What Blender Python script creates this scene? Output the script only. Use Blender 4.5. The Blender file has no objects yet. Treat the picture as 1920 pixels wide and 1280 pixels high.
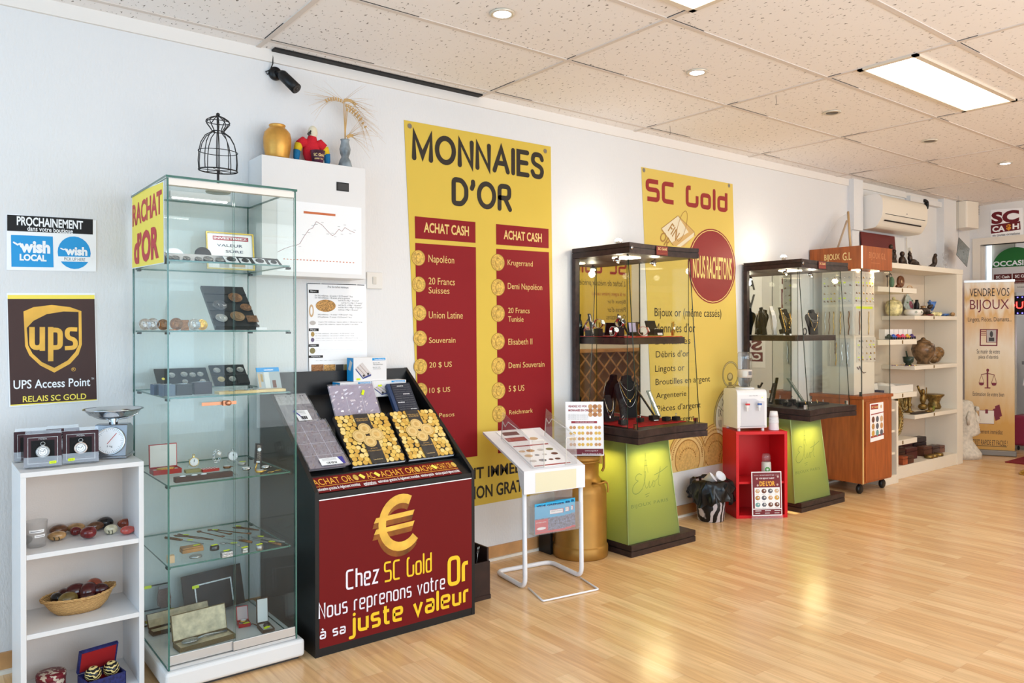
import bpy, math, random
from mathutils import Matrix, Vector
R = math.radians
PI = math.pi
random.seed(11)
SC = bpy.context.scene
COL = SC.collection

# ------------------------------------------------------------------ camera
CAMH, CAMD, FPX, YAW, HY, ROLL = 1.255, 3.39, 1448.0, R(37.86), 617.0, R(-.157)
cd = bpy.data.cameras.new('camera')
cam = bpy.data.objects.new('camera', cd)
COL.objects.link(cam)
cd.sensor_width = 36.0
cd.lens = FPX / 1920 * 36
cd.shift_y = -(640 - HY) / 1920
cd.clip_start = .02
cam.matrix_world = (Matrix.Translation((0, -CAMD, CAMH)) @ Matrix.Rotation(-YAW, 4, 'Z')
					@ Matrix.Rotation(R(90), 4, 'X') @ Matrix.Rotation(ROLL, 4, 'Z'))
SC.camera = cam

# ------------------------------------------------------------------ world, big lights, exposure
def lin(c):
	c = c / 255.0
	return c / 12.92 if c <= .04045 else ((c + .055) / 1.055) ** 2.4

def rgb(c):
	return (lin(c[0]), lin(c[1]), lin(c[2]), 1.0)

wd = bpy.data.worlds.new('world')
SC.world = wd
wd.use_nodes = True
bg = wd.node_tree.nodes['Background']
bg.inputs[0].default_value = (.80, .90, 1.0, 1)
bg.inputs[1].default_value = 1.0
SC.view_settings.view_transform = 'Standard'
SC.view_settings.look = 'None'
SC.view_settings.exposure = 0.27
SC.view_settings.gamma = 1.0
SC.view_settings.use_curve_mapping = False
SC.cycles.transparent_max_bounces = 48
SC.cycles.max_bounces = 10
SC.cycles.diffuse_bounces = 5
SC.cycles.glossy_bounces = 5
SC.cycles.caustics_reflective = False
SC.cycles.caustics_refractive = False
SC.cycles.sample_clamp_indirect = 6.0

def area(name, loc, rot, sx, sy, power, col):
	l = bpy.data.lights.new(name, 'AREA')
	l.shape = 'RECTANGLE'
	l.size, l.size_y, l.energy, l.color = sx, sy, power, col
	o = bpy.data.objects.new(name, l)
	o.location, o.rotation_euler = loc, rot
	COL.objects.link(o)
	return o

def point(name, loc, power, col, rad=.03, spot=None, rot=(0, 0, 0)):
	l = bpy.data.lights.new(name, 'SPOT' if spot else 'POINT')
	l.energy, l.color, l.shadow_soft_size = power, col, rad
	if spot:
		l.spot_size, l.spot_blend = R(spot), .7
	o = bpy.data.objects.new(name, l)
	o.location, o.rotation_euler = loc, rot
	COL.objects.link(o)
	return o

# daylight through the shop front (the open left end of the room) and fill light added at the unseen side window
area('shopfront_daylight', (-2.28, -2.6, 1.35), (0, R(-90), 0), 2.1, 4.4, 62, (.36, .66, 1.0))
area('window_fill_light', (1.0, -5.18, 1.3), (R(90), 0, 0), 2.7, 2.0, 60, (.64, .82, 1.0))
area('window_fill_light', (4.1, -5.18, 1.3), (R(90), 0, 0), 2.9, 2.0, 64, (.95, .97, 1.0))

# ------------------------------------------------------------------ pixel of the photo -> point on a known plane of the shop
def _ray(px, py):
	a, b = (px - 960) / FPX, -(py - HY) / FPX
	c, s = math.cos(ROLL), math.sin(ROLL)
	X, V = c * a - s * b, s * a + c * b
	return Vector((X * math.cos(YAW) + math.sin(YAW), -X * math.sin(YAW) + math.cos(YAW), V))

_C = Vector((0, -CAMD, CAMH))
def W(px, py, y=0.0):
	r = _ray(px, py)
	return _C + r * ((y + CAMD) / r.y)
def Zp(px, py, z=0.0):
	r = _ray(px, py)
	return _C + r * ((z - CAMH) / r.z)
E0 = Vector((0, 0, .0006))   # air under a thing that stands on another
def Xp(px, py, x):
	r = _ray(px, py)
	return _C + r * (x / r.x)

# ------------------------------------------------------------------ materials
MATS = {}
def nt(m):
	m.use_nodes = True
	return m.node_tree, m.node_tree.nodes, m.node_tree.links

def M(name, col=(200, 200, 200), rough=.5, metal=0.0, var=.0, bump=0.0, scale=40.0, emit=0.0, trans=0.0, coat=0.0, alpha=1.0, spec=.32):
	if name in MATS:
		return MATS[name]
	m = bpy.data.materials.new(name)
	t, n, l = nt(m)
	p = n['Principled BSDF']
	p.inputs['Base Color'].default_value = rgb(col)
	p.inputs['Roughness'].default_value = rough
	p.inputs['Metallic'].default_value = metal
	p.inputs['Coat Weight'].default_value = coat
	p.inputs['Transmission Weight'].default_value = trans
	p.inputs['Alpha'].default_value = alpha
	p.inputs['Specular IOR Level'].default_value = spec
	if emit:
		p.inputs['Emission Color'].default_value = rgb(col)
		p.inputs['Emission Strength'].default_value = emit
	if var or bump:
		tc = n.new('ShaderNodeTexCoord')
		nz = n.new('ShaderNodeTexNoise')
		nz.inputs['Scale'].default_value = scale
		nz.inputs['Detail'].default_value = 5
		l.new(tc.outputs['Object'], nz.inputs['Vector'])
		if var:
			cr = n.new('ShaderNodeValToRGB')
			a, b = [max(0, c * (1 - var)) for c in col], [min(255, c * (1 + var)) for c in col]
			cr.color_ramp.elements[0].position, cr.color_ramp.elements[1].position = .3, .7
			cr.color_ramp.elements[0].color, cr.color_ramp.elements[1].color = rgb(a), rgb(b)
			l.new(nz.outputs['Fac'], cr.inputs[0])
			l.new(cr.outputs[0], p.inputs['Base Color'])
		if bump:
			bp = n.new('ShaderNodeBump')
			bp.inputs['Strength'].default_value = bump
			bp.inputs['Distance'].default_value = .01
			l.new(nz.outputs['Fac'], bp.inputs['Height'])
			l.new(bp.outputs[0], p.inputs['Normal'])
	MATS[name] = m
	return m

def glassmat(name, tint=(.93, .97, .95), ior=1.45, gain=1.0, haze=0.0, hazecol=(235, 235, 240)):
	"""thin clear pane: transparent and mirror-like by Fresnel, with optional milky haze"""
	if name in MATS:
		return MATS[name]
	m = bpy.data.materials.new(name)
	t, n, l = nt(m)
	n.remove(n['Principled BSDF'])
	out = n['Material Output']
	tr = n.new('ShaderNodeBsdfTransparent')
	tr.inputs[0].default_value = (*tint, 1)
	gl = n.new('ShaderNodeBsdfGlossy')
	gl.inputs['Roughness'].default_value = .01
	fr = n.new('ShaderNodeLayerWeight')          # Schlick reflectance, the same from both sides of the pane
	pw = n.new('ShaderNodeMath')
	pw.operation = 'POWER'
	pw.inputs[1].default_value = 5.0
	l.new(fr.outputs['Facing'], pw.inputs[0])
	mu = n.new('ShaderNodeMath')
	mu.operation = 'MULTIPLY_ADD'
	f0 = ((ior - 1) / (ior + 1)) ** 2 * gain
	mu.inputs[1].default_value = .55 * gain
	mu.inputs[2].default_value = f0
	mx = n.new('ShaderNodeMixShader')
	l.new(pw.outputs[0], mu.inputs[0])
	l.new(mu.outputs[0], mx.inputs[0])
	l.new(tr.outputs[0], mx.inputs[1])
	l.new(gl.outputs[0], mx.inputs[2])
	last = mx
	if haze:
		df = n.new('ShaderNodeBsdfDiffuse')
		df.inputs[0].default_value = rgb(hazecol)
		m2 = n.new('ShaderNodeMixShader')
		m2.inputs[0].default_value = haze
		l.new(mx.outputs[0], m2.inputs[1])
		l.new(df.outputs[0], m2.inputs[2])
		last = m2
	l.new(last.outputs[0], out.inputs[0])
	MATS[name] = m
	return m

GLASS = glassmat('clear_glass')
ACRYL = glassmat('clear_acrylic', (.95, .95, .95), 1.45, 1.3, .06)
FILM = glassmat('clear_film', (.93, .93, .95), 1.5, 2.2, .10)
WHITE = M('white_paint', (222, 220, 218), .45)
MELA = M('white_melamine', (222, 220, 219), .4, bump=.05, scale=120)
PAPER = M('white_paper', (240, 240, 242), .7)
BLACK = M('black_ink', (24, 22, 22), .6)
DARK = M('dark_grey', (58, 56, 56), .5)
GREY = M('grey_ink', (120, 120, 124), .6)
RED = M('burgundy_ink', (134, 20, 28), .6, spec=.2)
YELL = M('banner_yellow', (212, 182, 76), .6, spec=.2)
GOLD = M('gold_metal', (222, 178, 88), .28, .9, var=.12, bump=.25, scale=160)
SILV = M('silver_metal', (168, 168, 166), .36, .85, var=.12, bump=.25, scale=160)
BRONZ = M('bronze_metal', (130, 92, 62), .4, .8, var=.2, bump=.3, scale=160)
STEEL = M('polished_steel', (205, 207, 210), .12, 1.0)
ALU = M('brushed_aluminium', (200, 198, 196), .35, .9)
BLK = M('black_satin', (22, 21, 22), .35)
VELV = M('black_velvet', (20, 19, 20), .8, bump=.2, scale=300)
REDC = M('red_cloth', (170, 18, 24), .8, bump=.4, scale=90)
GEDGE = M('green_glass_edge', (20, 92, 80), .15, spec=.8)
TAG = M('fluorescent_yellow_tag', (216, 232, 30), .6)
WENGE = M('dark_wenge_wood', (50, 36, 34), .4, var=.25, bump=.1, scale=30)
CREAM = M('cream_lettering', (236, 206, 140), .55)

# ------------------------------------------------------------------ mesh builder
TXT = bpy.data.curves.new('text_source', 'FONT')
TXT.resolution_u = 3
TXTO = bpy.data.objects.new('text_source', TXT)
_tc = {}
def textgeo(s, bold, shear=0.0, al='LEFT', sp=1.0):
	k = (s, bold, shear, al, sp)
	if k not in _tc:
		TXT.body, TXT.offset, TXT.shear, TXT.align_x, TXT.space_character = s, bold, shear, al, sp
		me = TXTO.to_mesh()
		vs = [tuple(v.co) for v in me.vertices]
		fs = [tuple(p.vertices) for p in me.polygons]
		TXTO.to_mesh_clear()
		_tc[k] = (vs, fs)
	return _tc[k]

def rounded(pts, r, closed=False):
	out, n = [], len(pts)
	for i, p in enumerate(pts):
		if not closed and i in (0, n - 1):
			out.append(p)
			continue
		a, b = Vector(pts[i - 1]), Vector(pts[(i + 1) % n])
		p = Vector(p)
		da, db = (a - p), (b - p)
		ra, rb = min(r, da.length * .5), min(r, db.length * .5)
		A, Bq = p + da.normalized() * ra, p + db.normalized() * rb
		for t in (0, .25, .5, .75, 1):
			out.append(tuple(A * (1 - t) ** 2 + p * 2 * t * (1 - t) + Bq * t * t))
	return out

def plane(o, u=(1, 0, 0), v=(0, 0, 1)):
	u, v = Vector(u).normalized(), Vector(v).normalized()
	w = u.cross(v)
	return Matrix(((u.x, v.x, w.x, o[0]), (u.y, v.y, w.y, o[1]), (u.z, v.z, w.z, o[2]), (0, 0, 0, 1)))

def place(loc, rz=0, rx=0, ry=0, s=1.0):
	return (Matrix.Translation(loc) @ Matrix.Rotation(rz, 4, 'Z') @ Matrix.Rotation(ry, 4, 'Y')
			@ Matrix.Rotation(rx, 4, 'X') @ Matrix.Scale(s, 4))

def wmat(o):
	m = Matrix.Translation(o.location) @ o.rotation_euler.to_matrix().to_4x4()
	return wmat(o.parent) @ m if o.parent else m

class B:
	def __init__(s, M=None):
		s.v, s.f, s.fm, s.fs, s.ms = [], [], [], [], []
		s.e, s.mk = 0.0, [0]
		s.M = M or Matrix()
	def add(s, vs, fs, m, smooth=False):
		if m not in s.ms:
			s.ms.append(m)
		k, b = s.ms.index(m), len(s.v)
		s.v += [s.M @ Vector(v) for v in vs]
		s.f += [tuple(b + i for i in f) for f in fs]
		s.fm += [k] * len(fs)
		s.fs += [smooth] * len(fs)
		return s
	def box(s, x0, x1, y0, y1, z0, z1, m):
		vs = [(x, y, z) for z in (z0, z1) for y in (y0, y1) for x in (x0, x1)]
		return s.add(vs, [(0, 2, 3, 1), (4, 5, 7, 6), (0, 1, 5, 4), (2, 6, 7, 3), (0, 4, 6, 2), (1, 3, 7, 5)], m)
	def hexa(s, bot, top, m, edge=None):
		vs = list(bot) + list(top)
		s.add(vs, [(3, 2, 1, 0), (4, 5, 6, 7)], edge or m)
		return s.add(vs, [(i, (i + 1) % 4, 4 + (i + 1) % 4, 4 + i) for i in range(4)], m)
	def prism(s, pts, d0, d1, m, ax='z', mcap=None, smooth=False):
		g = {'z': lambda a, b, d: (a, b, d), 'y': lambda a, b, d: (a, d, b), 'x': lambda a, b, d: (d, a, b)}[ax]
		n = len(pts)
		vs = [g(a, b, d0) for a, b in pts] + [g(a, b, d1) for a, b in pts]
		s.add(vs, [tuple(range(n - 1, -1, -1)), tuple(range(n, 2 * n))], mcap or m)
		return s.add(vs, [(i, (i + 1) % n, n + (i + 1) % n, n + i) for i in range(n)], m, smooth)
	def lathe(s, prof, m, c=(0, 0, 0), n=20, sx=1.0, sy=1.0):
		vs, fs = [], []
		for r, z in prof:
			for k in range(n):
				a = 2 * PI * k / n
				vs.append((c[0] + r * sx * math.cos(a), c[1] + r * sy * math.sin(a), c[2] + z))
		for j in range(len(prof) - 1):
			for k in range(n):
				a, b = j * n + k, j * n + (k + 1) % n
				fs.append((a, b, b + n, a + n))
		if prof[0][0] > 1e-5:
			fs.append(tuple(range(n - 1, -1, -1)))
		if prof[-1][0] > 1e-5:
			fs.append(tuple(range((len(prof) - 1) * n, len(prof) * n)))
		return s.add(vs, fs, m, True)
	def cyl(s, r, z0, z1, m, c=(0, 0, 0), n=20):
		vs = [(c[0] + r * math.cos(2 * PI * k / n), c[1] + r * math.sin(2 * PI * k / n), c[2] + z) for z in (z0, z1) for k in range(n)]
		s.add(vs, [tuple(range(n - 1, -1, -1)), tuple(range(n, 2 * n))], m)
		return s.add(vs, [(i, (i + 1) % n, n + (i + 1) % n, n + i) for i in range(n)], m, True)
	def tube(s, path, r, m, n=6, closed=False):
		P = [Vector(p) for p in path]
		N = len(P)
		rr = r if isinstance(r, (list, tuple)) else [r] * N
		vs, fs = [], []
		up = None
		for i in range(N):
			if closed:
				t = P[(i + 1) % N] - P[i - 1]
			else:
				t = P[min(i + 1, N - 1)] - P[max(i - 1, 0)]
			t = t.normalized() if t.length > 1e-9 else Vector((0, 0, 1))
			if up is None:
				up = t.cross(Vector((0, 0, 1)))
				if up.length < .1:
					up = t.cross(Vector((1, 0, 0)))
			up = (up - t * up.dot(t))
			up = up.normalized() if up.length > 1e-6 else t.orthogonal().normalized()
			w = t.cross(up)
			for k in range(n):
				a = 2 * PI * k / n
				vs.append(tuple(P[i] + (up * math.cos(a) + w * math.sin(a)) * rr[i]))
		for i in range(N if closed else N - 1):
			for k in range(n):
				a, b = i * n + k, i * n + (k + 1) % n
				c2, d = ((i + 1) % N) * n + (k + 1) % n, ((i + 1) % N) * n + k
				fs.append((a, b, c2, d))
		if not closed:
			fs += [tuple(range(n - 1, -1, -1)), tuple(range((N - 1) * n, N * n))]
		return s.add(vs, fs, m, True)
	def ell(s, c, r, m, nu=14, nv=9, z0=-1.0, z1=1.0):
		r = (r, r, r) if not isinstance(r, (tuple, list)) else r
		prof = []
		a0, a1 = math.asin(z0), math.asin(z1)
		for j in range(nv + 1):
			a = a0 + (a1 - a0) * j / nv
			prof.append((max(math.cos(a), 0), math.sin(a)))
		vs = [(c[0] + q * r[0] * math.cos(2 * PI * k / nu), c[1] + q * r[1] * math.sin(2 * PI * k / nu), c[2] + z * r[2]) for q, z in prof for k in range(nu)]
		fs = [(j * nu + k, j * nu + (k + 1) % nu, (j + 1) * nu + (k + 1) % nu, (j + 1) * nu + k) for j in range(nv) for k in range(nu)]
		if z0 > -1:
			fs.append(tuple(range(nu - 1, -1, -1)))
		if z1 < 1:
			fs.append(tuple(range(nv * nu, (nv + 1) * nu)))
		return s.add(vs, fs, m, True)
	# flat printing in the local u,v plane; h = height above the sheet
	def rect(s, u0, v0, u1, v1, m, h=.0006):
		return s.poly([(u0, v0), (u1, v0), (u1, v1), (u0, v1)], m, h)
	def poly(s, pts, m, h=.0006):
		s.e += 6e-6
		h += s.e
		return s.add([(a, b, h) for a, b in pts], [tuple(range(len(pts)))], m)
	def disc(s, cu, cv, ru, m, rv=None, h=.0006, n=24, a0=0.0):
		rv = rv or ru
		return s.poly([(cu + ru * math.cos(a0 + 2 * PI * k / n), cv + rv * math.sin(a0 + 2 * PI * k / n)) for k in range(n)], m, h)
	def ring(s, cu, cv, ru, w, m, rv=None, h=.0006, n=28):
		rv = rv or ru
		s.e += 6e-6
		h += s.e
		vs = [(cu + (ru - q) * math.cos(2 * PI * k / n), cv + (rv - q) * math.sin(2 * PI * k / n), h) for q in (0, w) for k in range(n)]
		return s.add(vs, [(i, (i + 1) % n, n + (i + 1) % n, n + i) for i in range(n)], m)
	def stroke(s, pts, w, m, h=.0006, closed=False, caps=True):
		s.e += 6e-6
		h += s.e
		P = [Vector(p) for p in pts]
		P = [p for i, p in enumerate(P) if i == 0 or (p - P[i - 1]).length > 1e-6]
		n = len(P)
		if n < 2:
			return s
		vs, q = [], w / 2
		for i in range(n):
			if closed:
				a, b = (P[i] - P[i - 1]).normalized(), (P[(i + 1) % n] - P[i]).normalized()
			else:
				a = (P[i] - P[i - 1]).normalized() if i else (P[1] - P[0]).normalized()
				b = (P[i + 1] - P[i]).normalized() if i < n - 1 else a
			na, nb = Vector((-a.y, a.x)), Vector((-b.y, b.x))
			mt = na + nb
			mt = mt.normalized() if mt.length > .2 else na
			k = q / max(mt.dot(na), .45)
			vs += [(*(P[i] + mt * k), h), (*(P[i] - mt * k), h)]
		N = n if closed else n - 1
		fs = [(2 * i, 2 * i + 1, (2 * i + 3) % (2 * n), (2 * i + 2) % (2 * n)) for i in range(N)]
		if caps and not closed:
			for e, d in ((0, P[0] - P[1]), (n - 1, P[-1] - P[-2])):
				a0 = math.atan2(d.y, d.x) - PI / 2
				b0 = len(vs)
				vs += [(P[e].x + q * math.cos(a0 + PI * t / 6), P[e].y + q * math.sin(a0 + PI * t / 6), h) for t in range(7)]
				fs.append(tuple(range(b0, b0 + 7)))
		return s.add(vs, fs, m)
	def text(s, t, u0, v0, u1, v1, m, h=.0009, bold=.0, shear=0.0, al='LEFT', sp=1.0):
		"""lettering stretched to the box u0..u1, v0..v1 (the box of the inked shapes)"""
		s.mark()
		vs, fs = textgeo(t, bold, shear, al, sp)
		if not vs:
			return s
		s.e += 6e-6
		h += s.e
		a0, a1 = min(v[0] for v in vs), max(v[0] for v in vs)
		b0, b1 = min(v[1] for v in vs), max(v[1] for v in vs)
		ku, kv = (u1 - u0) / max(a1 - a0, 1e-6), (v1 - v0) / max(b1 - b0, 1e-6)
		return s.add([(u0 + (v[0] - a0) * ku, v0 + (v[1] - b0) * kv, h) for v in vs], fs, m)
	def line(s, t, u, v, hgt, m, h=.0009, bold=0.0, al='l', kx=1.0, shear=0.0, sp=1.0):
		"""lettering on a baseline, cap height hgt"""
		vs, fs = textgeo(t, bold, shear, 'LEFT', sp)
		if not vs:
			return s
		k = hgt / .69
		s.e += 6e-6
		h += s.e
		a0, a1 = min(x[0] for x in vs), max(x[0] for x in vs)
		wdt = (a1 - a0) * k * kx
		off = {'l': 0, 'c': -wdt / 2, 'r': -wdt}[al]
		return s.add([(u + off + (x[0] - a0) * k * kx, v + x[1] * k, h) for x in vs], fs, m)
	def mark(s):
		s.mk.append(len(s.f))
		return s
	def lines(s, name, parent):
		"""one part per marked line of lettering"""
		for a, c in zip(s.mk, s.mk[1:] + [len(s.f)]):
			if c > a:
				q = B()
				ids = sorted({i for f in s.f[a:c] for i in f})
				ix = {i: k for k, i in enumerate(ids)}
				q.v, q.ms = [s.v[i] for i in ids], s.ms
				q.f, q.fm, q.fs = [tuple(ix[i] for i in f) for f in s.f[a:c]], s.fm[a:c], s.fs[a:c]
				q.obj(name, parent)
	def obj(s, name, parent=None, local=False, bev=0.0, org=None, kind=None, label=None, seg=2):
		me = bpy.data.meshes.new(name)
		if parent is None:
			if org is None:
				xs, ys, zs = zip(*[tuple(v) for v in s.v])
				org = ((min(xs) + max(xs)) / 2, (min(ys) + max(ys)) / 2, min(zs))
			T = Matrix.Translation(Vector(org)).inverted()
		else:
			T = Matrix() if local else wmat(parent).inverted()
		me.from_pydata([tuple(T @ v) for v in s.v], [], s.f)
		for m in s.ms:
			me.materials.append(m)
		me.polygons.foreach_set('material_index', s.fm)
		me.polygons.foreach_set('use_smooth', s.fs)
		me.update()
		o = bpy.data.objects.new(name, me)
		COL.objects.link(o)
		if parent is None:
			o.location = org
		else:
			o.parent = parent
		if kind:
			o['kind'] = kind
		if label:
			o['label'] = label
		if bev:
			md = o.modifiers.new('bevel', 'BEVEL')
			md.width, md.segments, md.limit_method = bev, seg, 'ANGLE'
			md.angle_limit = R(40)
		return o

def tag(o, label, cat, group=None):
	o['label'], o['category'] = label, cat
	if group:
		o['group'] = group
	return o

def T(name, label, cat, loc, rz=0.0, group=None):
	o = bpy.data.objects.new(name, None)
	COL.objects.link(o)
	o.empty_display_size = .05
	o.location, o.rotation_euler = loc, (0, 0, rz)
	return tag(o, label, cat, group)

KIDS = {}
def dup(root, loc, rz, label, group=None):
	r = root.copy()
	COL.objects.link(r)
	r.location, r.rotation_euler = loc, (root.rotation_euler[0], root.rotation_euler[1], rz)
	r['label'] = label
	if group:
		r['group'] = group
	for ch in root.children:
		c = ch.copy()
		COL.objects.link(c)
		c.parent = r
		for g in ch.children:
			d = g.copy()
			COL.objects.link(d)
			d.parent = c
	return r
# ------------------------------------------------------------------ the setting
CZ, XE, XL, YF = 2.505, 8.62, -2.3, -5.2
def wallmat():
	m = bpy.data.materials.new('textured_wallpaper')
	t, n, l = nt(m)
	p = n['Principled BSDF']
	p.inputs['Base Color'].default_value = rgb((222, 221, 221))
	p.inputs['Roughness'].default_value = .75
	tc = n.new('ShaderNodeTexCoord')
	mp = n.new('ShaderNodeMapping')
	mp.inputs['Scale'].default_value = (110, 110, 45)
	nz = n.new('ShaderNodeTexNoise')
	nz.inputs['Scale'].default_value = 1.0
	nz.inputs['Detail'].default_value = 4
	bp = n.new('ShaderNodeBump')
	bp.inputs['Strength'].default_value = .35
	bp.inputs['Distance'].default_value = .006
	l.new(tc.outputs['Object'], mp.inputs[0])
	l.new(mp.outputs[0], nz.inputs['Vector'])
	l.new(nz.outputs['Fac'], bp.inputs['Height'])
	l.new(bp.outputs[0], p.inputs['Normal'])
	return m
WALL = wallmat()

def floormat():
	m = bpy.data.materials.new('beech_laminate')
	t, n, l = nt(m)
	p = n['Principled BSDF']
	p.inputs['Roughness'].default_value = .22
	p.inputs['Specular IOR Level'].default_value = .5
	tc = n.new('ShaderNodeTexCoord')
	mp = n.new('ShaderNodeMapping')
	mp.inputs['Rotation'].default_value = (0, 0, R(90))
	l.new(tc.outputs['Object'], mp.inputs[0])
	br = n.new('ShaderNodeTexBrick')
	br.inputs['Scale'].default_value = 1.0
	br.inputs['Brick Width'].default_value = .43
	br.inputs['Row Height'].default_value = .065
	br.inputs['Mortar Size'].default_value = .0006
	br.inputs['Bias'].default_value = 0.0
	br.offset = .37
	br.offset_frequency = 3
	br.inputs['Color1'].default_value = rgb((232, 196, 150))
	br.inputs['Color2'].default_value = rgb((216, 172, 122))
	br.inputs['Mortar'].default_value = rgb((200, 158, 116))
	l.new(mp.outputs[0], br.inputs['Vector'])
	m2 = n.new('ShaderNodeMapping')
	m2.inputs['Scale'].default_value = (60, 3.5, 1)
	l.new(tc.outputs['Object'], m2.inputs[0])
	nz = n.new('ShaderNodeTexNoise')
	nz.inputs['Scale'].default_value = 1.0
	nz.inputs['Detail'].default_value = 6
	nz.inputs['Distortion'].default_value = .6
	l.new(m2.outputs[0], nz.inputs['Vector'])
	cr = n.new('ShaderNodeValToRGB')
	cr.color_ramp.elements[0].position, cr.color_ramp.elements[1].position = .35, .65
	cr.color_ramp.elements[0].color = (.80, .77, .72, 1)
	cr.color_ramp.elements[1].color = (1.05, 1.05, 1.05, 1)
	l.new(nz.outputs['Fac'], cr.inputs[0])
	mx = n.new('ShaderNodeMix')
	mx.data_type, mx.blend_type = 'RGBA', 'MULTIPLY'
	mx.inputs['Factor'].default_value = .8
	l.new(br.outputs['Color'], mx.inputs['A'])
	l.new(cr.outputs[0], mx.inputs['B'])
	l.new(mx.outputs['Result'], p.inputs['Base Color'])
	return m

def ceilmat():
	m = bpy.data.materials.new('mineral_fibre_tiles')
	t, n, l = nt(m)
	p = n['Principled BSDF']
	p.inputs['Roughness'].default_value = .9
	tc = n.new('ShaderNodeTexCoord')
	nz = n.new('ShaderNodeTexNoise')
	nz.inputs['Scale'].default_value = 75
	nz.inputs['Detail'].default_value = 2
	mp = n.new('ShaderNodeMapping')
	mp.inputs['Scale'].default_value = (1, .55, 1)
	l.new(tc.outputs['Object'], mp.inputs[0])
	l.new(mp.outputs[0], nz.inputs['Vector'])
	cr = n.new('ShaderNodeValToRGB')
	cr.color_ramp.elements[0].position, cr.color_ramp.elements[1].position = .30, .36
	cr.color_ramp.elements[0].color = rgb((120, 112, 106))
	cr.color_ramp.elements[1].color = rgb((240, 236, 234))
	l.new(nz.outputs['Fac'], cr.inputs[0])
	l.new(cr.outputs[0], p.inputs['Base Color'])
	return m

def struct(o):
	o['kind'] = 'structure'
	return o
struct(B().box(XL, XE + 2.2, YF, .1, -.1, 0, floormat()).obj('floor', org=(0, 0, 0)))
struct(B().box(XL, XE + 2.2, YF, .1, CZ, CZ + .1, ceilmat()).obj('ceiling', org=(1.21, -.115, CZ)))
struct(B().box(XL, XE + 2.2, 0, .12, 0, CZ, WALL).obj('wall_back', org=(0, 0, 0)))
# end wall with the doorway through to the neighbouring shop room (y from -.20 to -1.7)
DY0, DY1, DZ = -.10, -1.75, 2.10
b = B().box(XE, XE + .1, DY0, 0, 0, CZ, WALL).box(XE, XE + .1, DY1, DY0, DZ, CZ, WALL).box(XE, XE + .1, YF, DY1, 0, CZ, WALL)
struct(b.obj('wall_right', org=(XE, 0, 0)))
struct(B().box(XL, XE, YF - .1, YF, 0, .3, WALL).box(XL, XE, YF - .1, YF, 2.35, CZ, WALL).box(XL, -.4, YF - .1, YF, .3, 2.35, WALL)
	   .box(5.6, XE, YF - .1, YF, .3, 2.35, WALL).obj('wall_front', org=(0, YF, 0)))
struct(B().box(XL - .1, XL, YF, 0, 0, .3, WALL).box(XL - .1, XL, YF, 0, 2.42, CZ, WALL).box(XL - .1, XL, -.35, 0, .3, 2.42, WALL)
	   .box(XL - .1, XL, YF, -4.85, .3, 2.42, WALL).obj('wall_left', org=(XL, 0, 0)))
# doorway lining
DL = M('door_lining', (226, 218, 206), .5)
struct(B().box(XE - .012, XE + .11, DY0, DY0 + .07, 0, DZ + .07, DL).box(XE - .012, XE + .11, DY1, DY0, DZ, DZ + .07, DL).obj('door_1'))
# ceiling grid: T-bars and shadow gaps along the tile joints, tiles of 1.2 x 0.6 m
TB = M('ceiling_t_bar', (216, 206, 198), .6)
GAP = M('ceiling_joint', (46, 40, 36), .9)
b = B()
for k in range(-2, 8):
	x = 1.21 + 1.2 * k
	if x < XE:
		b.box(x - .011, x + .011, YF, 0, CZ - .004, CZ + .01, TB)
for k in range(0, 9):
	y = -.115 - .6 * k
	b.box(XL, XE, y - .011, y + .011, CZ - .0035, CZ + .01, TB)
struct(b.obj('trim_1'))
b = B()
for i in range(-2, 8):
	for k in range(0, 9):
		x, y = 1.21 + 1.2 * i, -.115 - .6 * k
		if x + 1.2 > XE:
			continue
		l1, l2 = random.uniform(.08, .35), random.uniform(.1, .5)
		b.box(x + .011, x + .011 + l2, y - .0135, y - .011, CZ - .002, CZ, GAP)
		b.box(x - .0135, x - .011, y - .011 - l1 * .6, y - .011, CZ - .002, CZ, GAP)
		b.box(x - .011 - l1 * .5, x - .011, y + .011, y + .013, CZ - .002, CZ, GAP)
		b.box(x + .02, x + 1.18, y + .0112, y + .0124, CZ - .002, CZ, M('ceiling_joint_soft', (138, 124, 112), .9))
		b.box(x + .0112, x + .0124, y - .58, y - .02, CZ - .002, CZ, M('ceiling_joint_soft'))
struct(b.obj('trim_2'))
# wall-top rail and the open dark joint above it
struct(B().box(XL, 8.0, -.014, 0, CZ - .055, CZ, M('top_rail', (230, 224, 218), .6)).obj('trim_3'))
struct(B().box(1.27, 2.40, -.055, -.0145, CZ - .009, CZ - .001, BLACK).obj('trim_4'))
# baseboard and quarter round along the back wall
BB = M('wood_baseboard', (188, 140, 92), .4, var=.12, scale=6)
struct(B().box(XL, XE, -.012, 0, 0, .075, BB).obj('baseboard_back'))
struct(B().box(XL, XE, -.026, -.012, 0, .014, M('white_quarter_round', (232, 226, 214), .4)).obj('trim_5'))
# boxed pipe duct beside the air conditioner and the pier in the corner
struct(B().box(6.21, 6.36, -.055, 0, 2.08, CZ, WALL).box(6.23, 6.34, -.03, 0, .0, 2.08, WALL).obj('trim_6'))
struct(B().box(7.86, 8.13, -.07, 0, 0, CZ, WALL).obj('trim_7'))
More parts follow.
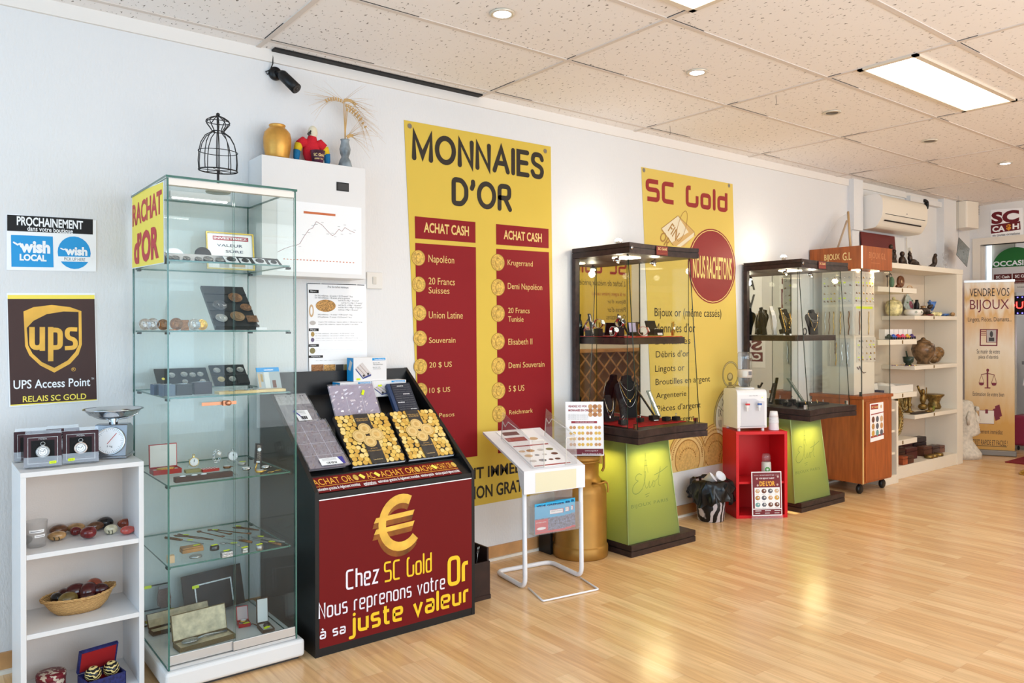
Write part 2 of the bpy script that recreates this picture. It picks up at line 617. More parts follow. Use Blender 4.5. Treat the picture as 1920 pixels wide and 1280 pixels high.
# shop front glazing bars at the open left end, and the unseen side window behind the camera, enlarged for fill light
WF = M('window_frame', (70, 72, 76), .4)
b = B()
for y in (-4.85, -3.4, -1.85, -.35):
	b.box(XL - .06, XL, y - .03, y + .03, .3, 2.42, WF)
b.box(XL - .06, XL, -4.85, -.35, .3, .36, WF).box(XL - .06, XL, -4.85, -.35, 2.36, 2.42, WF)
w = struct(b.obj('window_1'))
B().box(XL - .035, XL - .029, -4.82, -.38, .36, 2.36, GLASS).obj('pane', w)
b = B()
for x in (-.4, 1.6, 3.6, 5.6):
	b.box(x - .03, x + .03, YF - .06, YF, .3, 2.35, WF)
b.box(-.4, 5.6, YF - .06, YF, .3, .36, WF).box(-.4, 5.6, YF - .06, YF, 2.29, 2.35, WF)
w = struct(b.obj('window_2'))
B().box(-.37, 5.57, YF - .035, YF - .029, .36, 2.29, GLASS).obj('pane', w)
# shop room beyond the doorway
XB = XE + 2.2
struct(B().box(XB, XB + .1, YF, .1, 0, CZ, M('far_room_wall', (176, 170, 160), .7)).obj('wall_beyond'))

# ------------------------------------------------------------------ ceiling lights
def diffmat():
	m = bpy.data.materials.new('lit_prismatic_diffuser')
	t, n, l = nt(m)
	p = n['Principled BSDF']
	p.inputs['Base Color'].default_value = (.9, .88, .8, 1)
	tc = n.new('ShaderNodeTexCoord')
	vo = n.new('ShaderNodeTexVoronoi')
	vo.inputs['Scale'].default_value = 55
	vo.distance = 'CHEBYCHEV'
	vo.inputs['Randomness'].default_value = .15
	l.new(tc.outputs['Object'], vo.inputs['Vector'])
	mr = n.new('ShaderNodeMapRange')
	mr.inputs['From Max'].default_value = .6
	mr.inputs['To Min'].default_value, mr.inputs['To Max'].default_value = 3.9, 2.1
	l.new(vo.outputs['Distance'], mr.inputs['Value'])
	p.inputs['Emission Color'].default_value = (1.0, .92, .78, 1)
	l.new(mr.outputs[0], p.inputs['Emission Strength'])
	return m
DIFF = diffmat()
FRM = M('light_frame', (220, 208, 190), .5)
def panel(x0, x1, y0, y1, label):
	t = T('ceiling_light', label, 'ceiling light', ((x0 + x1) / 2, (y0 + y1) / 2, CZ - .012), group='fluorescent ceiling panels')
	B().box(x0, x1, y0, y0 + .025, CZ - .012, CZ, FRM).box(x0, x1, y1 - .025, y1, CZ - .012, CZ, FRM).box(
		x0, x0 + .025, y0, y1, CZ - .012, CZ, FRM).box(x1 - .025, x1, y0, y1, CZ - .012, CZ, FRM).obj('frame', t)
	B().box(x0 + .025, x1 - .025, y0 + .025, y1 - .025, CZ - .008, CZ - .002, DIFF).obj('diffuser', t)
panel(3.6, 4.775, -1.755, -1.475, 'long lit fluorescent panel in the ceiling above the kiosk and the second display case')
panel(1.23, 2.42, -1.755, -1.435, 'lit fluorescent panel cut off by the top edge of the view')
panel(6.02, 7.19, -1.755, -1.475, 'lit fluorescent panel of the far row, outside the view')
panel(3.6, 4.775, -4.16, -3.88, 'lit fluorescent panel over the opposite aisle, outside the view')
panel(1.23, 2.42, -4.16, -3.88, 'lit fluorescent panel behind the viewer')
panel(6.02, 7.19, -3.3, -3.0, 'unseen panel added to light the opposite screen wall')  # extra panel added out of view to brighten the mirror reflections
RING = M('downlight_ring', (214, 206, 190), .35, .4)
LED = M('lit_spot_lens', (235, 238, 255), .3, emit=9)
OFF = M('unlit_spot_lens', (92, 84, 74), .3)
for i, (px, py, on, lab) in enumerate(((942, 24, 1, 'lit recessed spot above the yellow coin banner'), (1307, 134, 1, 'lit recessed spot between the two fluorescent panels'),
						  (1560, 210, 0, 'unlit recessed spot next to the long fluorescent panel'), (1743, 263, 0, 'unlit recessed spot further along towards the air conditioner'),
						  (1885, 305, 1, 'small lit recessed spot near the far end wall'))):
	p = Zp(px, py, CZ)
	t = T('recessed_spotlight', lab, 'spotlight', (p.x, p.y, CZ - .01), group='recessed ceiling spots')
	bz = B(place((0, 0, 0)))
	bz.lathe([(.034, .010), (.034, .003), (.042, 0), (.050, .003), (.050, .010)], RING, n=24)
	bz.obj('trim_ring', t, local=True)
	B().lathe([(0.0, .003), (.033, .003), (.033, .009)], LED if on else OFF, n=20).obj('lens', t, local=True)
	if on:
		point('spot_lamp', (p.x, p.y, CZ - .03), 9, (1, .93, .85), .03, 110)
for px, py, lab in ((1455, 178, 'bent wire hook hanging from the ceiling near the unlit spot'), (1256, 236, 'small wire hook at the ceiling edge above the second banner')):
	p = Zp(px, py, CZ)
	o = B(Matrix.Translation((p.x, p.y, CZ - .055))).tube([(0, 0, .055), (.002, 0, .03), (.006, 0, .012), (0, 0, 0), (-.006, .0, .006)], .0012, DARK).obj('wire_hook')
	tag(o, lab, 'hook', 'ceiling hooks')
# ------------------------------------------------------------------ left: notices on the wall
BLUE = M('logo_blue', (30, 150, 214), .5)
BROWN = M('parcel_brown', (64, 36, 30), .5)
LW = M('printed_white', (244, 244, 246), .6)
YEL2 = M('bright_yellow', (250, 226, 92), .55)
def P(px, py, y=0.0):
	p = W(px, py, y)
	return (p.x, p.z)
def K(cx0, cy0, s):
	return lambda x, y: P(cx0 + x / s, cy0 + y / s)
def sheet(name, label, cat, c, mat, th=.0025, group=None, y0=-.001):
	"""thin wall notice with corners c (bl, br, tr, tl) in wall x,z"""
	b = B()
	b.prism(c, y0 - th, y0, mat, 'y')
	return tag(b.obj(name), label, cat, group)
def prn(y=-.0035):
	return B(plane((0, y, 0)))

k = K(0, 380, 3.2)
o = sheet('poster', 'white notice with a black heading bar and two blue shop logos', 'notice',
		  [P(12, 506), P(180, 509), P(180, 413), P(12, 401)], LW)
b = prn()
b.poly([k(42, 168), k(556, 191), k(556, 100), k(42, 72)], BLACK)
b.poly([k(68, 384), k(321, 388), k(316, 203), k(65, 193)], BLUE)
cx, cz = k(445, 300)
rr = k(543, 300)[0] - cx
b.disc(cx, cz, rr, BLUE, rr * 1.12)
b.poly([k(425, 372), k(447, 396), k(470, 372)], BLUE, .0011)
b.poly([k(345, 352), k(548, 356), k(548, 326), k(345, 322)], LW, .0009)
b.obj('printed_panel', o)
b = prn()
b.text('PROCHAINEMENT', *k(100, 135), *k(497, 110), LW, .0012, .028)
b.text('dans votre boutique', *k(163, 177), *k(436, 158), LW, .0012, .014)
def wishword(x0, y0, x1, y1):
	b.text('wish', *k(x0 + (x1 - x0) * .16, y1), *k(x1, y0), LW, .0014, .05)
	a = [k(x0, y0 + 6), k(x0 + (x1 - x0) * .10, y0 + (y1 - y0) * .30), k(x0 + (x1 - x0) * .17, y0 + (y1 - y0) * .22), k(x0 + (x1 - x0) * .21, y0 + (y1 - y0) * .5)]
	b.stroke(a, .0062 if x1 - x0 > 190 else .0045, LW, .0014)
wishword(82, 232, 300, 298)
wishword(364, 268, 523, 314)
b.mark().text('LOCAL', *k(117, 347), *k(278, 314), LW, .0014, .05)
b.text('PICK UP HERE', *k(384, 346), *k(510, 333), GREY, .0014)
b.lines('lettering', o)

o = sheet('poster', 'brown delivery access point poster with a gold shield emblem', 'poster', [P(17, 763), P(183, 751), P(178, 549), P(12, 549)], LW)
b = prn()
b.poly([k(62, 1213), k(580, 1180), k(566, 577), k(45, 577)], BROWN)
b.poly([k(45, 577), k(566, 577), k(566, 553), k(45, 553)], YEL2)
b.poly([k(62, 1218), k(580, 1183), k(580, 1178), k(62, 1211)], YEL2, .0008)
SH = M('shield_gold', (232, 176, 66), .45, var=.08, scale=9)
SHD = M('shield_brown', (52, 30, 26), .5)
b.poly([k(*q) for q in ((325, 1018), (240, 975), (175, 915), (150, 860), (140, 652), (200, 626), (310, 613), (420, 626), (487, 650), (490, 850), (470, 910), (420, 965))], SH, .0009)
b.poly([k(*q) for q in ((325, 990), (250, 955), (195, 905), (168, 855), (160, 750), (200, 708), (280, 668), (380, 652), (470, 655), (472, 850), (450, 895), (405, 945))], SHD, .0012)
b.obj('shield_emblem', o)
b = prn()
sw = k(205, 800)[0] - k(172, 800)[0]
b.stroke(rounded([k(191, 745), k(191, 870), k(253, 868), k(253, 745)], .02), sw, SH, .0016, caps=False)
b.stroke([k(253, 745), k(253, 888)], sw, SH, .0016, caps=False)
b.stroke([k(303, 745), k(303, 950)], sw, SH, .0016, caps=False)
b.stroke(rounded([k(303, 763), k(360, 763), k(360, 868), k(303, 868)], .016), sw, SH, .0016, caps=False)
b.stroke(rounded([k(462, 760), k(402, 757), k(402, 808), k(452, 822), k(452, 868), k(388, 872)], .014), sw * .92, SH, .0016, caps=False)
b.text('UPS Access Point', *k(80, 1118), *k(540, 1048), LW, .0014, .012)
b.text('TM', *k(547, 1060), *k(562, 1048), LW, .0014)
b.text('RELAIS SC GOLD', *k(136, 1196), *k(516, 1142), YEL2, .0014, .014)
b.text('R', *k(434, 1006), *k(447, 991), SH, .0014)
cx, cz = k(440, 999)
b.ring(cx, cz, .0075, .001, SH)
b.lines('lettering', o)

# ------------------------------------------------------------------ white bookshelf with its goods
SX0, SX1, SY0, SY1, SZ = .272, .636, -.485, -.215, .80
t = T('bookshelf', 'low white bookshelf at the left edge with stones and a basket', 'bookshelf', ((SX0 + SX1) / 2, -.35, 0))
SHZ = [.034, .279, .535]
B().box(SX0, SX0 + .016, SY0, SY1, 0, SZ - .016, MELA).obj('side_panel', t, bev=.001)
B().box(SX1 - .016, SX1, SY0, SY1, 0, SZ - .016, MELA).obj('side_panel', t, bev=.001)
B().box(SX0, SX1, SY0, SY1, SZ - .016, SZ, MELA).obj('top', t, bev=.001)
B().box(SX0 + .016, SX1 - .016, SY1 - .005, SY1, 0, SZ - .016, M('back_board_paper', (226, 212, 202), .6, bump=.1, scale=200)).obj('back_panel', t)
for z in SHZ:
	B().box(SX0 + .016, SX1 - .016, SY0 + .001, SY1 - .005, z - .016, z, MELA).obj('shelf', t, bev=.001)
B().box(SX0 + .016, SX1 - .016, SY0 + .02, SY0 + .034, 0, SHZ[0] - .016, MELA).obj('plinth', t)
for z in (.105, .41, .66):
	for y in (.26, .44):
		B(plane((SX0 - .0008, 0, 0), (0, -1, 0))).disc(y, z, .004, WHITE, h=.001, n=10).obj('screw_cap', t)

def kk(x, y):
	return x / 2.37, 740 + y / 2.37
PXM = .00168 / 2.37
STN = {'black': (26, 22, 24), 'brown': (104, 66, 42), 'tan': (168, 128, 82), 'red': (104, 28, 28), 'cream': (206, 190, 158), 'rust': (140, 66, 46), 'pink': (176, 76, 66), 'olive': (112, 92, 46), 'plum': (70, 26, 26), 'green': (40, 44, 34)}
def stone(cx, cyb, w, h, col, lab, z, rz=0.0, cat='stone', grp='polished stones on the bookshelf', name='polished_stone', sq=0.0):
	px, py = kk(cx, cyb)
	p = Zp(px, py, z)
	rx, rz_ = w * PXM / 2, h * PXM / 2
	m = M('stone_' + col, STN[col], .14, var=.28, scale=34, bump=.05, coat=.5)
	b = B(place((p.x, min(p.y + rx * .5, SY1 - .012 - rx), z + .0008), rz))
	n, vs, fs = 16, [], []
	rnd = random.Random(cx * 7 + cyb)
	ph = [rnd.uniform(0, 6) for _ in range(3)]
	for j in range(11):
		a = -PI / 2 + PI * j / 10
		for q in range(n):
			u = 2 * PI * q / n
			e = 1 + .07 * math.sin(2 * u + ph[0]) + .05 * math.sin(3 * u + ph[1] + a)
			vs.append((rx * e * math.cos(a) * math.cos(u), rx * .78 * e * math.cos(a) * math.sin(u), rz_ + rz_ * math.sin(a) * (1 + .10 * math.sin(u + ph[2]) * math.cos(a))))
	for j in range(10):
		for q in range(n):
			fs.append((j * n + q, j * n + (q + 1) % n, (j + 1) * n + (q + 1) % n, (j + 1) * n + q))
	b.add(vs, fs, m, True)
	if sq:
		b.M = b.M @ Matrix.Translation((0, 0, rz_))
		for q in (-.45, .05):
			b.tube([((q + .12 * math.sin(a * 2)) * rx, rx * .78 * math.cos(a) * math.sqrt(1 - (q + .12 * math.sin(a * 2)) ** 2) * 1.01, rz_ * 1.03 * math.sin(a) * math.sqrt(1 - q * q)) for a in [PI + PI * i / 14 for i in range(15)]], .0016, M('stone_vein', (64, 66, 52), .3), 4)
	o = b.obj(name)
	tag(o, lab, cat, grp)
	return o
z2 = SHZ[2]
stone(118, 668, 48, 44, 'green', 'dark green stone half hidden behind the frosted cup', z2)
stone(262, 626, 86, 50, 'brown', 'dark brown striped stone behind the tan banded one', z2)
stone(257, 650, 80, 44, 'tan', 'tan stone with a dark band beside the frosted cup', z2, sq=1)
stone(328, 600, 80, 44, 'tan', 'flat tan and brown stone at the back of the shelf', z2)
stone(338, 628, 54, 42, 'red', 'small reddish brown stone left of the big glossy red stone', z2)
stone(428, 607, 76, 46, 'brown', 'brown striped stone behind the big glossy red stone', z2)
stone(466, 590, 88, 56, 'black', 'large black stone leaning at the back of the shelf', z2, .3)
stone(397, 643, 82, 58, 'red', 'big glossy dark red stone at the shelf front', z2)
stone(495, 622, 60, 48, 'cream', 'cream stone with a green vein', z2, sq=1)
stone(557, 595, 66, 48, 'rust', 'rust coloured stone at the shelf end behind the pink one', z2)
stone(570, 623, 70, 42, 'pink', 'pinkish red speckled stone at the shelf end', z2)
# frosted cup turned upside down with two paper labels
p = Zp(70, 1027, z2)
t = T('plastic_cup', 'frosted upturned plastic cup with paper price labels', 'cup', (p.x, p.y + .025, z2 + .0006))
FROST = glassmat('frosted_plastic', (.94, .94, .94), 1.4, 1.0, .14, (236, 230, 226))
B(place((0, 0, 0))).lathe([(.0275, 0), (.0335, .085), (.0325, .085), (.0265, .001)], FROST, n=28).obj('cup_body', t, local=True)
b = B()
for (z0, z1, a0, a1) in ((.050, .060, -2.4, -.9), (.034, .043, -1.85, -.75)):
	pts = [a0 + (a1 - a0) * i / 8 for i in range(9)]
	vs = [((.0277 + .0705 * z) * math.cos(a), (.0277 + .0705 * z) * math.sin(a), z) for z in (z0, z1) for a in pts]
	b.add(vs, [(i, i + 1, i + 10, i + 9) for i in range(8)], PAPER)
	b.add([((x * 1.006), y * 1.006, (z0 + z1) / 2 + (.0013 if i < 9 else -.0013) + .0) for i, (x, y, _) in enumerate(vs)][0:18], [(i + 9, i + 10, i + 1, i) for i in range(1, 7)], GREY)
b.obj('price_label', t, local=True)
# wicker basket of dark eggs
def wick():
	m = M('wicker', (206, 160, 98), .6)
	t_, n, l = nt(m)
	p = n['Principled BSDF']
	tc = n.new('ShaderNodeTexCoord')
	w1 = n.new('ShaderNodeTexWave')
	w1.bands_direction = 'Z'
	w1.inputs['Scale'].default_value = 70
	w1.inputs['Distortion'].default_value = 3
	w1.inputs['Detail Scale'].default_value = 3
	cr = n.new('ShaderNodeValToRGB')
	cr.color_ramp.elements[0].color, cr.color_ramp.elements[1].color = rgb((160, 112, 60)), rgb((226, 184, 122))
	bp = n.new('ShaderNodeBump')
	bp.inputs['Strength'].default_value = .9
	l.new(tc.outputs['Object'], w1.inputs['Vector'])
	l.new(w1.outputs['Fac'], cr.inputs[0])
	l.new(cr.outputs[0], p.inputs['Base Color'])
	l.new(w1.outputs['Fac'], bp.inputs['Height'])
	l.new(bp.outputs[0], p.inputs['Normal'])
	return m
WICK = wick()
z1 = SHZ[1]
p = Zp(150, 1152, z1)
bk = T('wicker_basket', 'boat shaped wicker basket on the middle of the bookshelf', 'basket', (p.x + .004, p.y + .05, z1 + .0006))
n, vs, fs = 32, [], []
prof = [(.30, .0), (.62, .0), (.80, .022), (.92, .046), (1.0, .064), (1.03, .066), (.97, .062), (.88, .045), (.74, .022), (.5, .008), (0.01, .006)]
for r, z in prof:
	for q in range(n):
		u = 2 * PI * q / n
		lift = .86 + (.10 + .12 * math.cos(u)) * math.cos(u) ** 2 * (z / .066)
		vs.append((.112 * r * math.cos(u), .068 * r * math.sin(u), z * lift))
for j in range(len(prof) - 1):
	for q in range(n):
		fs.append((j * n + q, j * n + (q + 1) % n, (j + 1) * n + (q + 1) % n, (j + 1) * n + q))
B().add(vs, fs, WICK, True).obj('basket_body', bk, local=True)
pts = [(.1145 * math.cos(2 * PI * q / 40), .0695 * math.sin(2 * PI * q / 40), .066 * (.86 + (.10 + .12 * math.cos(2 * PI * q / 40)) * math.cos(2 * PI * q / 40) ** 2)) for q in range(40)]
b = B()
for ph in (0, PI):
	b.tube([(x * (1 + .012 * math.sin(q * 2.4 + ph)), y * (1 + .012 * math.sin(q * 2.4 + ph)), z + .003 * math.cos(q * 2.4 + ph)) for q, (x, y, z) in enumerate(pts)], .0036, WICK, 6, True)
b.obj('braided_rim', bk, local=True)
for i, (dx, dy, dz, r, col, lab) in enumerate(((-.006, .012, .046, .029, 'plum', 'dark plum stone egg on top near the back of the basket'), (.030, -.004, .045, .030, 'plum', 'big glossy plum stone egg in the middle of the basket'),
		(.052, .022, .052, .027, 'rust', 'dark reddish stone egg at the back right of the basket'), (.064, -.010, .042, .024, 'plum', 'plum stone egg at the right end of the basket'),
		(-.036, -.022, .034, .026, 'olive', 'olive brown stone egg at the front of the basket'), (-.044, .012, .042, .023, 'plum', 'smaller plum stone egg left of the top one'),
		(-.064, .000, .038, .020, 'black', 'blackish stone egg at the left end of the basket'), (.022, -.034, .030, .020, 'plum', 'small plum stone egg low at the basket front'))):
	o = B(place((bk.location.x + dx, bk.location.y + dy, z1 + dz + .018), i * .9, .1 * i)).ell((0, 0, 0), (r * 1.3, r * 1.0, r * .98), M('stone_' + col, STN[col], .14, var=.28, scale=34, coat=.5), 18, 12).obj('stone_egg')
	tag(o, lab, 'stone egg', 'stone eggs in the basket')
# floral tin, and the blue box with two patterned balls
z0 = SHZ[0]
p = Zp(99, 1300, z0)
t = T('round_tin', 'round red tin with a cream floral pattern on the lowest shelf', 'tin', (p.x, p.y + .04, z0 + .0006))
FLOR = M('floral_print', (150, 60, 60), .4)
_t, n, l = nt(FLOR)
vo = n.new('ShaderNodeTexNoise')
vo.inputs['Scale'].default_value = 60
cr = n.new('ShaderNodeValToRGB')
cr.color_ramp.interpolation = 'CONSTANT'
cr.color_ramp.elements[0].color, cr.color_ramp.elements[1].color = rgb((122, 34, 44)), rgb((214, 196, 176))
cr.color_ramp.elements[1].position = .54
tc = n.new('ShaderNodeTexCoord')
l.new(tc.outputs['Object'], vo.inputs['Vector'])
l.new(vo.outputs['Fac'], cr.inputs[0])
l.new(cr.outputs[0], n['Principled BSDF'].inputs['Base Color'])
B().lathe([(.042, 0), (.044, .003), (.044, .044), (.042, .046)], FLOR, n=28).obj('tin_body', t, local=True)
B().lathe([(.0455, .040), (.0455, .054), (.043, .058), (0, .060)], FLOR, n=28).obj('lid', t, local=True)
p = Zp(196, 1296, z0)
t = T('ball_case', 'open blue brocade case with red lining on the lowest shelf', 'case', (p.x, p.y + .045, z0 + .0006), R(10))
NAVY = M('blue_brocade', (36, 40, 92), .6, var=.25, scale=120)
LINR = M('red_lining', (150, 22, 26), .8)
b = B().box(-.062, .062, -.045, .045, 0, .004, NAVY)
for q in ((-.062, .062, -.045, -.041), (-.062, .062, .041, .045), (-.062, -.058, -.045, .045), (.058, .062, -.045, .045)):
	b.box(*q, .004, .046, NAVY)
b.obj('box_body', t, local=True)
B().box(-.058, .058, -.041, .041, .004, .024, LINR).obj('lining', t, local=True)
b = B(place((0, .046, .047), 0, R(18)))
b.box(-.062, .062, 0, .012, 0, .085, NAVY)
lid = b.obj('lid', t, local=True)
B(place((0, .046, .047), 0, R(18))).box(-.056, .056, -.0012, 0, .006, .079, LINR).obj('lid_lining', lid, local=True)
BALL = M('patterned_ball', (30, 28, 28), .2)
_t, n, l = nt(BALL)
wv = n.new('ShaderNodeTexWave')
wv.wave_type = 'RINGS'
wv.inputs['Scale'].default_value = 40
wv.inputs['Distortion'].default_value = 9
cr = n.new('ShaderNodeValToRGB')
cr.color_ramp.interpolation = 'CONSTANT'
cr.color_ramp.elements[0].color, cr.color_ramp.elements[1].color = rgb((24, 22, 22)), rgb((220, 196, 130))
cr.color_ramp.elements[1].position = .66
tc = n.new('ShaderNodeTexCoord')
l.new(tc.outputs['Object'], wv.inputs['Vector'])
l.new(wv.outputs['Fac'], cr.inputs[0])
l.new(cr.outputs[0], n['Principled BSDF'].inputs['Base Color'])
for dx, lab in ((-.028, 'black and gold cloisonne ball in the left half of the blue case'), (.029, 'black and gold cloisonne ball in the right half of the blue case')):
	o = B(Matrix.Translation((t.location.x + dx, t.location.y - .004 + dx * .17, z0 + .0545))).ell((0, 0, 0), .0262, BALL, 20, 14).obj('exercise_ball')
	tag(o, lab, 'ball', 'pair of exercise balls')

# ------------------------------------------------------------------ pocket watches in clear stands, kitchen scale
MAROON = M('maroon_card', (58, 24, 30), .5)
def watch_case(cx, cyb, sc, rz, lab, first=None, wt=0, tg=1):
	px, py = kk(cx, cyb)
	p = Zp(px, py, SZ)
	t = T('watch_display_case', lab, 'watch case', (p.x, p.y + .012, SZ + .0006), rz, 'pocket watches in square maroon cases')
	h = .108 * sc
	tilt = place((0, 0, .004), 0, R(-9))
	B(tilt).box(-h / 2, h / 2, 0, .02, 0, h, MAROON).obj('case', t, local=True, bev=.0015)
	pl = tilt @ plane((0, -.0004, 0))
	b = B(pl)
	b.rect(-h * .40, h * .10, h * .40, h * .90, SILV, .0006).rect(-h * .385, h * .115, h * .385, h * .885, MAROON, .001).rect(-h * .31, h * .19, h * .31, h * .80, VELV, .0014)
	b.text('MODA', -h * .11, h * .82, h * .11, h * .87, SILV, .0016)
	b.obj('inlay', t, local=True)
	b = B(tilt @ plane((0, -.003, h * .45)))
	r = h * .19
	b.M = b.M @ Matrix.Rotation(0, 4, 'Z')
	b.lathe([(r * .98, 0), (r, .003), (r * .86, .0045), (r * .84, .0035), (0, .0035)], SILV if wt == 0 else M('rose_silver', (206, 184, 170), .25, .9), n=26)
	b.disc(0, 0, r * .80, PAPER, h=.0042)
	b.ring(0, 0, r * .72, r * .07, DARK, h=.0045)
	b.ring(0, 0, r * .42, r * .04, GREY, h=.0045)
	b.stroke([(0, 0), (r * .3, r * .36)], r * .07, DARK, .0048).stroke([(0, 0), (-r * .52, r * .2)], r * .05, DARK, .0048)
	b.tube([(math.cos(a) * r * .3, r * 1.28 + math.sin(a) * r * .3, .002) for a in [2 * PI * i / 14 for i in range(14)]], r * .06, SILV, 5, True)
	b.box(-r * .13, r * .13, r * .95, r * 1.12, 0, .004, SILV)
	b.obj('pocket_watch', t, local=True)
	b = B(tilt).box(-h * .5, h * .5, -.012, -.0105, 0, h * .30, ACRYL).box(-h * .5, h * .5, -.012, .03, -.0035, -.002, ACRYL).box(-h * .46, h * .5, .022, .0235, 0, h * 1.12, ACRYL)
	b.obj('acrylic_stand', t, local=True)
	if tg:
		b = B(tilt @ plane((h * .26 * tg, -.0125, h * .11), (1, 0, .06)))
		b.prism([(-.0095, -.0045), (.0095, -.0045), (.0105, 0), (.0095, .0045), (-.0095, .0045), (-.0105, 0)], 0, .0008, TAG)
		b.text('45 €', -.006, -.002, .006, .002, M('tag_ink', (120, 120, 30), .6), .001)
		b.obj('price_tag', t, local=True)
watch_case(140, 298, .93, R(-4), 'maroon cased silver pocket watch mostly hidden at the back left', wt=0, tg=0)
watch_case(285, 285, .95, R(-2), 'maroon cased pocket watch half hidden between the two front cases', wt=0, tg=0)
watch_case(193, 327, 1.0, R(-6), 'maroon cased open white pocket watch, tag at lower right, front left', tg=1)
watch_case(362, 308, 1.0, R(-8), 'maroon cased engraved pocket watch with bow crest, tag at lower left', wt=1, tg=-1)

p = Zp(212, 860, SZ)
sc_ = T('kitchen_scale', 'steel kitchen scale with a white dial and shallow bowl', 'scale', (p.x + .012, p.y + .055, SZ + .0006), R(-24))
STL2 = M('grey_steel', (150, 152, 156), .25, .8)
b = B()
b.prism([(-.058, .008), (.062, .008), (.062, .10), (.02, .118), (-.03, .118), (-.046, .05)], -.052, .052, STL2, 'x')
b.box(-.056, .056, -.062, .066, 0, .009, STL2)
b.obj('housing', sc_, local=True, bev=.003)
dm = plane((0, -.0455, .062), (1, 0, 0), (0, .21, 1))
b = B(dm).lathe([(.050, -.002), (.050, .004), (.046, .006), (.044, .003), (0, .003)], STEEL, n=32)
b.disc(0, 0, .0445, PAPER, h=.0035, n=32)
for i in range(40):
	a = 2 * PI * i / 40
	l0 = .034 if i % 4 == 0 else .038
	b.stroke([(l0 * math.cos(a), l0 * math.sin(a)), (.042 * math.cos(a), .042 * math.sin(a))], .0007, DARK, .0038, caps=False)
b.stroke([(-.008, -.01), (.02, .026)], .002, M('red_pointer', (190, 30, 30), .5), .0042)
b.text('5 kg', -.009, -.024, .009, -.016, DARK, .0038)
b.obj('dial', sc_, local=True)
b = B()
for q in (-1, 1):
	b.tube(rounded([(q * .012, 0, .118), (q * .012, 0, .135), (q * .05, 0, .138), (q * .082, 0, .155)], .012), .0028, STEEL, 6)
b.cyl(.01, .112, .138, STEEL, n=14)
b.obj('support_arms', sc_, local=True)
B().lathe([(.02, .1385), (.052, .141), (.078, .152), (.094, .170), (.1, .1705), (.099, .173), (.092, .172), (.074, .155), (.05, .1435), (0, .141)], STEEL, n=40).obj('bowl', sc_, local=True)
# ------------------------------------------------------------------ tall glass case
def at(px, py, z):
	if abs(z - CAMH) < .03:            # a shelf at eye level: goods stand a set way in from its front
		p = W(px, py, -.45)
		return Vector((p.x, p.y, z + .0006))
	return Zp(px, py, z) + E0
def gpane(b, x0, x1, y0, y1, z0, z1, m=GLASS, e=GEDGE):
	d = [x1 - x0, y1 - y0, z1 - z0]
	k = d.index(min(d))
	vs = [(x, y, z) for z in (z0, z1) for y in (y0, y1) for x in (x0, x1)]
	F = {2: [(0, 2, 3, 1), (4, 5, 7, 6)], 1: [(0, 1, 5, 4), (2, 6, 7, 3)], 0: [(0, 4, 6, 2), (1, 3, 7, 5)]}
	for a in range(3):
		b.add(vs, F[a], m if a == k else e)
	return b
CX0, CX1, CY0, CY1, CT = .695, 1.158, -.56, -.035, 1.79
gc = T('glass_display_case', 'tall glass display case on a white plinth with five glass shelves', 'display case', (.93, -.3, 0))
B().box(.683, 1.182, -.578, -.02, .012, .078, WHITE).obj('plinth', gc, bev=.012, seg=3)
B().box(.70, 1.165, -.555, -.04, 0, .012, DARK).obj('plinth_foot', gc)
G1 = glassmat('case_glass', (.955, .98, .975), 1.5, .42)
gpane(B(), CX0, CX0 + .006, CY0, CY1, .079, CT - .008, G1).obj('side_pane', gc)
gpane(B(), CX1 - .006, CX1, CY0, CY1, .079, CT - .008, G1).obj('side_pane', gc)
gpane(B(), CX0 + .006, CX1 - .006, CY1 - .006, CY1, .079, CT - .008, G1).obj('back_pane', gc)
gpane(B(), CX0 - .004, CX1 + .004, CY0 - .004, CY1 + .004, CT - .008, CT, G1).obj('top_pane', gc)
gpane(B(), CX0 + .007, .931, -.5465, -.5425, .105, CT - .014, G1).obj('sliding_door', gc)
gpane(B(), .922, CX1 - .007, -.5560, -.5520, .105, CT - .014, G1).obj('sliding_door', gc)
B().box(CX0 + .007, .925, -.550, -.538, .092, .125, ALU).obj('door_rail', gc, bev=.001)
B().box(.918, CX1 - .007, -.559, -.5505, .092, .125, ALU).obj('door_rail', gc, bev=.001)
B().box(CX0 + .003, CX1 - .003, -.559, -.53, .079, .09, M('door_track', (206, 204, 202), .4, .5)).obj('door_track', gc)
B().box(CX0 + .006, CX1 - .006, -.558, -.53, CT - .032, CT - .009, M('top_rail_alu', (222, 212, 202), .45, .3)).obj('top_rail', gc)
COPP = M('copper_lock', (176, 122, 92), .3, .9)
p, q = W(378, 761, -.56), W(441, 751, -.56)
b = B().box(p.x, q.x + .004, -.562, -.5605, (p.z + q.z) / 2 - .006, (p.z + q.z) / 2 + .006, COPP)
c = W(424, 755, -.565)
b.box(c.x - .013, c.x + .013, -.575, -.5605, c.z - .009, c.z + .009, COPP)
bb = B(plane((c.x + .004, -.575, c.z))).lathe([(.009, 0), (.009, .008), (.006, .01), (0, .01)], COPP, n=16)
lk = b.obj('ratchet_lock', gc)
bb.obj('lock_cylinder', lk)
GZ = [1.501, 1.254, 1.020, .7145, .432]
for z in GZ:
	gpane(B(), CX0 + .008, CX1 - .016, CY0 + .022, CY1 - .012, z - .006, z, G1).obj('glass_shelf', gc)
	for x in (CX0 + .0062, CX1 - .0182):
		for y in (-.512, -.09):
			B().box(x, x + .012, y - .012, y + .012, z - .014, z - .0062, BLK).obj('shelf_clip', gc)
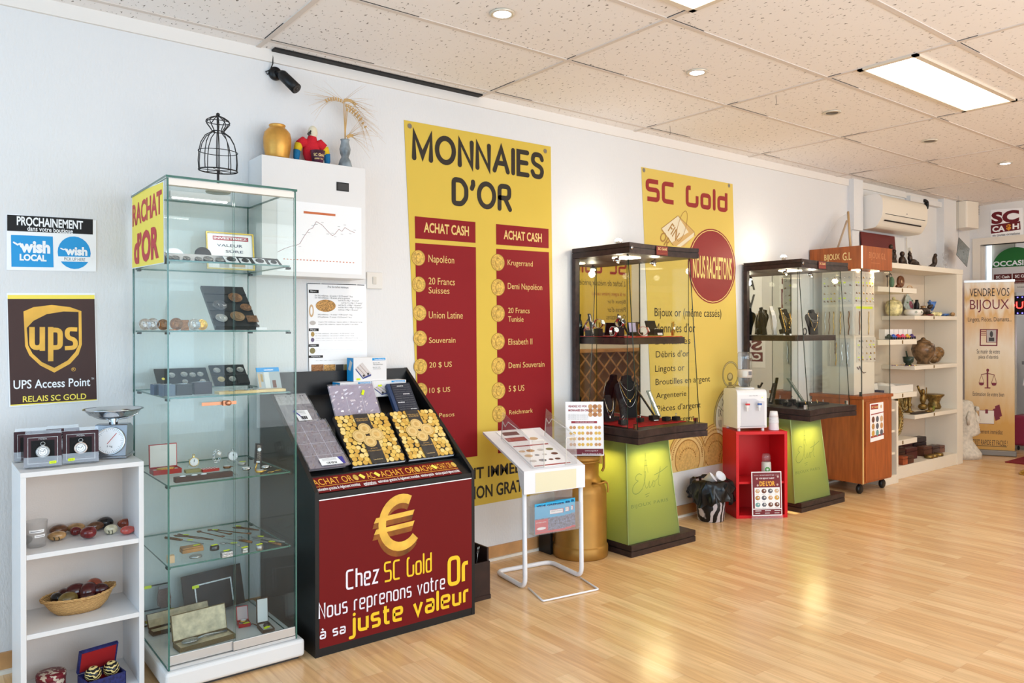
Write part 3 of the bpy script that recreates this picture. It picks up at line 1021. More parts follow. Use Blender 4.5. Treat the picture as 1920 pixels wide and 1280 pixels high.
# strip lamp under the top
p, q = W(318, 368, -.30), W(430, 378, -.30)
lamp = B().box(p.x, q.x, -.312, -.288, CT - .032, CT - .009, ALU).obj('strip_lamp', gc)
B().box(p.x + .01, q.x - .01, -.309, -.291, CT - .036, CT - .0325, M('lit_tube', (250, 248, 240), .4, emit=5)).obj('tube', lamp)
area('case_strip_light', ((p.x + q.x) / 2, -.30, CT - .04), (0, 0, 0), .2, .02, .4, (1, .97, .9))
# sign on the left glass, seen through from outside
def P2(px, py):
	p = Xp(px, py, CX0 - .001)
	return (-p.y, p.z)
k3 = lambda x, y: P2(230 + x / 3.766, 300 + y / 3.766)
b = B(plane((CX0 - .0016, 0, 0), (0, -1, 0)))
b.poly([k3(66, 768), k3(296, 726), k3(292, 146), k3(66, 240)], LW, 0).poly([k3(69, 762), k3(292, 722), k3(288, 154), k3(69, 247)], YEL2, .0005)
sg = tag(b.obj('sign'), 'yellow sign with red lettering stuck on the side of the glass case', 'sign')
b = B(plane((CX0 - .0024, 0, 0), (0, -1, 0)))
SRED = M('sign_red', (196, 58, 62), .5)
b.text('RACHAT', *k3(73, 474), *k3(279, 204), SRED, .0006, .03)
b.text('d’OR', *k3(84, 744), *k3(258, 452), SRED, .0006, .045)
b.obj('lettering', sg)

# ---- small goods: builders
def coin_mesh(b, M0, r, m, rel=True):
	k = b.M
	b.M = M0
	b.lathe([(r, 0), (r, .0026), (r * .93, .0032), (r * .90, .0022), (0, .0022)], m, n=26)
	if rel:
		b.ell((r * .05, -r * .05, .0022), (r * .34, r * .5, .0016), m, 12, 5, 0, 1)
		b.ell((-r * .12, r * .32, .0022), (r * .22, r * .22, .0018), m, 10, 4, 0, 1)
	b.M = k
def coin(loc, r, m, lab, grp, tilt=14, rz=0.0, name='coin', card=None, cat='coin'):
	M0 = place(loc, R(rz)) @ Matrix.Rotation(R(-tilt), 4, 'X')
	b = B()
	if card:
		b.M = M0
		b.box(-r * 1.45, r * 1.45, 0, .002, 0, r * 2.9, PAPER)
		b.M = Matrix()
		o = b.obj(name, org=loc)
		b2 = B()
		coin_mesh(b2, M0 @ plane((0, -.0004, r * 1.45)), r, m)
		tag(o, lab, cat, grp)
		b2.obj('coin_face', o)
		return o
	coin_mesh(b, M0 @ plane((0, 0, r)), r, m)
	return tag(b.obj(name), lab, cat, grp)
def tagmesh(b, M0, s=1.2):
	k = b.M
	b.M = M0
	b.prism([(-.0095 * s, -.0045 * s), (.0095 * s, -.0045 * s), (.0108 * s, 0), (.0095 * s, .0045 * s), (-.0095 * s, .0045 * s), (-.0108 * s, 0)], 0, .0006, TAG)
	b.M = k
def slant(pb, pt, pr, z):
	"""bottom-left, top-left, bottom-right pixels of a board leaning back on a shelf -> matrix, width, length"""
	a = at(*pb, z)
	if a.y > -.15:
		a = Vector((W(*pb, -.15).x, -.15, a.z))
	t = Xp(*pt, a.x)
	r = W(*pr, a.y)
	r.x = min(r.x, CX1 - .014)
	v = Vector((0, t.y - a.y, t.z - a.z))
	a = a + Vector((0, 0, .0125 * v.y / v.length))
	return plane(a, (1, 0, 0), v), r.x - a.x, v.length
def open_case(name, lab, cat, loc, w, d, h, lid, ang, rz, mo, mi, grp=None, lab_in=None):
	"""hinged box, lid raised at the back by ang degrees from vertical"""
	t = T(name, lab, cat, loc, R(rz), grp)
	e = .003
	b = B().box(-w / 2, w / 2, -d / 2, d / 2, 0, e, mo)
	b.box(-w / 2, w / 2, -d / 2, -d / 2 + e, e, h, mo).box(-w / 2, w / 2, d / 2 - e, d / 2, e, h, mo)
	b.box(-w / 2, -w / 2 + e, -d / 2 + e, d / 2 - e, e, h, mo).box(w / 2 - e, w / 2, -d / 2 + e, d / 2 - e, e, h, mo)
	b.obj('tray', t, local=True)
	B().box(-w / 2 + e, w / 2 - e, -d / 2 + e, d / 2 - e, e, h * .72, mi).obj('lining', t, local=True)
	L = place((0, d / 2, h), 0, R(-ang))
	o = B(L).box(-w / 2, w / 2, 0, .009, 0, lid, mo).obj('lid', t, local=True, bev=.001)
	B(L).box(-w / 2 + e, w / 2 - e, -.0008, .004, e, lid - e, mi).obj('lid_lining', o, local=True)
	return t
def spoon(p0, p1, z, m, lab, kind='spoon', grp='old silver cutlery on the lower glass shelf', s=1.0, tg=None):
	a, c = at(*p0, z), at(*p1, z)
	L = (c - a).length
	t = T(kind, lab, kind.replace('_', ' '), a + Vector((0, 0, .0015)), math.atan2(c.y - a.y, c.x - a.x), grp)
	b = B()
	if kind in ('spoon', 'serving_spoon'):
		b.ell((L * .14, 0, .003 * s), (L * .14, L * .09, .004), m, 16, 6)
		b.tube([(L * .26, 0, .003), (L * .4, 0, .006), (L * .75, 0, .003), (L, 0, .002)], [.0022, .0016, .0022, .004], m, 6)
	elif kind == 'knife':
		b.prism([(0, -.004), (L * .55, -.006), (L * .55, .005), (0, .002)], .001, .003, m)
		b.tube([(L * .55, 0, .003), (L * .7, 0, .004), (L, 0, .003)], [.004, .0055, .005], BRONZ, 8)
	elif kind == 'tongs':
		for q in (-1, 1):
			b.tube([(0, q * .010, .003), (L * .3, q * .006, .003), (L * .7, q * .007, .003), (L * .96, q * .003, .003), (L, 0, .003)], [.004, .002, .0018, .0018, .002], m, 6)
		b.ell((0, .010, .003), (.010, .004, .002), m, 10, 5).ell((0, -.010, .003), (.010, .004, .002), m, 10, 5)
	else:
		b.tube([(0, 0, .003), (L, 0, .003)], .0022, m, 6)
		b.tube([(.009 * math.cos(2 * PI * i / 12) - .008, .008 * math.sin(2 * PI * i / 12), .003) for i in range(12)], .0022, m, 5, True)
		b.box(L * .86, L * .97, 0, .012, .001, .005, m)
	b.obj('metal_body', t, local=True)
	if tg is not None:
		b = B()
		tagmesh(b, place((L * tg, 0, .0085), .3))
		b.obj('price_tag', t, local=True)
	return t

# ---- top glass shelf
Z = GZ[0]
a, c = W(300, 487, -.50), W(527, 494, -.50)
rk = B().prism([(-.515, Z + .0006), (-.455, Z + .0006), (-.455, Z + .030), (-.462, Z + .030)], max(a.x, CX0 + .012), c.x, BLK, 'x').obj('coin_rack')
tag(rk, 'sloping black rack holding a row of coins on the top glass shelf', 'rack')
GC = 'coins on the sloping rack of the top glass shelf'
for i, (cx, r, m, cd_, lab) in enumerate(((322, .012, BRONZ, 0, 'grey brown coin at the left end of the sloping rack'), (370, .0135, BRONZ, 0, 'second coin from the left on the sloping rack'),
		(447, .013, BRONZ, 0, 'third coin from the left on the sloping rack, set a little apart'), (530, .0125, BRONZ, 0, 'coin left of the largest one on the sloping rack'),
		(602, .0175, BRONZ, 0, 'largest of the loose coins on the sloping rack'), (682, .015, BRONZ, 0, 'loose coin just left of the white coin cards'),
		(767, .0165, DARK, 1, 'dark coin in the first white card from the left'), (863, .013, DARK, 1, 'smaller dark coin in the second white card'),
		(968, .0155, DARK, 1, 'dark coin in the third white card'), (1063, .0115, DARK, 1, 'smallest dark coin, in the last white card by the case edge'))):
	x = W(230 + cx / 3.766, 478, -.495).x
	coin((x, -.5135, Z + .0028), r, m if m is not BRONZ else M('dull_coin', (112, 102, 90), .5, .3, var=.15, bump=.3, scale=150), lab, GC, 59, 0, card=cd_, name='carded_coin' if cd_ else 'coin')
x = W(230 + 582 / 3.766, 470, -.47).x
o = B(place((x, -.448, Z + .0008), 0, R(-12)) @ plane((0, 0, .030))).lathe([(.030, 0), (.030, .004), (.026, .005), (0, .005)], M('dark_bronze', (70, 58, 50), .4, .7), n=28).obj('bronze_medal')
tag(o, 'large dark bronze medal standing behind the coin rack', 'medal')
a = W(318, 487, -.40)
t = T('silver_cover', 'polished silver cover with an arched rim at the left of the top shelf', 'cover', (a.x + .012, -.40, Z + .0006))
pts = rounded([(-.03, 0), (-.03, .045), (.022, .045), (.036, 0)], .03)
B().prism(pts, -.035, .035, STEEL, 'y', smooth=False).obj('cover_body', t, local=True)
B().prism([(x * 1.12 - .003, z * 1.1) for x, z in pts], -.039, -.035, ALU, 'y').obj('rim', t, local=True)
# framed notice
fy = -.16
a, c = W(388, 474, fy), W(477, 397, fy)
fr = T('picture_frame', 'gold framed notice leaning at the back of the top glass shelf', 'picture frame', ((a.x + c.x) / 2, fy, Z + .0024))
L = place((0, 0, 0), 0, R(-7))
fw, fh = (c.x - a.x), .155
B(L).box(-fw / 2, fw / 2, 0, .004, 0, fh, LW).obj('sheet', fr, local=True)
b = B(L)
GF = M('gold_frame', (226, 200, 96), .25, .8)
for q in ((-fw / 2, fw / 2, 0, .005), (-fw / 2, fw / 2, fh - .005, fh), (-fw / 2, -fw / 2 + .005, .005, fh - .005), (fw / 2 - .005, fw / 2, .005, fh - .005)):
	b.box(q[0], q[1], -.006, .005, q[2], q[3], GF)
b.obj('frame', fr, local=True)
b = B(L @ plane((0, -.0003, 0)))
b.rect(-fw * .36, fh * .79, fw * .39, fh * .90, M('faded_red', (176, 70, 82), .5))
b.text('INVESTISSEZ', -fw * .34, fh * .815, fw * .36, fh * .875, LW, .0012, .03)
NV = M('navy_ink', (60, 66, 96), .6)
b.text('VALEUR', -fw * .28, fh * .615, fw * .26, fh * .69, NV, .0008).text('SÛRE', -fw * .10, fh * .46, fw * .27, fh * .545, NV, .0008)
b.disc(-fw * .02, fh * .27, fw * .11, M('skin_print', (224, 190, 166), .6), fh * .07).rect(fw * .02, fh * .08, fw * .30, fh * .24, M('tan_print', (206, 172, 132), .6), .0005).rect(-fw * .24, fh * .06, -fw * .04, fh * .22, M('grey_print', (190, 184, 180), .6), .0005)
b.obj('lettering', fr, local=True)

# ---- second shelf: medals
Z = GZ[1]
GM = 'medals standing on the second glass shelf'
for px, py, r, m, lab, tl in ((272, 616, .021, SILV, 'pale silver plaque coin at the left end of the second shelf', 6), (287, 618, .022, SILV, 'second silver coin from the left on the second shelf', 8),
		(306, 617, .020, BRONZ, 'bronze coin behind the front glass corner', 8), (331, 616, .0225, BRONZ, 'large bronze medal right of the glass corner', 8),
		(364.5, 617.5, .0215, SILV, 'engraved silver medal overlapping the gold one', 8), (379, 616, .0205, GOLD, 'bright gold medal on the second shelf', 14)):
	coin(at(px, py, Z), r, m, lab, GM, tl)
p = at(347, 615, Z)
tag(B(place(p, 0, R(-8))).box(-.014, .014, 0, .003, 0, .038, BRONZ).obj('bronze_plaque'), 'small bronze plaque behind the silver medal', 'plaque')
p = at(325, 620, Z)
tag(B(Matrix.Translation(p)).cyl(.014, 0, .003, M('copper_coin', (176, 112, 70), .35, .8)).obj('coin'), 'copper coin lying flat before the bronze medal', 'coin')
Mx, w, l = slant((404, 617), (376, 540), (486, 616), Z)
db = B(Mx).box(0, w, 0, l, -.012, 0, BLK).box(0, w, 0, .008, 0, .008, BLK)
for i in range(1, 5):
	db.box(0, w, l * i / 5 - .002, l * i / 5 + .002, 0, .003, BLK)
o = tag(db.obj('medal_stand'), 'stepped black stand with six medals on the second glass shelf', 'stand')
GD = 'medals on the stepped black stand'
for u, v, r, m, lab in ((.27, .50, .0265, DARK, 'dark grey medal with a raised rim, upper left on the black stand'), (.20, .20, .022, SILV, 'silver medal with a portrait at the lower left of the black stand'),
		(.70, .70, .0275, BRONZ, 'bronze medal highest on the black stand'), (.58, .24, .0275, M('light_bronze', (150, 118, 84), .35, .8, bump=.3, scale=150), 'large light bronze medal with a portrait, low on the black stand'),
		(.86, .46, .0215, BRONZ, 'bronze medal at the right edge of the black stand')):
	b = B()
	coin_mesh(b, Mx @ Matrix.Translation((u * w, v * l, .0042)), r, m if m is not DARK else M('dark_silver', (92, 90, 92), .3, .9))
	tag(b.obj('medal'), lab, 'medal', GD)
b = B(Mx @ Matrix.Translation((w * .90, l * .18, .0042))).box(-.021, .021, -.019, .019, 0, .003, BRONZ).ell((0, 0, .003), (.012, .013, .002), BRONZ, 10, 5)
tag(b.obj('medal'), 'square bronze plaque at the lower right of the black stand', 'medal', GD)
p = at(490, 617.5, Z)
b = B(Matrix.Translation(p)).box(-.02, .022, -.004, .004, 0, .004, PAPER).box(-.02, .022, -.002, .002, .005, .010, PAPER)
tag(b.obj('label_card'), 'white label card at the foot of the black medal stand', 'label')

# ---- third shelf: coin trays
Z = GZ[2]
Mx, w, l = slant((297, 731), (288, 696), (396, 726), Z)
b = B(Mx).box(0, w, 0, l, -.006, 0, BLK)
o = tag(b.obj('coin_tray'), 'upright black coin tray lid with a row of silver coins', 'tray')
for u, v, r in ((.30, .62, .0135), (.54, .64, .0135), (.70, .6, .0125), (.85, .62, .0125), (.52, .25, .011), (.86, .22, .012)):
	b = B()
	coin_mesh(b, Mx @ Matrix.Translation((u * w, v * l, .0006)), r, SILV)
	b.obj('mounted_coin', o)
b = B(Mx).disc(w * .13, l * .45, .006, YEL2, .007, .0008)
b.obj('sticker', o)
LEA = M('blue_grey_leatherette', (92, 106, 122), .5, bump=.1, scale=200)
for (px0, px1, py, h, dd, lab, mo) in ((288, 305, 741, .038, .05, 'grey slipcase at the left of the black coin boxes', LEA), (304, 329, 744, .042, .05, 'blue grey fronted coin box by the glass corner', LEA),
							 (331, 361, 742, .040, .045, 'middle black coin box', BLK), (364, 398, 740, .044, .05, 'black coin box with purple sheen, right of the middle one', M('aubergine_box', (40, 28, 36), .4))):
	a = at(px0, py, Z)
	x1 = W(px1, py, a.y).x
	t = tag(B().box(a.x, x1, a.y, a.y + dd, Z + .0006, Z + h, mo).obj('coin_box', bev=.0015), lab, 'coin box', 'coin boxes on the third glass shelf')
	b = B(Matrix.Translation(((a.x + x1) / 2, a.y + dd / 2, Z + h + .0003)))
	b.box(-.012, .012, -.012, .012, 0, .0025, FILM)
	b.obj('coin_capsule', t)
Mx, w, l = slant((403, 725), (391, 689), (469, 722), Z)
o = tag(B(Mx).box(0, w, 0, l, -.008, 0, BLK).box(w * .66, w, l * .02, l * .44, 0, .004, BLK).obj('coin_tray'), 'sloping black tray with five capsuled coins in two rows', 'tray')
for u, v, m in ((.18, .72, SILV), (.55, .72, SILV), (.85, .72, SILV), (.22, .26, M('pale_gold', (196, 178, 132), .35, .8, bump=.3, scale=150)), (.54, .26, SILV)):
	b = B()
	coin_mesh(b, Mx @ Matrix.Translation((u * w, v * l, .0006)), .0145, m)
	b.obj('mounted_coin', o)
b = B(Mx)
for u in (.36, .68):
	b.box(w * u - .0006, w * u + .0006, 0, l, 0, .002, DARK)
b.box(0, w, l * .48, l * .5, 0, .002, DARK)
b.obj('divider', o)
WD = M('pale_wood', (214, 184, 128), .5, var=.08, scale=14)
a = at(411, 740, Z)
c = W(536, 734, a.y)
t = tag(B().box(a.x, c.x, a.y, a.y + .055, Z + .0006, Z + .010, WD).obj('wooden_tray'), 'shallow pale wooden tray along the front of the third glass shelf', 'tray')
for u in (.22, .45, .58):
	b = B(Matrix.Translation((a.x + (c.x - a.x) * u, a.y + .028, Z + .0102)))
	b.cyl(.012, 0, .002, SILV)
	b.obj('flat_coin', t)
Mx, w, l = slant((486, 733), (479.5, 692), (541, 732), Z)
t = tag(B(Mx).box(0, w, 0, l, -.004, 0, M('pack_card', (168, 176, 178), .5)).obj('accessory_pack'), 'clear packed accessory card with a blue heading on the third shelf', 'pack')
b = B(Mx)
b.rect(0, l * .80, w, l, BLUE, .0006).text('Leuchtturm', w * .34, l * .85, w * .74, l * .94, LW, .001, .02)
b.rect(.03 * w, .1 * l, .12 * w, .72 * l, M('tan_print'), .0006).rect(.14 * w, .35 * l, .24 * w, .7 * l, M('gold_print', (170, 140, 80), .5), .0006).rect(.3 * w, .04 * l, .52 * w, .78 * l, M('pale_print', (212, 212, 208), .5), .0006)
b.rect(.62 * w, .06 * l, .78 * w, .40 * l, M('brown_print', (110, 66, 50), .5), .0006)
b.obj('lettering', t)

# ---- fourth shelf: watches
Z = GZ[3]
a = at(309, 890, Z)
WHT2 = M('white_satin', (226, 222, 216), .5)
t = open_case('watch_box', 'open red watch box with a frame shaped lid at the left of the watch shelf', 'watch box', (max(a.x, CX0 + .062), a.y + .035, Z + .0006), .10, .062, .018, .088, 4, 0, M('box_red', (176, 32, 34), .4), WHT2)
b = B(place((0, .0, .014)))
b.lathe([(.018, 0), (.02, .003), (.018, .006), (0, .006)], GOLD, n=22, sx=1.7)
b.obj('watch_face', t, local=True)
def lying_watch(px, py, z, r, m, lab, tg=False, lid=False, grp='pocket watches on the watch shelf'):
	a = at(px, py, z)
	t = T('pocket_watch', lab, 'watch', (a.x, a.y + r * .6, z + .0006), 0, grp)
	b = B().lathe([(r * .9, 0), (r, .003), (r, .006), (r * .9, .008), (0, .008)], m, n=24)
	b.tube([(r * 1.0 + .004 + .004 * math.cos(2 * PI * i / 10), .004 * math.sin(2 * PI * i / 10), .004) for i in range(10)], .001, m, 5, True)
	b.obj('watch_case', t, local=True)
	b = B().disc(0, 0, r * .84, PAPER, h=.0084).stroke([(0, 0), (r * .5, r * .2)], .0009, BLACK, .0088).stroke([(0, 0), (-r * .1, r * .6)], .0007, BLACK, .0088)
	b.obj('dial', t, local=True)
	if tg:
		b = B()
		tagmesh(b, place((r * .2, 0, .0125), .1))
		b.obj('price_tag', t, local=True)
	if lid:
		b = B(place((-r * .95, 0, .006), R(-25), 0, R(-78)) @ Matrix.Translation((r, 0, 0))).lathe([(0, 0), (r * .9, 0), (r, .002), (r * .9, .004), (0, .004)], m, n=24)
		b.obj('open_lid', t, local=True)
	return t
def standing_watch(px, py, z, r, m, lab, base=True):
	a = at(px, py, z)
	t = T('pocket_watch', lab, 'watch', (a.x, a.y + .01, z + .0006), 0, 'pocket watches on the watch shelf')
	b = B(place((0, 0, r + .005), 0, R(-10)) @ plane((0, 0, 0)))
	b.lathe([(r * .9, -.004), (r, 0), (r * .96, .004), (r * .9, .003), (0, .003)], m, n=28)
	b.tube([(.0045 * math.cos(2 * PI * i / 12), r + .007 + .0045 * math.sin(2 * PI * i / 12), 0) for i in range(12)], .0011, m, 5, True)
	b.box(-.002, .002, r - .001, r + .004, -.0015, .0015, m)
	b.obj('watch_case', t, local=True)
	b = B(place((0, 0, r + .005), 0, R(-10)) @ plane((0, -.0036, 0))).disc(0, 0, r * .86, PAPER, h=0)
	for i in range(12):
		q = PI * i / 6
		b.stroke([(r * .70 * math.cos(q), r * .70 * math.sin(q)), (r * .8 * math.cos(q), r * .8 * math.sin(q))], .0009, BLACK, .0004, caps=False)
	b.stroke([(0, 0), (r * .12, r * .55)], .0011, BLACK, .0007).stroke([(0, 0), (.0, r * .36)], .0014, BLACK, .001)
	b.obj('dial', t, local=True)
	if base:
		B().box(-.018, .018, -.012, .014, 0, .004, ACRYL).box(-.018, .018, .01, .014, .004, r * 1.9, ACRYL).obj('acrylic_stand', t, local=True)
	return t
standing_watch(365, 878, Z, .0185, M('yellow_gold', (206, 168, 88), .25, .9), 'gold rimmed pocket watch standing beside the red watch box')
standing_watch(438, 867, Z, .0205, SILV, 'silver pocket watch standing in an acrylic holder')
a = at(349, 888, Z)
c = W(378, 886, a.y)
tag(B().box(a.x, c.x, a.y, a.y + .03, Z + .0006, Z + .012, M('olive_card', (150, 146, 100), .5)).obj('small_box', bev=.001), 'olive card box below the gold rimmed pocket watch', 'box')
a = at(381, 886, Z)
t = B(place((a.x, a.y, Z + .0006), R(4))).box(0, .062, 0, .04, 0, .010, M('box_red')).obj('striped_box', org=a)
tag(t, 'red and white striped box behind the long dark case', 'box')
b = B(place((a.x, a.y, Z + .0006), R(4)))
for i in range(6):
	b.rect(.003 + i * .010, .002, .007 + i * .010, .038, LW, .0106)
b.obj('stripe', t)
a = at(329, 906, Z)
c = W(437, 897, a.y)
t = tag(B().box(a.x, c.x, a.y, a.y + .028, Z + .0006, Z + .019, M('dark_brown_box', (66, 44, 40), .45)).obj('long_box', bev=.001), 'long dark brown box of watch glasses at the front of the watch shelf', 'box')
for u in (.14, .34, .5):
	B(Matrix.Translation((a.x + (c.x - a.x) * u, a.y + .014, Z + .0192))).ell((0, 0, 0), (.011, .009, .003), LW, 12, 4, 0, 1).obj('watch_glass', t)
# bracelet watch standing as a loop
a = at(408, 868, Z)
t = T('bracelet_watch', 'silver link bracelet watch standing as an upright loop', 'watch', (a.x, a.y + .01, Z + .0006))
b = B()
for i in range(9):
	q = 2 * PI * i / 9 + .2
	b.M = place((.0125 * math.cos(q), 0, .026 + .0225 * math.sin(q)), 0, 0, -q + PI / 2)
	b.tube(rounded([(-.006, 0, -.0035), (.006, 0, -.0035), (.006, 0, .0035), (-.006, 0, .0035)], .003, True), .0014, STEEL, 5, True)
b.obj('link_bracelet', t, local=True)
B(place((.008, -.002, .038), 0, 0, .5)).box(-.009, .009, -.002, .002, -.007, .007, STEEL).box(-.006, .006, -.0026, -.002, -.0045, .0045, PAPER).obj('watch_face', t, local=True)
lying_watch(455, 872, Z, .017, SILV, 'silver pocket watch lying with a yellow tag', True)
lying_watch(427, 878, Z, .015, BRONZ, 'small dull pocket watch lying behind the long dark box')
lying_watch(463, 881, Z, .018, STEEL, 'shiny pocket watch lying face up nearest the shelf front')
lying_watch(500, 878, Z, .016, STEEL, 'silver pocket watch lying behind the gold open one')
lying_watch(489, 886, Z, .0165, GOLD, 'gold pocket watch with its lid open', lid=True)
a = at(482, 870, Z)
c = Xp(491, 822, a.x + .012)
t = T('strap_watch', 'dark filigree strap watch on a tall black holder', 'watch', (a.x + .006, a.y + .006, Z + .0006))
L = place((0, 0, 0), 0, R(-14), R(9))
B(L).box(-.015, .015, 0, .004, 0, .082, BLK).obj('holder', t, local=True)
b = B(L).box(-.008, .008, -.003, -.0005, .012, .075, M('filigree', (120, 112, 106), .3, .8, var=.5, bump=.6, scale=240))
b.obj('strap', t, local=True)
B(L @ plane((0, -.003, .056))).lathe([(.009, 0), (.009, .003), (.007, .004), (0, .004)], SILV, n=20).disc(0, 0, .007, PAPER, h=.0045).obj('watch_face', t, local=True)
B(L).box(-.008, .006, -.004, -.0006, .004, .010, PAPER).obj('price_tag', t, local=True)
def chain(px, py, z, px1, py1, m, lab, r=.0012, name='chain', amp=.006):
	a, c = at(px, py, z), at(px1, py1, z)
	pts = []
	for i in range(25):
		u = i / 24
		q = a.lerp(c, u)
		pts.append((q.x + amp * .4 * math.sin(u * 21), q.y + amp * math.sin(u * 13), z + .0026 + .0008 * math.sin(u * 40)))
	return tag(B().tube(pts, [r * (1 + .5 * (i % 2)) for i in range(25)], m, 6).obj(name), lab, 'chain')
chain(437, 888, Z, 447, 892, SILV, 'tangled silver chain beside the long dark box')
chain(502, 887, Z, 527, 881, M('yellow_gold'), 'gold chain beside the open gold watch')

# ---- fifth shelf: small silver with yellow price tags
Z = GZ[4]
spoon((382, 1021), (310, 1010), Z, SILV, 'slim blade with a dark handle at the back left of the silver shelf', 'knife', tg=.35)
spoon((332, 1005), (400, 1014), Z, BRONZ, 'bronze tongs with leaf shaped ends behind the wooden box', 'tongs', tg=.25)
spoon((376, 999), (418, 1009), Z, BRONZ, 'first long bronze key at the back of the silver shelf', 'key')
spoon((396, 996), (432, 1004), Z, BRONZ, 'second long bronze key with a yellow tag', 'key', tg=.2)
spoon((410, 996), (470, 1003), Z, BRONZ, 'third long key nearest the shelf end', 'key')
spoon((446, 1008), (472, 1018), Z, SILV, 'silver spoon with a dark bowl in the middle of the silver shelf', 'spoon')
spoon((420, 1011), (472, 1018.5), Z, SILV, 'silver handled knife lying before the keys', 'knife')
spoon((412, 1020), (450, 1024), Z, SILV, 'short silver spoon behind the silver boxes', 'spoon', tg=.7)
spoon((478, 1008), (533, 1018), Z, SILV, 'long pale tongs at the right end of the silver shelf', 'tongs', tg=.2)
spoon((475, 1013), (527, 1023), Z, SILV, 'slim silver knife at the right end of the silver shelf', 'knife', tg=.68)
spoon((442, 990), (485, 996), Z, BRONZ, 'bronze serving tool at the far back of the silver shelf', 'tongs', tg=.1)
a = at(342, 1039, Z)
c = W(382, 1034, a.y)
t = tag(B().box(a.x, c.x, a.y, a.y + .04, Z + .0006, Z + .014, M('box_wood', (166, 120, 70), .45, var=.15, scale=20)).box(a.x + .001, c.x - .001, a.y + .001, a.y + .039, Z + .0146, Z + .02, M('box_wood')).obj('wooden_box', bev=.001), 'small light wooden box with a lid among the silver', 'box')
b = B()
tagmesh(b, place((c.x - .02, a.y + .02, Z + .0206), .2))
b.obj('price_tag', t)
def pillbox(px, py, r, h, m, lab, sx=1.0, sq=False, tg=True):
	a = at(px, py, Z)
	t = T('pill_box', lab, 'pill box', (a.x, a.y + r * .7, Z + .0006), 0, 'silver pill boxes')
	if sq:
		B().box(-r * sx, r * sx, -r * .7, r * .7, 0, h, m).obj('box_body', t, local=True, bev=.0015)
	else:
		B().lathe([(r, 0), (r, h * .6), (r * .9, h), (0, h * 1.1)], m, n=22, sx=sx).obj('box_body', t, local=True)
	B().box(-r * sx * 1.01, r * sx * 1.01, -r * .71, r * .71, h * .55, h * .62, DARK).obj('rim', t, local=True) if sq else None
	if tg:
		b = B()
		tagmesh(b, place((0, 0, h * 1.1 + .0008), .25, .08))
		b.obj('price_tag', t, local=True)
DSIL = M('dark_silver')
pillbox(404, 1032, .017, .016, DSIL, 'round dark silver pill box with a lid and tag')
pillbox(369, 1046, .02, .007, SILV, 'oval silver locket at the shelf front below the wooden box', 1.1, False, False)
pillbox(427, 1045, .018, .02, SILV, 'rectangular silver box with a tag at the front', 1.1, True)
pillbox(460, 1037, .010, .018, SILV, 'small upright silver box beside the rectangular one', 1.0, True)
pillbox(488, 1032, .0135, .019, SILV, 'round silver box with a tag near the right end')
p = at(322, 1056, Z)
t = tag(B(Matrix.Translation(p)).box(-.012, .010, 0, .02, 0, .026, M('tan_print')).obj('matchbox_cover'), 'small tan matchbox cover at the glass corner', 'box')

# ---- floor of the case
Z = .0792
Mx, w, l = slant((350, 1146), (346, 1110), (470, 1140), Z)
a = W(350, 1146, -.10)
t = T('picture_frame', 'dark empty picture frame leaning at the back of the case floor', 'picture frame', (a.x + .115, -.075, Z + .009))
L = place((0, -.035, 0), 0, R(-14), R(-3))
DKW = M('dark_wood', (48, 36, 32), .5, var=.15, scale=18)
B(L).box(-.12, .12, 0, .008, .006, .17, DKW).obj('board', t, local=True)
b = B(L)
for q in ((-.075, .075, .120, .125), (-.075, -.070, .03, .1195), (.070, .075, .03, .1195)):
	b.box(q[0], q[1], -.003, -.0003, q[2], q[3], SILV)
b.obj('silver_inlay', t, local=True)
b = B()
tagmesh(b, L @ plane((-.07, -.0035, .118)), 1.3)
b.obj('price_tag', t, local=True)
LIN = M('cream_silk', (206, 190, 158), .6, var=.12, bump=.2, scale=40)
BRL = M('brown_leather_case', (86, 62, 46), .5, bump=.2, scale=150)
a = at(315, 1196, Z)
c1 = open_case('cutlery_case', 'long open leather case behind the spoon case, left on the case floor', 'case', (a.x + .075, a.y + .085, Z + .0006), .24, .05, .016, .055, 28, 5, BRL, LIN)
a = at(338, 1226, Z)
c2 = open_case('spoon_case', 'open cream lined case with a large serving spoon, front of the case floor', 'case', (a.x + .10, a.y + .05, Z + .0006), .205, .075, .018, .095, 14, 5, M('rope_edged_case', (120, 98, 62), .5, bump=.4, scale=220), LIN)
b = B(place((0, .046, .018), 0, R(-14)) @ plane((0, -.0016, 0)))
b.stroke([(.02, .058), (.03, .066), (.036, .054), (.045, .062), (.055, .056), (.07, .060)], .0014, GREY, .0006)
tagmesh(b, b.M @ Matrix.Translation((.072, .078, .001)), 1.15)
b.obj('price_tag', c2, local=True)
b = B(place((0, -.004, .0155)))
b.ell((-.055, 0, .006), (.033, .02, .007), SILV, 20, 8)
b.tube([(-.026, 0, .007), (.0, .002, .012), (.05, .006, .006), (.085, .008, .004)], [.005, .003, .0035, .006], SILV, 8)
o = b.obj('serving_spoon', org=None)
o.location = Vector(c2.location) + Vector((0, -.004, .0165))
me = o.data
tag(o, 'large silver serving spoon lying in the cream lined case', 'spoon')
for v in me.vertices:
	v.co = v.co
o.rotation_euler = (0, 0, R(5))
b = B().tube([(-.06, .012, .016), (.0, .016, .0165), (.09, .018, .0165)], [.003, .0016, .003], SILV, 6)
b.obj('small_spoon', c2, local=True)
a = at(461, 1176, Z)
rw = open_case('ring_case', 'small red case with a raised clear lid holding a watch', 'case', (a.x, a.y + .025, Z + .0006), .045, .042, .014, .055, 16, -8, M('box_red'), M('pink_satin', (196, 170, 166), .5))
B(place((0, .004, .0145))).lathe([(.012, 0), (.014, .003), (.012, .006), (0, .006)], GOLD, n=22).disc(0, 0, .010, PAPER, h=.0064).obj('watch_face', rw, local=True)
b = B()
tagmesh(b, place((.006, -.022, .0165), .1))
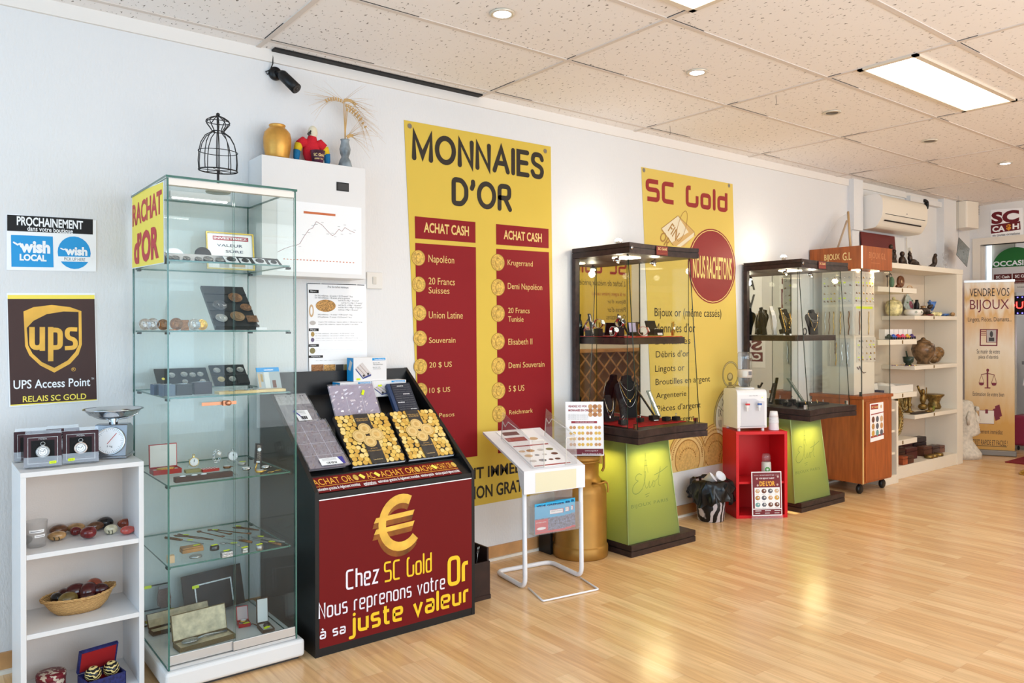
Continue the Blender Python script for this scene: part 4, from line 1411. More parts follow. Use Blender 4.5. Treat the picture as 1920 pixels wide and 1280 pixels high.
b.obj('price_tag', rw, local=True)
spoon((463, 1171), (490, 1176), Z, BRONZ, 'bronze magnifier handle lying beside the red case', 'spoon', 'tools on the case floor')
a = at(500, 1190, Z)
nc = open_case('seal_case', 'tall narrow open case with a satin lid and a dark seal', 'case', (a.x + .015, a.y + .05, Z + .0006), .045, .085, .016, .095, 3, -4, BRL, M('white_satin'))
B(place((0, -.01, .012))).lathe([(.004, 0), (.011, .004), (.013, .012), (.008, .018), (0, .02)], M('seal_wood', (52, 36, 34), .4), n=16).obj('seal_stamp', nc, local=True)
b = B()
tagmesh(b, place((-.005, -.03, .021), .5, .3), 1.3)
b.obj('price_tag', nc, local=True)
# wire stand with a mail purse
a = at(303, 1180, Z)
t = T('purse_stand', 'black metal stand with a hanging mesh purse and yellow tags', 'stand', (max(a.x, CX0 + .075), -.085, Z + .0006))
b = B()
for q in (-.05, .05):
	b.tube([(q, 0, .004), (q, .03, .15)], .003, BLK, 6)
b.tube([(-.05, .03, .15), (.05, .03, .15)], .003, BLK, 6).tube([(-.05, .012, .06), (.05, .012, .06)], .003, BLK, 6).tube([(-.05, 0, .004), (.05, 0, .004)], .003, BLK, 6)
b.obj('frame', t, local=True)
b = B(place((.028, .022, .145), 0, R(-8)))
b.box(-.02, .02, -.004, .004, -.012, 0, DSIL)
b.prism([(-.02, -.012), (-.026, -.05), (-.024, -.075), (-.012, -.086), (.012, -.086), (.024, -.075), (.026, -.05), (.02, -.012)], -.005, .005, M('mail_mesh', (136, 112, 106), .5, .5, bump=.7, scale=260), 'y')
b.obj('mesh_purse', t, local=True)
for dx, dz in ((-.03, .149), (-.03, .02), (.05, .05)):
	b = B()
	tagmesh(b, place((dx, -.005 if dz < .1 else .024, dz), 0) @ plane((0, 0, 0)), 1.3)
	b.obj('price_tag', t, local=True)

# ------------------------------------------------------------------ dress form of black wire on the glass case
a = W(409, 337, -.30)
t = T('wire_dress_form', 'black wire dress form ornament standing on the tall glass case', 'ornament', (a.x, -.30, CT + .0006))
WIRE = M('black_wire', (44, 42, 42), .45, .4)
s0 = (W(409, 237, -.30).z - W(409, 337, -.30).z) / 100
zc = lambda y: W(409, y, -.30).z - CT - .0006
# profile of the bell: (half width px, photo row)
PR = [(35, 320), (36, 305), (35, 288), (31, 270), (23, 256), (11, 248), (12, 244), (22, 231), (21, 227), (12, 221), (1, 217)]
b = B()
for kx in range(10):
	q = 2 * PI * kx / 10
	b.tube([(r * s0 * math.cos(q), r * s0 * .8 * math.sin(q), zc(y)) for r, y in PR], .0019, WIRE, 5)
for r, y, e in ((35, 320, .0026), (35.5, 285, .0016), (11, 247, .0022), (21.5, 229, .0018)):
	b.tube([(r * s0 * math.cos(2 * PI * i / 30), r * s0 * .8 * math.sin(2 * PI * i / 30), zc(y)) for i in range(30)], e, WIRE, 5, True)
b.obj('wire_cage', t, local=True)
b = B().tube([(0, 0, .004), (0, 0, zc(320)), (0, 0, zc(318)), (0, 0, zc(217))], [.0048, .0048, .002, .0014], WIRE, 8)
for i in range(6):
	q = PI * i / 3
	b.tube([(0, 0, zc(320)), (35 * s0 * math.cos(q), 35 * s0 * .8 * math.sin(q), zc(320))], .0014, WIRE, 5)
b.obj('pole', t, local=True)
B().ell((0, 0, zc(215)), .0075, WIRE, 12, 8).obj('finial', t, local=True)
B().lathe([(.045, 0), (.047, .004), (.045, .009), (.012, .012), (0, .012)], M('brass_foot', (170, 150, 100), .4, .6), n=28).obj('base', t, local=True)

# ------------------------------------------------------------------ white meter cabinet with its ornaments
KX0, KX1, KY, KZ0, KZ1 = 1.171, 1.656, -.16, 1.488, 1.998
t = T('meter_cabinet', 'white wall cabinet with a taped price chart and a black keyhole', 'cabinet', ((KX0 + KX1) / 2, -.08, KZ0))
B().box(KX0, KX1, KY + .012, -.001, KZ0, KZ1, MELA).obj('cabinet_body', t, bev=.001)
dr = B().box(KX0, KX1, KY, KY + .0112, KZ0, KZ1, MELA).obj('door', t, bev=.0015)
kd = K(340, 180, 3.555)
def PK(px, py):
	return P(px, py, KY - .001)
a, c = PK(631, 357), PK(654, 343.5)
B().box(a[0], c[0], KY - .002, KY - .0004, a[1], c[1], BLK).box(a[0] + .006, c[0] - .004, KY - .004, KY - .0021, a[1] + .004, c[1] - .006, DARK).obj('lock', dr)
b = B(plane((0, KY - .0006, 0)))
q = lambda x, y: PK(340 + x / 3.555, 180 + y / 3.555)
a, c = q(640, 1165), q(1200, 745)
b.rect(a[0], a[1], c[0], c[1], PAPER, .0004)
ORG = M('orange_ink', (196, 106, 62), .6)
e0, e1 = q(815, 775), q(1027, 777)
b.rect(e0[0], e0[1] - .004, e1[0], e0[1] + .006, ORG, .0008)
cv = [(640, 1040), (690, 1015), (735, 1000), (765, 995), (790, 983), (815, 940), (850, 890), (875, 880), (900, 836), (940, 860), (975, 900), (1007, 931), (1025, 918), (1050, 887), (1070, 902), (1090, 876), (1125, 898), (1155, 910)]
b.stroke([q(*e) for e in cv], .0016, M('curve_red', (120, 50, 50), .6), .0008)
for i, (x, y) in enumerate(cv[4:]):
	u = q(x, y + (-16 if i % 2 else 20))
	b.rect(u[0] - .006, u[1], u[0] + .006, u[1] + .0012, GREY, .0008)
for i in range(22):
	x = 680 + i * 22
	u = q(x, 1085 + (x - 680) * .055)
	b.rect(u[0], u[1] - .0015, u[0] + .0075, u[1] + .002, ORG, .0008)
b.obj('price_chart', dr)
# gold vase
def lathe_thing(name, lab, cat, loc, prof, m, n=28, part='vase_body', group=None):
	t = T(name, lab, cat, loc, 0, group)
	B().lathe(prof, m, n=n).obj(part, t, local=True)
	return t
VG = M('satin_gold_paint', (206, 152, 72), .38, .55, var=.05, scale=30)
vy = -.085
a = W(520, 292, vy)
t = T('vase', 'round satin gold vase on the white cabinet', 'vase', (a.x, vy, KZ1 + .0006))
s = .00238
B().lathe([(.001, 0), (19 * s, 0), (21 * s, 4 * s), (24.5 * s, 24 * s), (25 * s, 40 * s), (23 * s, 50 * s), (17 * s, 57 * s), (13.5 * s, 59.5 * s), (14.5 * s, 62 * s), (15 * s, 64 * s), (14 * s, 65 * s), (12 * s, 63 * s), (12 * s, 56 * s), (.001, 40 * s)], VG, n=36).obj('vase_body', t, local=True)
# parrot in a shop mug
a = W(588, 303, vy)
px_ = a.x
t = T('parrot_figure', 'red plush parrot with yellow and blue wings and a white face', 'plush parrot', (px_, vy + .026, KZ1 + .0006))
t.scale = (1.16, 1.1, 1.25)
PR_ = M('plush_red', (206, 34, 48), .9, bump=.4, scale=200)
b = B()
b.ell((0, 0, .055), (.034, .028, .050), PR_, 16, 10)
b.ell((.002, -.004, .088), (.020, .019, .032), PR_, 14, 9)
b.obj('body', t, local=True)
b = B()
PW = M('plush_cream', (226, 216, 190), .9, bump=.3, scale=200)
b.ell((.004, -.006, .122), (.019, .018, .024), PW, 16, 10)
b.obj('head', t, local=True)
B().ell((-.010, -.020, .122), (.003, .002, .004), BLK, 8, 6).obj('eye', t, local=True)
B().tube([(-.012, -.016, .116), (-.020, -.022, .110), (-.018, -.024, .104)], [.006, .005, .002], M('beak', (60, 54, 52), .4), 8).obj('beak', t, local=True)
for q in (-1, 1):
	b = B()
	b.tube([(q * .018, 0, .075), (q * .036, -.004, .083), (q * .052, -.006, .070)], [.016, .019, .017], PR_, 12)
	b.obj('wing', t, local=True)
	b = B().tube([(q * .052, -.006, .071), (q * .061, -.008, .048)], [.017, .014], M('plush_yellow', (226, 190, 40), .9, bump=.3, scale=200), 12)
	b.tube([(q * .061, -.008, .049), (q * .064, -.008, .022), (q * .060, -.008, .004)], [.0142, .012, .006], M('plush_blue', (34, 112, 158), .9, bump=.3, scale=200), 12)
	b.obj('wing_feathers', t, local=True)
t2 = T('mug', 'dark shop mug with pale lettering in front of the plush parrot', 'mug', (px_ + .004, vy - .036, KZ1 + .0006))
t2.scale = (1.15, 1.15, 1.15)
MG = M('mug_maroon', (74, 34, 54), .35, var=.35, scale=30)
B().lathe([(.020, 0), (.0285, .050), (.0275, .0505), (.019, .003), (0, .003)], MG, n=28).obj('mug_body', t2, local=True)
b = B()
def wraptext(b, s, r0, z0, z1, a0, a1, m, bold=.02, slope=0.0):
	vs, fs = textgeo(s, bold)
	x0, x1 = min(v[0] for v in vs), max(v[0] for v in vs)
	y0, y1 = min(v[1] for v in vs), max(v[1] for v in vs)
	out = []
	for v in vs:
		a = a0 + (a1 - a0) * (v[0] - x0) / (x1 - x0)
		z = z0 + (z1 - z0) * (v[1] - y0) / (y1 - y0)
		r = r0 + slope * z + .0005
		out.append((r * math.cos(a), r * math.sin(a), z))
	b.add(out, fs, m)
wraptext(b, 'SC Gold', .020, .026, .037, R(-150), R(-50), CREAM, .02, .17)
wraptext(b, 'achète - vend', .020, .014, .021, R(-145), R(-55), CREAM, .01, .17)
b.obj('lettering', t2, local=True)
# small grey vase with dry wheat
a = W(647, 307, vy)
t = T('bud_vase', 'small blue grey glazed bud vase holding dry wheat', 'vase', (a.x, vy, KZ1 + .0006))
GV = M('blue_grey_glaze', (126, 134, 138), .18, var=.28, scale=26)
B().lathe([(.001, 0), (.022, 0), (.0235, .010), (.018, .028), (.012, .040), (.0165, .052), (.0185, .066), (.014, .084), (.0135, .092), (.0155, .097), (.0135, .097), (.011, .084), (.012, .06), (.001, .05)], GV, n=26).obj('vase_body', t, local=True)
t.scale = (1.4, 1.4, 1.42)
STRAW = M('straw', (204, 166, 110), .7)
ww = T('wheat', 'dry bearded wheat ears spreading from the bud vase', 'dried wheat', (a.x, vy, KZ1 + .085))
ww.scale = (1.3, 1.3, 1.3)
rnd = random.Random(5)
def ear(base, bend, length, part):
	"""stalk up to base then an arching ear with awns"""
	b = B().tube([(0, 0, .004), (base[0] * .3, 0, base[2] * .5), base], .0013, STRAW, 5)
	b.obj('stalk', ww, local=True)
	b = B()
	pts = []
	for i in range(9):
		u = i / 8
		pts.append(Vector(base) + Vector(bend) * length * u + Vector((0, 0, -.55 * length * u * u + .25 * length * u)))
	for i in range(8):
		p, d = pts[i], (pts[i + 1] - pts[i]).normalized()
		sd = d.cross(Vector((0, 1, 0))).normalized()
		for q in (-1, 1):
			b.ell(p + sd * .0028 * q, (.0042, .0028, .0032), STRAW, 6, 4)
			e = p + d * rnd.uniform(.07, .10) + sd * q * rnd.uniform(.008, .05) + Vector((0, rnd.uniform(-.02, .02), 0))
			b.tube([p + sd * .003 * q, p.lerp(e, .5) + Vector((0, 0, .004)), e], [.0006, .0004, .0002], STRAW, 3)
	b.obj('ear', ww, local=True)
ear((-.006, 0, .175), (-.92, -.1, .1), .085, 0)
ear((.000, 0, .182), (.80, -.1, .05), .055, 0)
ear((.006, 0, .165), (.75, -.12, -.35), .080, 0)
ear((.010, 0, .150), (.80, -.1, -.40), .095, 0)
ear((.010, 0, .052), (.65, 0, .45), .035, 0)

# ------------------------------------------------------------------ camera on the wall
a = W(515, 139)
t = T('security_camera', 'black bullet security camera on the wall under the ceiling', 'camera', (a.x, -.002, a.z))
b = B(plane((0, 0, 0))).lathe([(.030, 0), (.030, .012), (.024, .020), (0, .022)], BLK, n=26)
b.obj('mount', t, local=True)
d = Vector((.05, -.075, -.085)).normalized()
b = B().tube([(0, -.018, 0), (.010, -.036, -.006), (.018, -.050, -.014)], .012, BLK, 10)
b.obj('arm', t, local=True)
st = Vector((.016, -.048, -.014))
b = B().tube([st - d * .012, st, st + d * .100, st + d * .1005], [.018, .0235, .0245, .022], BLK, 20)
b.obj('housing', t, local=True)
Lq = st + d * .1006
b = B(plane(Lq, d.cross(Vector((0, 0, 1))) * -1, Vector((0, 0, 1)) - d * d.z))
b.lathe([(.0195, 0), (.0195, .001), (.016, .0012), (0, .0012)], DARK, n=22).disc(0, 0, .0085, BLACK, h=.0016).disc(.001, .002, .003, GREY, h=.002)
b.obj('lens', t, local=True)
c0 = W(506, 92)
kx = W(497, 131)
b = B().tube([(c0.x - a.x, -.006, CZ - a.z - .04), (c0.x - a.x + .010, -.008, -.02 + .12), (c0.x - a.x + .008, -.012, .04), (kx.x - a.x + .02, -.008, .012), (kx.x - a.x, -.006, .0), (kx.x - a.x + .008, -.006, -.010), (-.022, -.010, .002)], .0028, BLK, 6)
b.obj('cable', t, local=True)

# ------------------------------------------------------------------ price list and light switch
o = sheet('price_list', 'white buying price list hung under the cabinet on black clips', 'price list', [P(577, 720), P(688, 705), P(686, 533), P(574.5, 530)], LW)
ks = lambda x, y: P(550 + x / 5.818, 500 + y / 5.818)
b = prn()
b.stroke([ks(147, 182), ks(165, 1140)], .0028, BLACK, .0008, caps=False)
b.stroke([ks(150, 182), ks(770, 200)], .0032, BLACK, .0006, caps=False)
b.rect(*ks(292, 190), *ks(300, 170), LW, .0012).rect(*ks(684, 205), *ks(692, 185), LW, .0012)
for y, x1 in ((268, 272), (686, 272), (857, 274), (978, 318)):
	b.rect(*ks(165, y + 16), *ks(x1, y - 17 + (x1 - 165) * .02), BLACK, .0008)
GLP = M('gold_print')
for cx, cy, rx, ry, m in ((350, 425, 108, 62, M('jewel_print', (150, 112, 62), .5, var=.6, scale=300)), (193, 480, 26, 66, M('tan_print')), (207, 612, 34, 22, M('grey_print')), (207, 735, 20, 25, GLP), (206, 797, 19, 22, M('violet_print', (104, 92, 122), .5)), (205, 915, 30, 30, M('olive_print', (132, 122, 76), .5))):
	c, e = ks(cx, cy), ks(cx + rx, cy)
	b.disc(c[0], c[1], e[0] - c[0], m, (e[0] - c[0]) * ry / rx, .0008)
c, e = ks(193, 480), ks(206, 480)
b.disc(c[0], c[1], e[0] - c[0], LW, (e[0] - c[0]) * 3.4, .0011)
for x0, x1, m in ((192, 325, BRONZ), (328, 455, M('jewel_print')), (458, 545, DARK), (548, 600, M('olive_print'))):
	b.rect(*ks(x0, 1150), *ks(x1, 1062), m, .0008)
b.obj('printed_panel', o)
b = prn()
for s_, x, y, x1 in (('Prix de rachat minimum', 372, 225, 596), ('Or 916 millièmes : 22 carats = 22,25 euros* / le g', 230, 322, 640), ('Or 750 millièmes : 18 carats, prix au gramme', 230, 345, 612), ('tarif de 0 à 30g = 14 euros*', 485, 374, 712),
					 ('tarif de 31 à 50g = 15 euros*', 518, 400, 750), ('tarif de 51 à 100g = 16 euros*', 485, 424, 738), ('tarif de 101 à 199g = 17 euros*', 485, 449, 746), ('tarif sup. 199g = 18 euros*', 485, 475, 704),
					 ('585 millièmes : 14 carats = 9,90 euros* / le g', 262, 525, 638), ('375 millièmes : 9 carats = 3,10 euros* / le g', 262, 552, 630), ('Argent 925 millièmes : bijoux, débris = 100 euros* le kg', 268, 605, 745),
					 ('Argent 925 millièmes : bijoux de qualité = sur devis', 268, 630, 702), ('Or 900 millièmes : 20 carats = 21,70 euros* / le g', 235, 730, 655), ('Or 916 millièmes : 22 carats = 22,25 euros* / le g', 235, 753, 655),
					 ('Argent 900 millièmes : 5f, 2f, 1f, 50c = 100 euros* / le kg', 240, 778, 698), ('Argent 900 millièmes : 5f / 10f Hercule = 100 euros* / le kg', 240, 803, 752), ('Or 999 millièmes : 24 carats Or pur = 23,70 euros* / le g', 240, 902, 728),
					 ('Argent 999 millièmes : 999 le lingot = 110 euros* le kg', 240, 927, 728), ('925 / 800 / 900 / 1000 millièmes = 100 euros', 243, 1020, 580)):
	b.text(s_, *ks(x, y + 5), *ks(x1, y - 14 + (x1 - x) * .015), GREY, .0012)
for s_, x, y, x1 in (('Bijoux :', 182, 268, 250), ('Pièces :', 182, 686, 250), ('Lingots :', 178, 857, 255), ('Argenterie :', 190, 978, 300)):
	b.text(s_, *ks(x, y + 9), *ks(x1, y - 9), LW, .0013)
b.obj('lettering', o)
a, c = P(686.5, 541), P(715, 511)
t = T('light_switch', 'white wall switch plate beside the meter cabinet', 'switch', ((a[0] + c[0]) / 2, -.001, a[1]))
B().box(a[0], c[0], -.010, -.001, a[1], c[1], M('switch_plastic', (222, 218, 212), .4)).obj('plate', t, bev=.003)
mx = (a[0] + c[0]) / 2 - .002
B().box(mx - .010, mx + .010, -.014, -.0102, (a[1] + c[1]) / 2 - .018, (a[1] + c[1]) / 2 + .018, M('switch_rocker', (206, 200, 190), .4)).obj('rocker', t, bev=.002)
# ------------------------------------------------------------------ squared stroke lettering of the shop's name
def rr(w, h, r=.16, y0=0.0):
	return rounded([(0, y0), (w, y0), (w, y0 + h), (0, y0 + h)], r, True)
XH = .70
TG = {
	'S': (.62, [rounded([(.62, 1), (0, 1), (0, .54), (.62, .54), (.62, 0), (0, 0)], .16)]),
	'C': (.60, [rounded([(.60, 1), (0, 1), (0, 0), (.60, 0)], .18)]),
	'G': (.62, [rounded([(.22, 1), (0, 1), (0, 0), (.62, 0), (.62, .58)], .18)]),
	'O': (.60, [('c', rr(.60, 1, .2))]),
	'N': (.55, [[(0, 0), (0, 1), (.55, 0), (.55, 1)]]),
	'o': (.50, [('c', rr(.50, XH))]),
	'l': (.0, [[(0, 1.05), (0, 0)]]),
	'd': (.50, [('c', rr(.50, XH)), [(.50, 1.05), (.50, 0)]]),
	'h': (.48, [[(0, 1.05), (0, 0)], rounded([(0, XH), (.48, XH), (.48, 0)], .16)]),
	'e': (.50, [rounded([(0, XH * .5), (.50, XH * .5), (.50, XH), (0, XH), (0, 0), (.50, 0)], .13)]),
	'z': (.48, [[(0, XH), (.48, XH), (0, 0), (.48, 0)]]),
	'u': (.48, [rounded([(0, XH), (0, 0), (.48, 0)], .16), [(.48, XH), (.48, 0)]]),
	's': (.44, [rounded([(.44, XH), (0, XH), (0, XH * .52), (.44, XH * .52), (.44, 0), (0, 0)], .12)]),
	'r': (.30, [rounded([(0, 0), (0, XH), (.30, XH)], .15)]),
	'p': (.50, [('c', rr(.50, XH)), [(0, XH), (0, -.32)]]),
	'n': (.48, [[(0, XH), (0, 0)], rounded([(0, XH), (.48, XH), (.48, 0)], .16)]),
	'v': (.50, [[(0, XH), (.25, 0), (.50, XH)]]),
	't': (.32, [rounded([(.08, 1), (.08, 0), (.34, 0)], .15), [(-.06, XH), (.32, XH)]]),
	'a': (.48, [rounded([(0, XH), (.48, XH), (.48, 0), (0, 0), (0, XH * .52), (.48, XH * .52)], .13)]),
	'à': (.48, [rounded([(0, XH), (.48, XH), (.48, 0), (0, 0), (0, XH * .52), (.48, XH * .52)], .13), [(.14, 1.08), (.30, .90)]]),
	'j': (.16, [rounded([(.16, XH), (.16, -.30), (-.08, -.30)], .16), [(.16, .96), (.16, .97)]]),
	'm': (.74, [[(0, XH), (0, 0)], rounded([(0, XH), (.74, XH), (.74, 0)], .16), [(.37, XH), (.37, 0)]]),
	' ': (.22, [])}
def techno(b, s, u0, v0, u1, v1, m, w=.15, h=.0012, desc=False, top=1.0):
	"""squared lettering from baseline v0 to cap line v1, fitted to u0..u1"""
	tot = sum(TG[c][0] for c in s) + .30 * (len(s) - 1)
	ku, kv = (u1 - u0) / (tot + w), (v1 - v0)
	x = w / 2
	b.mark()
	for c in s:
		wd, ss = TG[c]
		for p in ss:
			cl = isinstance(p, tuple)
			pts = [((u0 + (x + a) * ku), v0 + (w / 2 * ku / kv + q * (1 - w * ku / kv)) * kv) for a, q in (p[1] if cl else p)]
			b.stroke(pts, w * ku * 1.05, m, h, closed=cl, caps=c in 'lj')
		x += wd + .30
	return b

# ------------------------------------------------------------------ yellow banner of gold coins
ba = K(740, 210, 3.281)
bb_ = K(740, 560, 3.2)
bn = sheet('banner', 'tall yellow wall banner headed in black and listing gold coins', 'banner', [P(791, 966), P(1040, 921), P(1032, 275), P(757, 225)], YELL, .002)
b = prn(-.0034)
b.poly([ba(124, 777), ba(495, 805), ba(494, 677), ba(121, 641)], RED).poly([ba(622, 815), ba(945, 838), ba(944, 719), ba(621, 689)], RED)
b.poly([P(784, 868), bb_(494, 943), ba(497, 832), ba(124, 805)], RED).poly([bb_(618, 926), P(1035, 833), ba(946, 862), ba(622, 841)], RED)
b.obj('printed_panel', bn)
b = prn(-.0036)
BLKB = M('banner_black', (46, 38, 30), .6)
def roundtext(s, u0, v0, u1, v1, m, w):
	tot = sum(RG[c][0] for c in s) + .30 * (len(s) - 1)
	b.mark()
	k, x, hh = (u1 - u0 - w) / tot, u0 + w / 2, v1 - v0 - w
	for c in s:
		for p in RG[c][1]:
			cl = isinstance(p, tuple)
			b.stroke([(x + a * k, v0 + w / 2 + q * hh) for a, q in (p[1] if cl else p)], w, m, .0006, closed=cl)
		x += (RG[c][0] + .30) * k
RG = {'M': (.80, [[(0, 0), (0, 1), (.40, .12), (.80, 1), (.80, 0)]]), 'O': (.84, [('c', [(.42 + .42 * math.cos(2 * PI * i / 28), .5 + .5 * math.sin(2 * PI * i / 28)) for i in range(28)])]), 'N': (.62, [[(0, 0), (0, 1), (.62, 0), (.62, 1)]]),
	  'A': (.74, [[(0, 0), (.37, 1), (.74, 0)], [(.13, .34), (.61, .34)]]), 'I': (0, [[(0, 0), (0, 1)]]), 'E': (.52, [[(.52, 1), (0, 1), (0, 0), (.54, 0)], [(0, .53), (.48, .53)]]),
	  'S': (.58, [rounded([(.57, .80), (.48, 1), (.08, 1), (.0, .72), (.12, .56), (.48, .46), (.60, .28), (.50, 0), (.10, 0), (0, .2)], .16)]), 'D': (.66, [('c', rounded([(0, 0), (.42, 0), (.66, .28), (.66, .72), (.42, 1), (0, 1)], .14, True))]),
	  'R': (.60, [rounded([(0, 0), (0, 1), (.56, 1), (.56, .48), (.02, .48)], .2), [(.30, .48), (.60, 0)]]), '’': (.08, [[(.06, 1), (.07, .88), (0, .72)]])}
p_, q_ = P(771.5, 300), P(1019, 288)
roundtext('MONNAIES', p_[0], p_[1], q_[0], q_[1], BLKB, .027)
p_, q_ = P(846, 385), P(959, 347)
roundtext('D’OR', p_[0], p_[1], q_[0], q_[1], BLKB, .027)
TN = M('banner_tan', (222, 190, 116), .55)
b.text('ACHAT CASH', *ba(177, 740), *ba(454, 704), TN, .0006, .025).text('ACHAT CASH', *ba(668, 782), *ba(902, 748), TN, .0006, .025)
for s_, x0, y0, x1, y1 in (('Napoléon', 205, 938, 363, 888), ('20 Francs', 206, 1060, 367, 1024), ('Suisses', 206, 1115, 334, 1080)):
	b.text(s_, *ba(x0, y0), *ba(x1, y1), TN)
for s_, x0, y0, x1, y1 in (('Krugerrand', 692, 952, 846, 918), ('Demi Napoléon', 693, 1100, 904, 1060), ('20 Francs', 695, 1236, 827, 1205)):
	b.text(s_, *ba(x0, y0), *ba(x1, y1), TN)
for s_, x0, y0, x1, y1 in (('Union Latine', 202, 118, 406, 78), ('Souverain', 203, 266, 362, 230), ('20 $ US', 205, 418, 340, 376), ('10 $ US', 205, 570, 330, 527), ('50 Pesos', 210, 716, 355, 678), ('20 Pesos', 212, 868, 355, 832),
						   ('Tunisie', 678, 138, 770, 106), ('Elisabeth II', 679, 276, 823, 238), ('Demi Souverain', 681, 416, 895, 374), ('5 $ US', 681, 562, 775, 516), ('Reichmark', 684, 694, 826, 656)):
	b.text(s_, *bb_(x0, y0), *bb_(x1, y1), TN)
c0_, c1_ = P(915, 894), P(915, 873)
b.text('PAIEMENT IMMEDIAT', P(796, 900)[0], c0_[1], P(1012, 880)[0], c1_[1], BLKB, .0006, .02)
c0_, c1_ = P(924, 930), P(924, 906)
b.text('ESTIMATION GRATUITE', P(806, 940)[0], c0_[1], P(1016, 900)[0], c1_[1], BLKB, .0006, .02)
b.lines('lettering', bn)
CG = M('printed_coin', (206, 168, 78), .5, var=.16, scale=90)
CGD = M('printed_coin_rim', (166, 126, 50), .5)
def pcoin(x, y, par):
	c, e = P(x, y), P(x + 12.6, y)
	r = e[0] - c[0]
	b = prn(-.0044)
	b.disc(c[0], c[1], r, CGD, h=.0003, n=30).disc(c[0], c[1], r * .93, CG, h=.0005, n=30).ring(c[0], c[1], r * .80, r * .03, CGD, h=.0007)
	b.disc(c[0], c[1] - r * .1, r * .42, CGD, r * .5, h=.0007, n=18).disc(c[0] + r * .04, c[1] - r * .05, r * .34, CG, r * .48, h=.0009, n=18).disc(c[0], c[1] + r * .42, r * .2, CGD, h=.0007, n=12)
	b.obj('printed_coin', par)
for x, y in ((783.6, 483.4), (784.5, 533), (786, 586.6), (787, 634), (787.5, 686.6), (788, 732), (932.6, 492), (933, 538.6), (933, 587.5), (933, 639.7), (933.7, 685.6), (934, 732), (935, 775.6)):
	pcoin(x, y, bn)
EYE = M('eyelet', (150, 140, 120), .3, .8)
for x, y in ((767.5, 236.5), (1021.5, 283.5)):
	c = P(x, y)
	b = prn(-.0036).ring(c[0], c[1], .013, .006, EYE).disc(c[0], c[1], .006, GREY, h=.0008)
	b.obj('eyelet', bn)

# ------------------------------------------------------------------ second yellow banner: the shop's name
b2 = K(1190, 300, 2.134)
b6 = K(1190, 350, 6.095)
b7 = K(1240, 660, 5.567)
YEL3 = M('banner_yellow_light', (218, 190, 98), .6, spec=.2)
bq = [P(1226, 893), P(1388, 861), P(1373, 345), P(1202, 313)]
bs = sheet('banner', 'tall yellow wall banner of the gold shop with a dark red round badge', 'banner', bq, YEL3, .002)
b = prn(-.0034)
techno(b, 'SC Gold', *P(1210, 376), P(1363, 349)[0], P(1210, 334)[1], M('logo_red', (150, 38, 36), .55), .17, .0006)
b.text('NOUS RACHETONS', *P(1298, 521), *P(1371, 484), M('badge_cream', (232, 206, 124), .55), .0018, .02)
for s_, x0, y0, x1, y1 in (('Bijoux or (même cassés)', 78, 636, 345, 596), ('Monnaies d’or', 78, 690, 240, 653), ('Dentaires', 80, 738, 221, 708), ('Débris d’or', 83, 790, 215, 760), ('Lingots or', 80, 856, 197, 816), ('Broutilles en argent', 82, 908, 300, 862),
						   ('Argenterie', 84, 960, 205, 922), ('Pièces d’argent', 88, 1014, 262, 966), ('Bijoux argent', 90, 1062, 237, 1018)):
	b.text(s_, *b2(x0, y0), *b2(x1, y1), BLKB, .0006)
b.lines('lettering', bs)
b = prn(-.0034)
c, e = P(1335, 499), P(1378.5, 499)
rb = e[0] - c[0]
BR2 = M('badge_red', (140, 38, 38), .55)
b.disc(c[0], c[1], rb, BR2, rb * .985, n=40).ring(c[0], c[1], rb * .955, rb * .02, M('badge_cream'), h=.001)
b.obj('round_badge', bs)
PALE, TAN2, OCH = M('ingot_pale', (226, 214, 184), .55), M('ingot_tan', (206, 168, 104), .55), M('ingot_line', (168, 124, 62), .55)
b = prn(-.0034)
b.poly([b6(430, 668), b6(560, 688), b6(684, 560), b6(660, 680), b6(690, 700), b6(360, 690)][:2] + [b6(684, 545), b6(672, 512), b6(490, 332), b6(300, 478)], TAN2)
b.poly([b6(418, 640), b6(610, 520), b6(490, 336), b6(305, 476)], PALE, .0009).poly([b6(470, 680), b6(676, 520), b6(668, 570), b6(520, 688)], PALE, .0009)
b.stroke([b6(300, 478), b6(490, 332), b6(674, 514), b6(684, 560)], .004, OCH, .0012).stroke([b6(300, 490), b6(435, 670)], .004, OCH, .0012)
c, e = b6(535, 450), b6(600, 450)
b.stroke([(c[0] + .05 * math.cos(q) + .024 * math.sin(q), c[1] + .10 * math.sin(q) + .03 * math.cos(q)) for q in [2 * PI * i / 24 for i in range(24)]], .004, OCH, .0013, closed=True)
k_ = b.M
u = b6(372, 500)
b.M = b.M @ Matrix.Translation((u[0], u[1], 0)) @ Matrix.Rotation(R(-40), 4, 'Z')
b.text('FIN', 0, 0, .10, .07, OCH, .0014, .01)
b.text('OR', -.03, -.10, .07, -.03, OCH, .0014, .01)
b.M = k_
b.obj('printed_ingot', bs)
# printed pocket watch, cut off at the banner's edge
xr = P(1387, 760)[0]
clip = lambda pts: [(min(x, xr), z) for x, z in pts]
WRIM, WFACE = M('watch_print_rim', (140, 122, 72), .5), M('watch_print_face', (222, 218, 202), .55)
b = prn(-.0034)
c = b7(752, 680)
rw = b7(752, 680)[0] - b7(540, 680)[0]
el = lambda k: clip([(c[0] + rw * k * math.cos(2 * PI * i / 48), c[1] + rw * k * 1.02 * math.sin(2 * PI * i / 48)) for i in range(48)])
b.poly(el(1.0), WRIM).poly(el(.965), M('watch_print_gold', (196, 178, 120), .5), .0009).poly(el(.93), WRIM, .0011).poly(el(.90), WFACE, .0013)
for q, t_ in ((105, 'XII'), (128, 'XI'), (152, 'X'), (180, 'IX'), (206, 'VIII')):
	a_ = R(q - 15)
	u = (c[0] + rw * .72 * math.cos(a_), c[1] + rw * .74 * math.sin(a_))
	if u[0] + .02 < xr:
		b.text(t_, u[0] - .016, u[1] - .026, u[0] + .018, u[1] + .026, BLKB, .0016)
